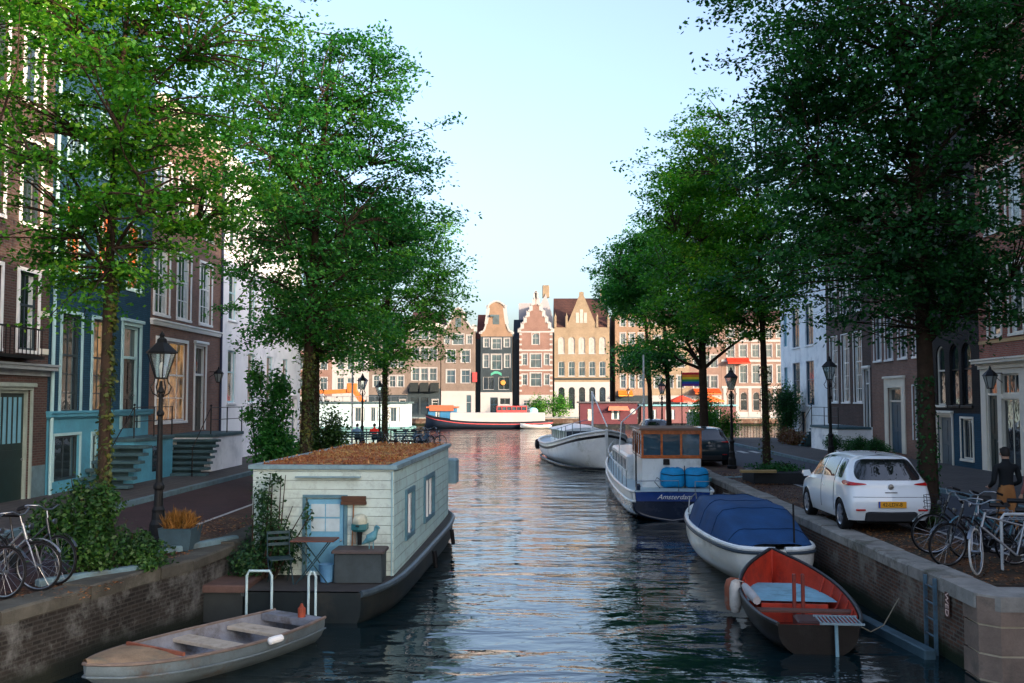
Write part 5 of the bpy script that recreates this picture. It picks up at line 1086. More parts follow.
# --- blue and white cruiser
cr = T('motor_cruiser', 'white and navy motor cruiser with a varnished wooden wheelhouse, stern towards the viewer', 'boat', (4.12, 31.4, 0), rz=rad(-.5))
st = smooth_st([(-.55, 1.12, .92, .05), (-.35, 1.24, .92, -.1), (1.5, 1.36, .92, -.3), (6, 1.42, .95, -.3), (11, 1.3, 1.1, -.3), (14.5, .8, 1.35, -.2), (16.4, .04, 1.6, .2)], 30)
lowst = [(y, hw, zs-.32, zk) for y, hw, zs, zk in st]
b = MB(); hull(b, lowst, pw=3.5, n=8); b.build('hull', navy, cr, smooth=50)
b = MB(); b.loft([[(hw*s_, y, zs-.36), (hw*1.03*s_, y, zs-.03)] for s_ in (1,) for y, hw, zs, zk in st], closed=False, mi=0); b.loft([[(-hw, y, zs-.36), (-hw*1.03, y, zs-.03)] for y, hw, zs, zk in st], closed=False)
b.build('topside_strake', hw_white, cr, smooth=50)
b = MB(); b.add([(-1.1, -.565, .60), (1.1, -.565, .60), (1.14, -.60, .88), (-1.14, -.60, .88)], [(0, 1, 2, 3)]); b.build('transom_band', M('royal_blue_band', (.01, .05, .24), .25, .15, 2, coat=.4), cr)
text('boat_name', 'Amsterdam', .21, white, cr, (.05, -.612, .735), (pi/2, 0, 0), shear=.45, sx=1.05)
MB().tube(railpath(st, .03, -.02), .045, 8).build('rub_rail', hw_white, cr); MB().tube(railpath(lowst, .03, 0), .035, 6).build('lower_rail', hw_white, cr)
deckmesh(st, -.04, .03, .02).build('deck', M('deck_pale', (.4, .5, .52), .6, .1, 3), cr)
w0 = MB(); w0.bev(-.78, 1.12, 1.0, 4.3, .86, 1.82, .02); w0.build('wheelhouse_base', hw_white, cr)
w0 = MB(); ys, ye, z0, z1 = .98, 4.32, 1.822, 2.72; xs = (-.8, 1.14)
for z in ((z0, z0+.1), (z1-.12, z1)): w0.box(xs[0], xs[1], ys, ys+.06, *z); w0.box(xs[0], xs[1], ye-.06, ye, *z); w0.box(xs[0], xs[0]+.06, ys+.06, ye-.06, *z); w0.box(xs[1]-.06, xs[1], ys+.06, ye-.06, *z)
for k in range(4): x = xs[0]+(xs[1]-xs[0]-.07)*k/3; w0.box(x, x+.07, ys-.001, ys+.05, z0+.1, z1-.12); w0.box(x, x+.07, ye-.05, ye+.001, z0+.1, z1-.12)
for k in range(1, 4): y = ys+(ye-ys-.07)*k/4; w0.box(xs[0]-.001, xs[0]+.05, y, y+.07, z0+.1, z1-.12); w0.box(xs[1]-.05, xs[1]+.001, y, y+.07, z0+.1, z1-.12)
wo = w0.build('wheelhouse_frame', varnish, cr)
MB().box(xs[0]+.025, xs[1]-.025, ys+.025, ye-.025, z0+.02, z1-.02).build('wheelhouse_glass', GL('cruiser_glass', (.02, .05, .07)), wo)
MB().bev(xs[0]-.08, xs[1]+.08, ys-.08, ye+.12, z1+.002, z1+.07, .03).build('wheelhouse_roof', M('roof_brown', (.2, .11, .07), .5, .2, 2), cr)
w0 = MB(); w0.bev(-1.0, 1.0, 4.4, 12.4, .9, 1.75, .08); w0.build('saloon', hw_white, cr); 
for k in range(5):
    for s_ in (-1, 1): MB().bev(s_*1.012-.01, s_*1.012+.01, 4.9+k*1.5, 5.8+k*1.5, 1.2, 1.58, .003).build('saloon_window', M('saloon_frame', (.05, .1, .12), .15, .1, 2, spec=.9), cr)
r_ = MB()
for s_ in (-1,):
    for k in range(12): y = 1.0+k*1.25; i = min(range(len(st)), key=lambda q: abs(st[q][0]-y)); r_.tube([(-st[i][1]+.06, y, st[i][2]-.03), (-st[i][1]+.06, y, st[i][2]+.5)], .014, 5)
    r_.tube([(-s[1]+.06, s[0], s[2]+.5) for s in st if .9 < s[0] < 15], .014, 5)
r_.build('side_railing', steel, cr)
r_ = MB(); r_.tube([(-1.1, -.4, .9), (-1.1, -.42, 1.2), (-.6, -.5, 1.22), (.2, -.5, 1.22), (.2, -.5, .9)], .015, 6); r_.tube([(.7, -.5, .9), (.7, -.5, 1.2), (1.15, -.45, 1.2), (1.15, -.4, .9)], .015, 6); r_.build('stern_railing', steel, cr)
ms = MB(); ms.tube([(-.2, 6.2, 1.7), (-.2, 6.2, 5.4)], [.05, .03], 8); ms.tube([(-.2, 6.2, 3.6), (-1.2, 4.2, 2.9), (-1.3, 4., 1.8)], .022, 6); ms.build('mast', hw_white, cr)
ms = MB(); ms.tube([(-.98, .9, .9), (-.98, .9, 2.3)], .025, 6); ms.build('boat_hook', black, cr)
MB().lathe([(.06, 0), (.07, .12), (.04, .2)], (-1.0, -.1, .9), 8).build('bollard', navy, cr); MB().bev(-.1, .1, .9, .99, 1.62, 1.8, .02).build('stern_light', black, cr)
tp = T('folded_tarp', 'bright blue folded tarpaulin tied against the white cruiser wheelhouse', 'tarpaulin', tuple(cr.matrix_basis @ Vector((.55, .78, .9))))
t_ = MB(); 
for sx in (-1, 1):
    rings = []
    for z, w__, d_ in ((.02, .30, .1), (.08, .4, .17), (.3, .42, .19), (.5, .4, .17), (.6, .34, .12), (.64, .2, .05)):
        rings.append([(sx*.38+w__*cos(a)*(1 if abs(cos(a)) < .9 else .96), d_*sin(a), z+.02*sin(3*a)) for a in [2*pi*k/16 for k in range(16)]])
    t_.loft(rings)
t_.build('bundle', M('bright_blue_tarp', (.01, .3, .62), .5, .15, 5, bmp=.5), tp, smooth=60)
t_ = MB(); t_.tube([(-.75, -.1, .45), (-.4, -.2, .4), (0, -.12, .42), (.4, -.2, .4), (.78, -.1, .45)], .014, 5); t_.tube([(0, -.1, .0), (0, -.12, .35), (.0, -.02, .7)], .016, 5); t_.tube([(-.8, -.2, .0), (-.98, -.25, .2), (-.9, -.2, .34), (-.7, -.1, .2)], .012, 5); t_.build('lashing', black, tp)
# --- old white barge with bow towards the viewer
bg_ = T('sailing_barge', 'broad white barge with a black stripe and glazed canopy, bow towards the viewer', 'boat', (2.45, 60.0, 0), rz=pi+rad(8))
st = smooth_st([(-7.6, .5, 1.35, .1), (-7.0, 1.25, 1.25, -.2), (-5, 1.7, 1.1, -.4), (0, 1.95, 1.15, -.4), (4.2, 1.85, 1.5, -.4), (6.4, 1.3, 1.85, -.35), (7.5, .5, 2.05, -.2), (7.9, .06, 2.12, .0)], 34)
b = MB(); hull(b, st, pw=3.2, n=9); b.build('hull', hw_white, bg_, smooth=50)
band = MB()
for s_ in (1, -1): band.loft([[(s_*(hw*.998+.012), y, zs-.22), (s_*(hw*.99+.012), y, zs-.36)] for y, hw, zs, zk in st], closed=False)
band.build('black_stripe', black, bg_); MB().tube(railpath(st, .02, -.02), .06, 8).build('rub_rail', hw_white, bg_); MB().tube(railpath([(y, hw*.93+.02, .1, zk) for y, hw, zs, zk in st]), .07, 6).build('boot_top', blk, bg_)
deckmesh(st, -.1, .05, .05).build('deck', M('deck_grey', (.45, .48, .48), .6), bg_)
MB().bar((0, 7.95, .0), (0, 8.05, 2.2), .12, .1).build('stem_post', hw_white, bg_)
c = MB(); c.bev(-1.15, 1.15, -3.8, 1.8, 1.1, 1.35, .03); c.build('coachroof', hw_white, bg_)
c = MB(); c.bev(-1.05, 1.05, -3.6, 1.6, 1.352, 1.9, .06); c.build('canopy_glass', GL('canopy_glass', (.02, .025, .03)), bg_)
for k in range(8):
    for s_ in (-1.06, 1.06): c = MB(); c.bar((s_, -3.55+k*.73, 1.35), (s_, -3.55+k*.73, 1.92), .06); c.build('canopy_post', hw_white, bg_)
c = MB(); c.loft([[(x, y, 1.93+.34*(1-(x/1.25)**2)*(1 if -3.5 < y < 1.5 else .55)) for x in (-1.25, -1., -.6, 0, .6, 1., 1.25)]+[(1.25, y, 1.9), (-1.25, y, 1.9)] for y in (-3.95, -3.5, -2, 0, 1.5, 2.0)]); c.build('canopy_roof', hw_white, bg_, smooth=40)
r_ = MB()
for s_ in (-1, 1):
    for k in range(6): y = 2.4+k*.85; i = min(range(len(st)), key=lambda q: abs(st[q][0]-y)); r_.tube([(s_*(st[i][1]-.1), y, st[i][2]-.05), (s_*(st[i][1]-.1), y, st[i][2]+.7)], .02, 5)
    r_.tube([(s_*(s[1]-.1), s[0], s[2]+.68) for s in st if 2.3 < s[0] < 7.2], .02, 5)
r_.build('bow_railing', steel, bg_)
MB().tube([(-.2, 3.2, 1.4), (-.2, 3.2, 4.2)], .06, 8).build('mast', hw_white, bg_); MB().tube([(-.2, 3.2, 4.1), (-.1, 7.7, 2.3)], .03, 6).build('gangplank_spar', hw_white, bg_)
f = MB(); f.lathe([(0, -.35), (.16, -.28), (.2, 0), (.16, .28), (0, .35)], (1.6, -6.4, .8), 10); f.build('fender', blk, bg_)
# --- boats moored on the far side of the river
fb = T('river_barge', 'long navy and white river barge with a red canopy across the river', 'boat', (-6.3, 131.5, 0), rz=rad(90))
st = smooth_st([(-8.2, .6, 1.0, .1), (-7.6, 1.7, .95, -.2), (-3, 2.1, .8, -.3), (3, 2.1, .9, -.3), (6.8, 1.5, 1.35, -.3), (8.5, .1, 1.8, .1)], 26)
b = MB(); hull(b, st, pw=3.5); b.build('hull', M('navy_far_hull', (.02, .03, .05), .4, .2, 1), fb, smooth=50); MB().tube(railpath(st, .03, -.25), .06, 6).build('red_stripe', M('stripe_red', (.5, .08, .08), .5), fb); MB().tube(railpath(st, .02, 0), .07, 6).build('rub_rail', black, fb); deckmesh(st, -.05, .05, 0).build('deck', M('deck_grey', (.3, .32, .33), .7), fb)
b = MB(); b.bev(-1.4, 1.4, -7.2, 5.2, .85, 2.05, .06); b.build('deckhouse', fwhite, fb)
for y in (-6.6, -5.6, -2.2, -.9, .4, 2.4, 4.0): MB().bev(1.41, 1.425, y-.35, y+.35, 1.15, 1.75, .002).build('deckhouse_window', glass, fb)
b = MB(); b.box(-1.2, 1.2, -4.8, -.9, 2.052, 2.35); b.box(-1.2, 1.2, -4.8, -.9, 2.8, 2.92)
for k in range(7): b.box(1.13, 1.2, -4.8+k*.64, -4.74+k*.64, 2.35, 2.8); b.box(-1.2, -1.13, -4.8+k*.64, -4.74+k*.64, 2.35, 2.8)
b.build('red_canopy', M('canopy_red', (.5, .06, .06), .5), fb); MB().box(-1.1, 1.1, -4.7, -1.0, 2.36, 2.79).build('canopy_glass', glassb, fb)
MB().lathe([(.7, 2.05), (.68, 2.4), (.4, 2.65), (0, 2.72)], (0, -5.6, 0), 12).build('blue_dome_cover', M('dome_blue', (.25, .5, .55), .6), fb)
dg = T('tender_boat', 'small white tender floating beside the stern of the navy river barge', 'boat', (-.2, 128.9, 0), rz=rad(90)); st = smooth_st([(-1.9, .7, .5, 0), (0, .85, .5, -.1), (1.4, .5, .6, 0), (2.1, .04, .7, .2)], 12); b = MB(); hull(b, st); b.build('hull', hw_white, dg, smooth=50); deckmesh(st, -.05, .05).build('deck', M('tender_inside', (.3, .3, .28), .7), dg)
def boxhouse(label, x0, x1, y, z1, wallm, roofm, winx, depth=4.5, cols=2, hullm=None):
    r = T('houseboat', label, 'houseboat', (x0, y, 0)); L = x1-x0
    MB().bev(-.5, L+.5, -.5, depth+.5, -.3, .55, .1).build('hull', hullm or blk, r)
    q = MB(); facade(q, L, z1, [(a, b_, 1.15, z1-.45, 0) for a, b_ in winx], [(99, 0)], base=.55); q.box(.01, L-.01, .25, depth, .55, z1-.002); q.build('wall', wallm, r)
    q = MB(); q.box(-.25, L+.25, -.3, depth+.2, z1+.002, z1+.2); q.build('roof', roofm, r)
    for a, b_ in winx: window(r, a, b_, 1.15, z1-.45, fwhite, cols=cols, rows=(1,), pane=glassb, fw=.08, curt=curtain)
    return r
r = boxhouse('pale blue houseboat with a dark flat roof behind the bench, left across the river', -27., -15.4, 117, 3.3, M('pale_blue_wall', (.42, .58, .62), .6, .1, 1), M('dark_flat_roof', (.05, .09, .1), .6), [(5.0, 6.6), (7.0, 8.2), (9.2, 10.8)], hullm=M('teal_float', (.12, .25, .25), .6))
r_ = MB()
for k in range(13): r_.tube([(.2+k*.95, -.1, 3.5), (.2+k*.95, -.1, 4.1)], .03, 5)
r_.bar((0, -.1, 4.1), (11.6, -.1, 4.1), .05); r_.build('roof_railing', steel, r)
maroon = M('maroon_wall', (.085, .022, .032), .6, .15, 1)
r = boxhouse('dark red houseboat with small white windows and a salmon awning, right across the river', 5.5, 13., 131, 3.3, maroon, M('dark_flat_roof2', (.06, .06, .07), .6), [(4.1, 5.2)], cols=1)
MB().add([(3.8, -.02, 2.9), (6.2, -.02, 2.9), (6.4, -1.1, 2.35), (3.6, -1.1, 2.35)], [(0, 1, 2, 3)]).build('salmon_awning', M('salmon_awning', (.7, .2, .12), .7), r)
pr_ = MB(); pr_.lathe([(.32, -.04), (.38, -.03), (.38, 0)], (6.9, 0, 2.2), 14, axis='y'); pr_.build('porthole', fwhite, r); MB().bev(1., 1.6, -.06, -.003, 1.0, 2.5, .01).build('oval_door', M('door_cream', (.5, .42, .35), .6), r)
r = boxhouse('long muted pink houseboat behind the leaning trunks, right across the river', 13.6, 26, 132, 2.9, M('muted_pink_wall', (.15, .065, .07), .6, .15, 1), M('teal_roof', (.14, .33, .38), .6), [(1.0, 2.), (3.2, 4.4), (6.2, 7.4), (9.2, 10.4)], cols=1)
r = boxhouse('blue and orange covered work barge left of the navy river barge', -15.0, -11.4, 136, 2.6, M('work_barge_blue', (.03, .15, .3), .5), M('work_orange', (.36, .1, .05), .5), [(1., 1.6)], cols=1)
MB().box(.2, 3.5, -.32, -.26, 2.2, 3.0).build('orange_panel', MATS['work_orange'], r)
hs_ = T('orange_hoist', 'orange hoist arm above the pale blue houseboat roof', 'hoist', (-26., 119, 3.5)); b = MB(); b.bar((-.5, 0, 1.1), (3.8, 0, 1.3), .35, .5); b.bar((3.6, 0, 1.9), (5.0, 0, -.1), .4, .6); b.bev(3.1, 4.3, -.3, .3, 1.1, 2.2, .05); b.build('arm', M('hoist_orange', (.42, .13, .03), .5), hs_); MB().bev(-.6, .4, -.4, .4, -.01, .95, .04).build('base', dullsteel, hs_)
# ------------------------------------------------------------------ cars
def crom(P, n):
    """Catmull-Rom resampling along axis 0 of an array"""
    P = np.asarray(P, float); t = np.linspace(0, len(P)-1, n); i = np.minimum(t.astype(int), len(P)-2); f = (t-i).reshape((-1,)+(1,)*(P.ndim-1))
    p0 = P[np.maximum(i-1, 0)]; p1 = P[i]; p2 = P[i+1]; p3 = P[np.minimum(i+2, len(P)-1)]
    return .5*((2*p1)+(-p0+p2)*f+(2*p0-5*p1+4*p2-p3)*f**2+(-p0+3*p1-3*p2+p3)*f**3)
def car(label, loc, rz, paint, L=4.05, plate=None, group=None, Wd=1.0):
    r = T('parked_car', label, 'car', loc, rz, group)
    # profile points per station from sill to roof centre, y measured from the rear bumper
    zr = [.24, .42, .62, .86, .97, 1.2, 1.38, 1.45, 1.48]
    rear_y = [.10, .02, .0, .06, .09, .26, .40, .50, .66]
    ctl = []
    ctl.append([(0, y, z) for y, z in zip(rear_y, zr)])
    ctl.append([(x, y+.03, z) for x, y, z in zip((.55, .6, .6, .56, .54, .48, .42, .34, .2), rear_y, zr)])
    ctl.append([(x, y+a, z) for x, y, z, a in zip((.76, .82, .83, .80, .77, .66, .56, .44, .25), rear_y, zr, (.14, .14, .14, .14, .15, .2, .22, .2, .1))])
    for yy, zz, xx in ((.75, (.22, .40, .62, .88, 1.0, 1.24, 1.42, 1.475, 1.50), (.80, .855, .865, .85, .82, .72, .60, .42, 0)),
                       (1.3, (.22, .38, .60, .88, .99, 1.26, 1.45, 1.505, 1.53), (.80, .855, .865, .85, .825, .73, .60, .40, 0)),
                       (2.0, (.22, .38, .60, .87, .96, 1.25, 1.44, 1.50, 1.52), (.80, .855, .865, .85, .825, .73, .59, .38, 0)),
                       (2.55, (.22, .38, .60, .86, .94, 1.18, 1.36, 1.41, 1.43), (.80, .855, .865, .85, .82, .72, .60, .38, 0)),
                       (2.95, (.22, .38, .60, .85, .92, 1.02, 1.10, 1.15, 1.17), (.80, .855, .865, .845, .81, .74, .66, .40, 0)),
                       (3.25, (.22, .38, .60, .82, .89, .93, .96, .985, .995), (.80, .85, .86, .83, .79, .72, .62, .38, 0)),
                       (3.7, (.22, .36, .56, .74, .79, .83, .855, .875, .885), (.78, .81, .81, .78, .73, .66, .55, .34, 0)),
                       (3.92, (.24, .36, .52, .66, .71, .74, .76, .775, .78), (.62, .66, .67, .62, .58, .5, .4, .25, 0)),
                       (4.04, (.26, .36, .5, .6, .64, .67, .69, .70, .705), (.3, .34, .35, .32, .3, .26, .2, .12, 0))):
        ctl.append([(x, yy, z) for x, z in zip(xx, zz)])
    S = crom(ctl, 111); S = np.swapaxes(crom(np.swapaxes(S, 0, 1), 49), 0, 1); S[..., 1] *= L/4.05; S[..., 0] *= Wd; S[0, :, 0] = 0; S[:, -1, 0] *= 1
    S[..., 0] = np.maximum(S[..., 0], 0)
    k = 110/ (len(ctl)-1); kz = 48/8
    wy = [.66*L/4.05, 3.2*L/4.05]; wr = .345
    for c in wy:      # round the wheel openings
        dy = S[..., 1]-c; dz = S[..., 2]-.31; d_ = np.sqrt(dy**2+dz**2)
        mask = (d_ < wr) & (S[..., 0] > .6) & (d_ > wr-.09)
        f_ = wr/np.maximum(d_, 1e-6); S[..., 1] = np.where(mask, c+dy*f_, S[..., 1]); S[..., 2] = np.where(mask, .31+dz*f_, S[..., 2])
    def patch(i0, i1, j0, j1, off, join=False, cond=None, nm='p', mat=None):
        i0, i1, j0, j1 = int(round(i0*k)), int(round(i1*k)), int(round(j0*kz)), int(round(j1*kz)); b = MB()
        for s_ in (1, -1):
            G = S[i0:i1+1, j0:j1+1].copy()
            du = np.gradient(G, axis=0); dv = np.gradient(G, axis=1); N = unit(np.cross(dv, du))
            sg = np.where((N*(G-np.array([0, L/2, .7]))).sum(-1, keepdims=True) < 0, -1, 1); G = G+N*sg*off; G[..., 0] *= s_
            n, m_ = G.shape[:2]
            fs = [(a*m_+c, a*m_+c+1, (a+1)*m_+c+1, (a+1)*m_+c) for a in range(n-1) for c in range(m_-1) if cond is None or cond(a/(n-1), c/(m_-1))]
            b.add([tuple(p) for p in G.reshape(-1, 3)], fs)
            if not join: b.build(nm, mat, r, smooth=50); b = MB()
        if join: b.build(nm, mat, r, smooth=50)
    def seam(pts, nm):
        for s_ in (1, -1): MB().tube([(s_*p[0]*1.002, p[1], p[2]) for p in pts], .005, 4).build(nm, dark, r)
    b = MB(); n, m_ = S.shape[:2]
    for s_ in (1, -1):
        G = S.copy(); G[..., 0] *= s_; fs = []
        for a in range(n-1):
            for c in range(m_-1):
                q = S[a:a+2, c:c+2].reshape(-1, 3); ctr = q.mean(0)
                if any(sqrt((ctr[1]-w_)**2+(ctr[2]-.31)**2) < wr-.004 and ctr[0] > .6 for w_ in wy): continue
                fs.append((a*m_+c, a*m_+c+1, (a+1)*m_+c+1, (a+1)*m_+c))
        b.add([tuple(p) for p in G.reshape(-1, 3)], fs)
    body = b.build('body', paint, r, smooth=35)
    u = MB(); u.box(-.62*Wd, .62*Wd, .25, L-.25, .17, .5); u.box(-.72*Wd, .72*Wd, 1.05, L-1.2, .17, .4); u.build('underbody', rubber, r)
    dark = M('wheel_well', (.01, .01, .01), .9)
    for c in wy:
        for s_ in (1, -1): MB().loft([[(s_*x, c+wr*1.0*cos(a), .31+wr*1.0*sin(a)) for a in [pi*q/12-.3*(1-q/6) for q in range(13)]] for x in (.55*Wd, .845*Wd)], closed=False).build('wheel_arch_lining', dark, r)
    def Sf(u, v):
        x, y = min(u*k, 109.999), min(v*kz, 47.999); i, j = int(x), int(y); fx, fy = x-i, y-j
        return (S[i, j]*(1-fx)+S[i+1, j]*fx)*(1-fy)+(S[i, j+1]*(1-fx)+S[i+1, j+1]*fx)*fy
    def glasspatch(i0, i1, lo, hi, off, nm, mat, join=False, n=26, m_=10):
        b = MB()
        for s_ in (1, -1):
            G = np.array([[Sf(i0+(i1-i0)*a/n, lo(a/n)+(hi(a/n)-lo(a/n))*c/m_) for c in range(m_+1)] for a in range(n+1)])
            N = unit(np.cross(np.gradient(G, axis=1), np.gradient(G, axis=0))); sg = np.where((N*(G-np.array([0, L/2, .7]))).sum(-1, keepdims=True) < 0, -1, 1); G = G+np.nan_to_num(N)*sg*off; G[..., 0] *= s_
            b.add([tuple(p) for p in G.reshape(-1, 3)], [(a*(m_+1)+c, a*(m_+1)+c+1, (a+1)*(m_+1)+c+1, (a+1)*(m_+1)+c) for a in range(n) for c in range(m_)])
            if not join: b.build(nm, mat, r, smooth=60); b = MB()
        if join: b.build(nm, mat, r, smooth=60)
    rnd_ = lambda a, e=.12: max(0., 1-min(1, max(0, (a-(1-e))/e))**2)**.5
    rnd2 = lambda a, e=.12: rnd_(a, e)*rnd_(1-a, e)
    glasspatch(0, 1.8, lambda a: 5.35-1.1*rnd_(a, .4), lambda a: 5.35+1.05*rnd_(a, .55), .008, 'rear_window', carglass, True)
    for (ia, ib) in ((2.8, 3.5), (3.6, 4.95), (5.05, 6.5)):
        glasspatch(ia, ib, lambda a: 5.0-.82*rnd2(a, .06), lambda a, q=ib: 5.0+(.85 if q < 6 else .85*(1-a*.35))*rnd2(a, .1), .007, 'side_window', carglass)
    glasspatch(6.35, 7.75, lambda a: 6.3, lambda a: 8, .006, 'windscreen', carglass, True)
    tl = M('tail_light_red', (.45, .006, .006), .12, .35, 9, coat=.6)
    glasspatch(.85, 2.7, lambda a: 3.78-.42*rnd2(a, .2)*(.25+.75*a), lambda a: 3.82+.34*rnd2(a, .25)*(.35+.65*a), .014, 'tail_light', tl)
    glasspatch(9.3, 10.4, lambda a: 3.6-.35*rnd2(a, .3), lambda a: 3.6+.4*rnd2(a, .3), .01, 'headlight', M('headlight_glass', (.6, .65, .68), .1))
    if plate is not None:
        q = MB(); q.box(-.27, .27, -.022, -.002, .5, .62); po = q.build('number_plate', M('yellow_plate', (.75, .33, .02), .4, .05), r)
        t = text('plate_text', plate, .105, black, po, (0, -.025, .56), (pi/2, 0, 0), ext=.001, sx=.92)
        MB().box(-.27, -.235, -.025, -.0222, .5, .62).build('plate_band', M('plate_blue', (.02, .08, .4), .4), po)
    q = MB(); q.bev(-.5, .5, .0, .18, .24, .42, .03); q.build('rear_diffuser', M('black_plastic', (.02, .02, .022), .6), r)
    for s_ in (-1, 1): q = MB(); q.bev(s_*.6-.09, s_*.6+.09, .005, .05, .44, .47, .005); q.build('reflector', tl, r)
    q = MB(); q.lathe([(.0, -.015), (.05, -.012), (.055, .0)], (0, .045, .9), 14, axis='y'); q.bev(-.12, .12, .03, .08, .78, .8, .004); q.build('badge_and_handle', steel, r)
    q = MB(); q.tube([(0, .95, 1.48), (0, .8, 1.62)], .006, 5); q.build('aerial', black, r)
    q = MB(); q.tube([(-.05, .14, 1.03), (.1, .2, 1.06), (.25, .2, 1.05)], .008, 5); q.build('rear_wiper', black, r)
    for s_ in (-1, 1):
        q = MB(); q.loft([[(s_*x, yy, z) for x, z in ((.84, .93), (1.0, .92), (1.03, .98), (1.01, 1.05), (.88, 1.06))] for yy in (2.62, 2.72)]); q.build('door_mirror', paint, r)
        q = MB(); q.bev(s_*.862*Wd-.012, s_*.862*Wd+.012, 1.75, 1.9, .8, .825, .004); q.build('door_handle', paint, r)
        for c in wy:
            w_ = MB(); w_.lathe([(.20, s_*.62), (.29, s_*.63), (.312, s_*.66), (.315, s_*.74), (.312, s_*.81), (.28, s_*.835), (.215, s_*.83), (.205, s_*.80)], (0, c, .315), 28, axis='x'); wo = w_.build('wheel', rubber, r, smooth=40)
            w_ = MB(); w_.lathe([(.0, s_*.80), (.05, s_*.815), (.055, s_*.79), (.17, s_*.78)], (0, c, .315), 20, axis='x')
            w_.lathe([(.175, s_*.80), (.205, s_*.825), (.212, s_*.80)], (0, c, .315), 28, axis='x')
            for q_ in range(7): a = 2*pi*q_/7; w_.bar((s_*.812, c+.04*cos(a), .315+.04*sin(a)), (s_*.815, c+.195*cos(a), .315+.195*sin(a)), .045, .02, up=(1, 0, 0))
            w_.build('rim', M('alloy', (.45, .47, .5), .3, .1, 5, metal=.7), wo)
            w_ = MB(); w_.lathe([(.0, s_*.765), (.18, s_*.77)], (0, c, .315), 16, axis='x'); w_.build('brake_disc', dark, wo)
    # panel gaps as thin dark strips following the body
    for i0 in (3.6, 5.0): seam([S[int(i0*k), j] for j in range(5, 26, 2)], 'door_seam')
    seam([S[i, int(2.45*kz)] for i in range(0, 18, 2)], 'hatch_seam')
    return r
carwhite = M('white_car_paint', (.82, .85, .86), .22, .03, 1, bmp=0, coat=.8)
car('white hatchback with a yellow number plate parked on the right quay', (6.9, 19.75, QZ), rad(0), carwhite, 3.95, Wd=.96, plate='42-LDV-8')
car('dark teal hatchback parked behind the black street lamp on the right quay', (6.75, 39.6, QZ), rad(0), M('dark_teal_car_paint', (.015, .035, .045), .2, .05, 1, bmp=0, coat=.8), 4.1)
car('small dark blue car parked beyond the dark teal hatchback', (6.7, 56.5, QZ), 0, M('navy_car_paint', (.01, .02, .06), .2, .05, 1, bmp=0, coat=.8), 4.0)
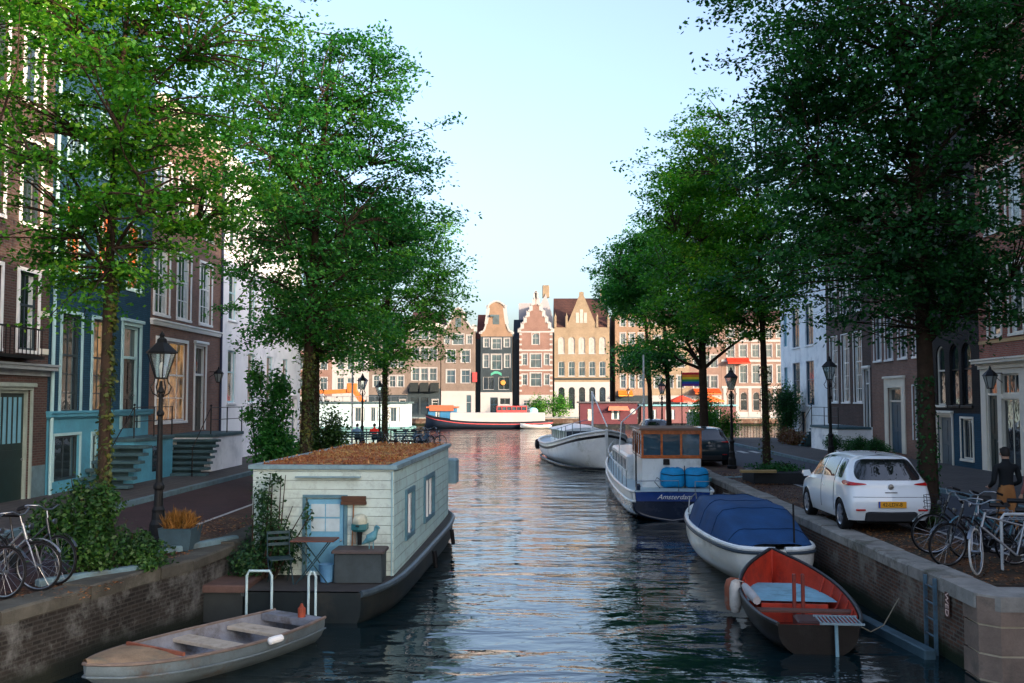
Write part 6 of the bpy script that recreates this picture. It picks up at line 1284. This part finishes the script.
# ------------------------------------------------------------------ bicycles
def bicycle(label, loc, rot, frame, tyre=rubber, steer=0., group='bicycles parked by the quays', basket=False, wall=None):
    """local +x = forward, wheels 0.7 m, origin on the ground midway between the hubs"""
    r = T('bicycle', label, 'bicycle', loc, group=group, rot=rot); R = .345; wb = .56
    def wheel(cx, turn):
        g = Matrix.Translation((cx, 0, R)) @ Matrix.Rotation(turn, 4, 'Z')
        w_ = MB(); w_.tube([tuple(g @ Vector((R*cos(2*pi*k/36)*.955, 0, R*sin(2*pi*k/36)*.955))) for k in range(36)], .017, 7, closed=True); wo = w_.build('wheel', wall or tyre, r, smooth=60)
        w_ = MB(); w_.tube([tuple(g @ Vector((R*cos(2*pi*k/36)*.895, 0, R*sin(2*pi*k/36)*.895))) for k in range(36)], .010, 5, closed=True)
        w_.build('rim', steel, wo)
        w_ = MB()
        for k in range(18):
            a = 2*pi*k/18; b_ = a+.9*(1 if k % 2 else -1); w_.tube([tuple(g @ Vector((.02*cos(b_), .03*(1 if k % 4 < 2 else -1), .02*sin(b_)))), tuple(g @ Vector((R*.89*cos(a), 0, R*.89*sin(a))))], .0016, 3)
        w_.tube([tuple(g @ Vector((0, -.05, 0))), tuple(g @ Vector((0, .05, 0)))], .022, 8); w_.build('spokes', steel, wo)
        m_ = MB(); n = 12; m_.loft([[tuple(g @ Vector(((R+.03)*cos(a), y, (R+.03)*sin(a)-.0))) for y in (-.026, 0, .026)] for a in ([.25+2.4*k/n for k in range(n+1)] if cx < 0 else [.5+2.0*k/n for k in range(n+1)])], closed=False); m_.build('mudguard', frame, r, smooth=60)
    wheel(-wb, 0)
    hs_ = Vector((wb-.05, 0, R)); head = Vector((wb-.22, 0, .86)); G = Matrix.Translation((wb-.10, 0, 0)) @ Matrix.Rotation(steer, 4, 'Z') @ Matrix.Translation((-(wb-.10), 0, 0))
    bb = Vector((-.1, 0, .29)); seat = Vector((-.25, 0, .80)); rh = Vector((-wb, 0, R))
    f = MB(); ht = Vector((wb-.24, 0, .92)); hb_ = Vector((wb-.175, 0, .70))
    f.tube([hb_, ht], .022, 8); f.tube([bb, hb_-Vector((.01, 0, .0))], .019, 8); f.tube([bb+Vector((-.03, 0, .1)), ht-Vector((0, 0, .12))] if wall is None else [seat-Vector((0, 0, .08)), ht-Vector((0, 0, .06))], .016, 8); f.tube([bb, seat], .017, 8)
    for s_ in (-.05, .05): f.tube([bb, rh+Vector((0, s_, 0))], .010, 6); f.tube([seat-Vector((0, 0, .1)), rh+Vector((0, s_, 0))], .009, 6)
    f.build('frame', frame, r, smooth=50)
    # steered assembly
    def tp(p): return tuple(G @ Vector(p))
    g = Matrix.Translation((wb, 0, R)); wheel_c = Vector(tp((wb, 0, R)))
    g2 = MB()
    W0 = MB(); 
    def wheel2():
        gg = G @ Matrix.Translation((wb, 0, R))
        w_ = MB(); w_.tube([tuple(gg @ Vector((R*cos(2*pi*k/36)*.955, 0, R*sin(2*pi*k/36)*.955))) for k in range(36)], .017, 7, closed=True); wo = w_.build('wheel', wall or tyre, r, smooth=60)
        w_ = MB(); w_.tube([tuple(gg @ Vector((R*cos(2*pi*k/36)*.895, 0, R*sin(2*pi*k/36)*.895))) for k in range(36)], .010, 5, closed=True); w_.build('rim', steel, wo)
        w_ = MB()
        for k in range(18):
            a = 2*pi*k/18; b_ = a+.9*(1 if k % 2 else -1); w_.tube([tuple(gg @ Vector((.02*cos(b_), .03*(1 if k % 4 < 2 else -1), .02*sin(b_)))), tuple(gg @ Vector((R*.89*cos(a), 0, R*.89*sin(a))))], .0016, 3)
        w_.tube([tuple(gg @ Vector((0, -.05, 0))), tuple(gg @ Vector((0, .05, 0)))], .022, 8); w_.build('spokes', steel, wo)
        m_ = MB(); n = 10; m_.loft([[tuple(gg @ Vector(((R+.03)*cos(a), y, (R+.03)*sin(a)))) for y in (-.026, 0, .026)] for a in [.55+2.0*k/n for k in range(n+1)]], closed=False); m_.build('mudguard', frame, r, smooth=60)
    wheel2()
    k_ = MB()
    for s_ in (-.06, .06): k_.tube([tp((wb, s_, R)), tp((wb-.09, s_, .62)), tp((wb-.15, s_*.6, .70))], .011, 6)
    k_.build('fork', frame, r, smooth=50)
    hbm = MB(); hbm.tube([tp((wb-.235, 0, .9)), tp((wb-.27, 0, 1.04))], .013, 7)
    hbm.tube([tp((wb-.50, -.29, 1.05)), tp((wb-.34, -.29, 1.10)), tp((wb-.25, -.18, 1.10)), tp((wb-.24, -.06, 1.04)), tp((wb-.24, .06, 1.04)), tp((wb-.25, .18, 1.10)), tp((wb-.34, .29, 1.10)), tp((wb-.50, .29, 1.05))], .012, 7)
    ho = hbm.build('handlebar', steel, r, smooth=60); gr_ = MB()
    for s_ in (-.29, .29): gr_ = MB(); gr_.tube([tp((wb-.5, s_, 1.05)), tp((wb-.38, s_, 1.088))], .019, 7); gr_.build('grip', rubber, ho)
    s_ = MB(); s_.tube([tuple(seat), (-.28, 0, .93)], .013, 6); s_.loft([[(x, y*w_, .95+z) for y, z in ((-1, 0), (-.6, .035), (0, .045), (.6, .035), (1, 0), (0, -.03))] for x, w_ in ((-.42, .08), (-.38, .11), (-.3, .10), (-.2, .045), (-.12, .02))]); s_.build('saddle', M('black_saddle', (.015, .013, .012), .5), r, smooth=60)
    c = MB(); c.lathe([(.09, -.045), (.092, -.04), (.09, -.036)], tuple(bb), 18, axis='y'); c.tube([tuple(bb+Vector((0, -.07, 0))), tuple(bb+Vector((.1, -.08, -.12)))], .01, 5); c.tube([tuple(bb+Vector((0, .07, 0))), tuple(bb+Vector((-.1, .08, .12)))], .01, 5)
    for a, y in ((Vector((.1, -.12, -.13)), 0), (Vector((-.1, .12, .12)), 0)): p = bb+a; c.box(p.x-.04, p.x+.04, p.y-.035, p.y+.035, p.z-.01, p.z+.01)
    c.bar(tuple(bb+Vector((.05, -.05, .05))), tuple(rh+Vector((-.0, -.05, .03))), .02, .12); c.build('crank', black, r)
    k_ = MB()
    for y in (-.06, .06): k_.tube([(-.34, y, .74), (-.80, y, .74), (-.80, y, .72), (-wb, y, R)], .007, 5)
    for q in range(5): k_.tube([(-.4-.09*q, -.06, .74), (-.4-.09*q, .06, .74)], .005, 5)
    k_.build('luggage_rack', dullsteel, r)
    l = MB(); l.lathe([(.02, 0), (.04, .03), (.042, .05), (0, .055)], (wb-.14, 0, .88), 10, axis='x'); l.build('headlamp', steel, r)
    if basket:
        b = MB(); n = 12
        for z in (.78, .88, .98): b.tube([tp((wb-.02+.17*cos(2*pi*k/n), .2*sin(2*pi*k/n), z)) for k in range(n)], .005, 4, closed=True)
        for k in range(n): b.tube([tp((wb-.02+.14*cos(2*pi*k/n), .17*sin(2*pi*k/n), .76)), tp((wb-.02+.17*cos(2*pi*k/n), .2*sin(2*pi*k/n), .99))], .004, 4)
        b.build('basket', black, r)
    return r
fblk = M('black_bike_paint', (.02, .022, .026), .25, .1, 5, coat=.5, bmp=0); fsil = M('silver_bike_paint', (.26, .28, .31), .3, .1, 5, metal=.6, bmp=0); fred = M('red_bike_paint', (.5, .015, .02), .3, .1, 5, coat=.5, bmp=0); fteal = M('teal_bike_paint', (.03, .12, .16), .3, .1, 5, coat=.5, bmp=0)
lean = rad(5)
ww = M('white_tyre', (.5, .5, .48), .6, .1, 5)
B1 = bicycle('silver bicycle with pale tyres at the quay edge, in front of the other right-hand bicycles', (7.02, 15.15, QZ), (lean, 0, pi-.05), fsil, wall=ww, steer=.95)
bicycle('black bicycle leaning in the row behind the silver bicycle', (6.95, 16.0, QZ), (-lean, 0, pi+.12), fblk, steer=.12, basket=False)
bicycle('black bicycle with a wire basket, closest to the big dark trunk', (7.2, 17.2, QZ), (-lean, 0, pi+.1), fblk, steer=-.25, basket=True)
bicycle('teal bicycle with raised handlebar between the black bicycles on the right', (7.55, 16.6, QZ), (lean*.6, 0, pi-.15), fteal, steer=.4)
bicycle('black bicycle by the left wall whose front wheel stands closest to the shrub', (-7.35, 14.15, QZ), (-lean, 0, -.18), fblk, steer=-.15)
bicycle('silver bicycle between the black and the red one on the left', (-7.35, 13.65, QZ), (lean*.5, 0, -.2), fsil, steer=.1)
bicycle('black bicycle with pale worn rims, front one on the left quay', (-7.55, 13.1, QZ), (-lean, 0, -.16), fblk, steer=-.1)
bicycle('red bicycle at the far left edge of the quay', (-7.85, 12.75, QZ), (-lean, 0, -.12), fred, steer=.1)
st_ = T('bicycle_stand', 'pale steel hoop stand beside the silver bicycle', 'bicycle stand', (7.1, 15.6, QZ)); MB().tube([(0, 0, 0), (0, 0, .78), (.05, 0, .85), (.95, 0, .85), (1.0, 0, .78), (1.0, 0, 0)], .024, 8).build('hoop', M('pale_hoop', (.5, .52, .52), .35, .1, 5), st_)
# small far bicycles at the river end
fb0 = bicycle('dark blue bicycle right of the bench tree at the river end, first of five', (-5.9, 54.6, QZ), (lean, 0, .3), M('blue_bike', (.03, .1, .18), .4, .1, 4), group='bicycles at the river end of the left bank')
for k, (x, y, a, lb) in enumerate(((-6.5, 54.3, .2, 'second'), (-7.05, 54.8, .5, 'third'), (-7.6, 54.4, .1, 'fourth'), (-6.2, 53.7, 1.0, 'last'))):
    dup(fb0, (x, y, QZ), 0, 'dark blue bicycle at the railing by the river, %s of five counted towards the bench' % lb, rot=(lean*(1 if k % 2 else -1), 0, a))
# ------------------------------------------------------------------ people
skinm = M('skin', (.45, .26, .18), .55, .06, 8, bmp=.05)
def figure(name, label, loc, rz, J, Ed, seg, mats, hair, face=True, hands=None, s=1.):
    """skin-modifier body; seg gives a material index per edge, faces take the nearest edge's"""
    r = T(name, label, 'person', loc, rz)
    me = bpy.data.meshes.new('b'); names = list(J); me.from_pydata([J[n][:3] for n in names], [(names.index(a), names.index(b_)) for a, b_ in Ed], []); t = bpy.data.objects.new('b', me); C.objects.link(t)
    md = t.modifiers.new('s', 'SKIN'); md.use_smooth_shade = True; md.branch_smoothing = .3
    for i, n in enumerate(names): sv = me.skin_vertices[0].data[i]; q = J[n][3]; sv.radius = q if isinstance(q, tuple) else (q, q); sv.use_root = (n == 'pelvis')
    t.modifiers.new('u', 'SUBSURF').levels = 2
    dg = bpy.context.evaluated_depsgraph_get(); m2 = bpy.data.meshes.new_from_object(t.evaluated_get(dg)); bpy.data.objects.remove(t)
    m2.materials.clear()
    for m in mats: m2.materials.append(m)
    segs = [(Vector(J[a][:3]), Vector(J[b_][:3]), mi) for (a, b_), mi in zip(Ed, seg)]
    for p in m2.polygons:
        c = p.center; best = None
        for a, b_, mi in segs:
            ab = b_-a; u = max(0, min(1, (c-a).dot(ab)/ab.length_squared)); d_ = (a+ab*u-c).length
            if best is None or d_ < best[0]: best = (d_, mi)
        p.material_index = best[1]; p.use_smooth = True
    m2.name = 'body'; o = bpy.data.objects.new('body', m2); C.objects.link(o); o.parent = r
    h = J['head']; hc = Vector(h[:3]); R = h[3][0] if isinstance(h[3], tuple) else h[3]
    b = MB(); rings = []
    for k in range(8):
        ph = pi*(.0+.62*k/7); rings.append([(hc.x+(R*1.10)*sin(ph)*cos(a)*.98, hc.y-.012+(R*1.2)*sin(ph)*sin(a)*(1 if sin(a) < 0 else .9), hc.z+.02+R*1.28*cos(ph)-(.03 if sin(a) < 0 and k > 4 else 0)+(.05 if sin(a) > .3 and k > 4 else 0)) for a in [2*pi*q/14 for q in range(14)]])
    b.loft(rings[1:]); b.build('hair', hair, r, smooth=60)
    b = MB()
    for s_ in (-1, 1): b.lathe([(0, -.012), (.02, -.008), (.024, 0), (.018, .01), (0, .012)], (hc.x+s_*(R*1.02), hc.y, hc.z-.01), 8, axis='x')
    b.tube([(hc.x, hc.y+R*.95, hc.z+.01), (hc.x, hc.y+R*1.18, hc.z-.025), (hc.x, hc.y+R*.98, hc.z-.035)], [.008, .014, .008], 6)
    b.build('ears_and_nose', skinm, r, smooth=60)
    b = MB()
    for s_ in (-1, 1): b.lathe([(0, -.006), (.011, 0), (0, .006)], (hc.x+s_*.032, hc.y+R*.93, hc.z+.012), 8, axis='y')
    b.build('eye', M('eye_dark', (.02, .015, .01), .2), r)
    for (w_, d_) in (hands or []):
        w_, d_ = Vector(w_), Vector(d_).normalized(); sd = d_.cross(Vector((0, 0, 1))); sd = sd.normalized() if sd.length > .1 else Vector((1, 0, 0)); b = MB()
        b.tube([w_-d_*.01, w_+d_*.04, w_+d_*.085], [.024, .036, .03], 8)
        for q, (o_, ln) in enumerate(((-.028, .06), (-.009, .072), (.010, .068), (.028, .054))): a = w_+d_*.075+sd*o_; b.tube([a, a+d_*ln*.55, a+d_*ln*.85+Vector((0, 0, -.018))], [.010, .009, .007], 6)
        a = w_+d_*.02-sd*.028; b.tube([a, a-sd*.025+d_*.03, a-sd*.02+d_*.06], [.011, .010, .008], 6)
        b.build('hand', skinm, r, smooth=60)
    return r
ED = [('pelvis', 'waist'), ('waist', 'chest'), ('chest', 'neck0'), ('neck0', 'neck'), ('neck', 'head'), ('head', 'crown_'),
      ('chest', 'shL'), ('shL', 'elL'), ('elL', 'wrL'), ('chest', 'shR'), ('shR', 'elR'), ('elR', 'wrR'),
      ('pelvis', 'hipL'), ('hipL', 'knL'), ('knL', 'anL'), ('anL', 'toL'), ('pelvis', 'hipR'), ('hipR', 'knR'), ('knR', 'anR'), ('anR', 'toR')]
SG = [1, 0, 0, 0, 2, 2, 0, 0, 0, 0, 0, 0, 1, 1, 1, 3, 1, 1, 1, 3]
def standing(label, loc, rz, shirt, trousers, hair, H=1.75, arms='front'):
    k = H/1.75; J = dict(pelvis=(0, 0, .95, (.15, .11)), waist=(0, .0, 1.1, (.135, .10)), chest=(0, -.01, 1.34, (.165, .115)), neck0=(0, -.01, 1.47, .065), neck=(0, .0, 1.53, .055), head=(0, .02, 1.63, (.078, .092)), crown_=(0, .015, 1.70, .06),
        shL=(-.19, -.01, 1.41, .062), shR=(.19, -.01, 1.41, .062), hipL=(-.09, 0, .88, .095), hipR=(.09, 0, .88, .095), knL=(-.1, .05, .5, .062), knR=(.1, -.04, .5, .062), anL=(-.1, .10, .09, .042), anR=(.11, -.16, .11, .042), toL=(-.11, .25, .04, .036), toR=(.12, -.03, .035, .036))
    if arms == 'front': J.update(elL=(-.245, -.03, 1.14, .046), wrL=(-.2, .18, 1.04, .032), elR=(.245, -.03, 1.14, .046), wrR=(.2, .18, 1.06, .032)); hs_ = [((-.2, .18, 1.04), (.5, .8, -.1)), ((.2, .18, 1.06), (-.5, .8, -.1))]
    else: J.update(elL=(-.25, -.03, 1.14, .044), wrL=(-.26, .08, .9, .03), elR=(.25, -.03, 1.14, .044), wrR=(.26, .05, .9, .03)); hs_ = [((-.26, .08, .9), (0, .2, -1)), ((.26, .05, .9), (0, .2, -1))]
    r = figure('person', label, loc, rz, J, ED, SG, [shirt, trousers, skinm, M('shoe_dark', (.03, .025, .02), .5)], hair, hands=hs_); r.scale = (k, k, k); return r
def seated(label, loc, rz, shirt, trousers, hair):
    J = dict(pelvis=(0, 0, .54, (.15, .12)), waist=(0, -.02, .68, (.13, .10)), chest=(0, -.0, .92, (.165, .115)), neck0=(0, .02, 1.04, .062), neck=(0, .04, 1.1, .052), head=(0, .07, 1.2, (.078, .09)), crown_=(0, .065, 1.27, .06),
        shL=(-.19, .0, .98, .06), shR=(.19, .0, .98, .06), elL=(-.27, .08, .74, .045), wrL=(-.14, .3, .66, .03), elR=(.27, .08, .74, .045), wrR=(.14, .3, .66, .03),
        hipL=(-.1, .06, .5, .09), hipR=(.1, .06, .5, .09), knL=(-.13, .46, .5, .062), knR=(.13, .46, .5, .062), anL=(-.12, .48, .09, .04), anR=(.14, .42, .09, .04), toL=(-.12, .63, .04, .035), toR=(.15, .57, .04, .035))
    return figure('person', label, loc, rz, J, ED, SG, [shirt, trousers, skinm, M('shoe_dark', (.03, .025, .02), .5)], hair, hands=[((-.14, .3, .66), (.3, .9, -.2)), ((.14, .3, .66), (-.3, .9, -.2))])
hd = M('dark_hair', (.015, .012, .01), .7); hbr = M('brown_hair', (.12, .05, .025), .7)
standing('man in a dark jumper and tan trousers walking behind the right bicycles', (8.25, 17.9, QZ), rad(8), M('dark_jumper', (.008, .01, .012), .85), M('tan_trousers', (.28, .12, .04), .8), hd, 1.78)
standing('person in a dusky pink top beside the man in the dark jumper', (9.25, 18.9, QZ), rad(15), M('dusky_pink_top', (.3, .12, .11), .85), M('dark_trousers', (.02, .02, .025), .8), hbr, 1.64, 'down')
seated('seated person in a red jumper facing the river', (-9.0, 54.7, QZ), 0, M('red_jumper', (.75, .03, .02), .8), M('navy_trousers', (.02, .03, .05), .8), hd)
seated('seated person in a blue top on the bench beside the red jumper', (-9.95, 54.7, QZ), 0, M('light_blue_top', (.12, .22, .35), .8), M('navy_trousers', (.02, .03, .05), .8), hd)
# ------------------------------------------------------------------ street furniture
def bench(label, loc, rz, L=1.8):
    r = T('park_bench', label, 'bench', loc, rz); s = MB()
    for k in range(4): s.box(-L/2, L/2, -.18+k*.1, -.1+k*.1, .42, .45)
    s.build('seat', fold, r); s = MB()
    for k in range(3): s.box(-L/2, L/2, -.28-.01*k, -.25-.01*k, .55+k*.12, .64+k*.12)
    s.build('backrest', fold, r)
    for x in (-L/2+.15, L/2-.15): l = MB(); l.bar((x, .18, 0), (x, .18, .42), .05); l.bar((x, -.2, 0), (x, -.3, .9), .05); l.bar((x, -.21, .41), (x, .2, .41), .045); l.build('leg', black, r)
bench('dark bench with two seated people at the river end of the left bank', (-9.75, 54.55, QZ), 0, 2.6)
bench('dark empty bench right of the tree at the river end', (-7.3, 56.0, QZ), 0, 1.6)
rl = T('railing', 'thin iron railing along the river end of the left bank', 'railing', (-14, 56.8, QZ)); b = MB(); 
for k in range(7): b = MB(); b.tube([(k*1.4, 0, 0), (k*1.4, 0, .95)], .03, 6); b.build('railing_post', black, rl)
b = MB(); b.tube([(0, 0, .93), (8.4, 0, .93)], .02, 6); b.tube([(0, 0, .5), (8.4, 0, .5)], .015, 6); b.build('rails', black, rl)
rl = T('railing', 'dark fence at the river end of the right bank', 'railing', (8.2, 67.2, QZ)); b = MB()
for k in range(40): b.tube([(k*.2, 0, 0), (k*.2, 0, 1.0)], .015, 4)
b.build('balusters', black, rl); MB().bar((0, 0, 1.02), (7.9, 0, 1.02), .05).build('top_rail', black, rl)
hd_ = T('notice_board', 'pale grey blank board beyond the dark fence on the right bank', 'board', (9.9, 66.8, QZ+.6)); MB().bev(0, 2.1, -.05, .05, .3, 1.2, .02).build('panel', M('board_grey', (.45, .46, .4), .6), hd_)
for x in (.1, 2.0): MB().bar((x, 0, -.6), (x, 0, .3), .07).build('leg', dullsteel, hd_)
fl = T('rainbow_flag', 'rainbow flag on a pole at the river end of the right bank', 'flag', (8.9, 62., QZ)); MB().tube([(0, 0, 0), (0, 0, 4.4)], .03, 6).build('pole', black, fl)
for k, c in enumerate(((.6, .02, .03), (.8, .25, .02), (.75, .55, .03), (.03, .3, .08), (.02, .08, .4), (.15, .03, .25))):
    z = 4.3-k*.14; MB().loft([[(x, .06*sin(x*6+.5), z), (x, .06*sin(x*6+.5), z-.139)] for x in [i*.1 for i in range(14)]], closed=False).build('stripe', M('flag%d' % k, c, .7), fl)
pl = T('planter_box', 'square blue-grey planter with dry grass beside the nearest left street lamp', 'planter', (-6.25, 17.4, QZ)); b = MB(); b.loft([[(x*s_, y*s_, z) for x, y in ((-1, -1), (1, -1), (1, 1), (-1, 1))] for s_, z in ((.24, 0), (.29, .38), (.30, .39), (.26, .39), (.25, .34))]); b.build('box', M('blue_grey_planter', (.04, .075, .095), .7, .25, 3, bmp=.5), pl); MB().box(-.24, .24, -.24, .24, .28, .33).build('soil', earth, pl)
for (a, b_, lb) in (((-6.35, 16.6), (-5.5, 18.5), 'low stone kerb beam beside the blue-grey planter'), ((-6.9, 13.9), (-5.85, 15.3), 'low stone kerb beam edging the shrub bed by the left bicycles')):
    d_ = Vector(b_)-Vector(a); r = T('kerb_beam', lb, 'kerb stone', (a[0]-.1, a[1], QZ), rz=atan2(d_.y, d_.x)); MB().bev(0, d_.length, -.08, .08, 0, .1, .02).build('beam', bluestone, r)
bd = T('planted_bed', 'low black tree box around the right trunk beyond the white car', 'tree box', (7.45, 32.2, QZ)); b = MB(); b.bev(-.75, 1.3, -.9, .9, 0, .35, .03); b.build('box', M('black_timber', (.02, .022, .025), .7, .3, 4), bd); b = MB(); b.bev(-1.2, -.1, -1.15, -.92, .36, .44, .01); b.build('plank', M('yellow_plank', (.35, .24, .1), .6, .2, 4), bd)
bushy('bed_plants', 'sparse dark plants in the tree box on the right bank', 7.6, 32.2, QZ+.35, [(0, 0, .1, .9, .7, .18)], 1500, .08, lfD, cat='plant', seed=50, stems=8)
pp = T('gangway', 'pale blue-green gangway beam from the cruiser to the right quay', 'gangway', (5.1, 33.6, .98), rz=rad(-68)); MB().bev(-.15, .15, -.6, 3.6, 0, .12, .03).build('beam', M('gangway_teal', (.14, .3, .32), .5, .15, 3), pp)
# fallen leaves on the quays, nobody could count them
R = np.random.default_rng(5); n = 5200; P = np.concatenate([np.stack([R.uniform(-7.2, -5.9, 1500), R.uniform(13, 22, 1500), np.full(1500, QZ+.012)], 1), np.stack([6.35+np.abs(R.normal(size=3700))*.8, R.uniform(14.3, 36, 3700), np.full(3700, QZ+.012)], 1)])
keep = P[:, 0] < 7.9; P = P[keep]; n = len(P); N = unit(np.array([0, 0, 1.])+R.normal(size=(n, 3))*.18); D = unit(np.cross(N, R.normal(size=(n, 3)))); P[:, 2] += R.random(n)*.012
lo = leafmesh('fallen_leaves', P, D, N, R.uniform(.035, .075, n), R.uniform(.03, .05, n), LEAF('fallen_leaf', (.06, .025, .01), (.2, .07, .02), (.32, .15, .04), .1), None); lo['kind'] = 'stuff'
bd = sheet('right_earth_strip', [(6.32, 14.4), (7.6, 14.4), (7.6, 22.5), (6.32, 22.5)], QZ-.014, BR('mossy_paving', (.11, .075, .05), (.08, .06, .04), (.05, .045, .03), .2, .1, .014, floor=True, stain=(.15, .06, .025)))
# gulls or swans are absent; drop helper data
for me in list(bpy.data.meshes):
    if me.users == 0: bpy.data.meshes.remove(me)
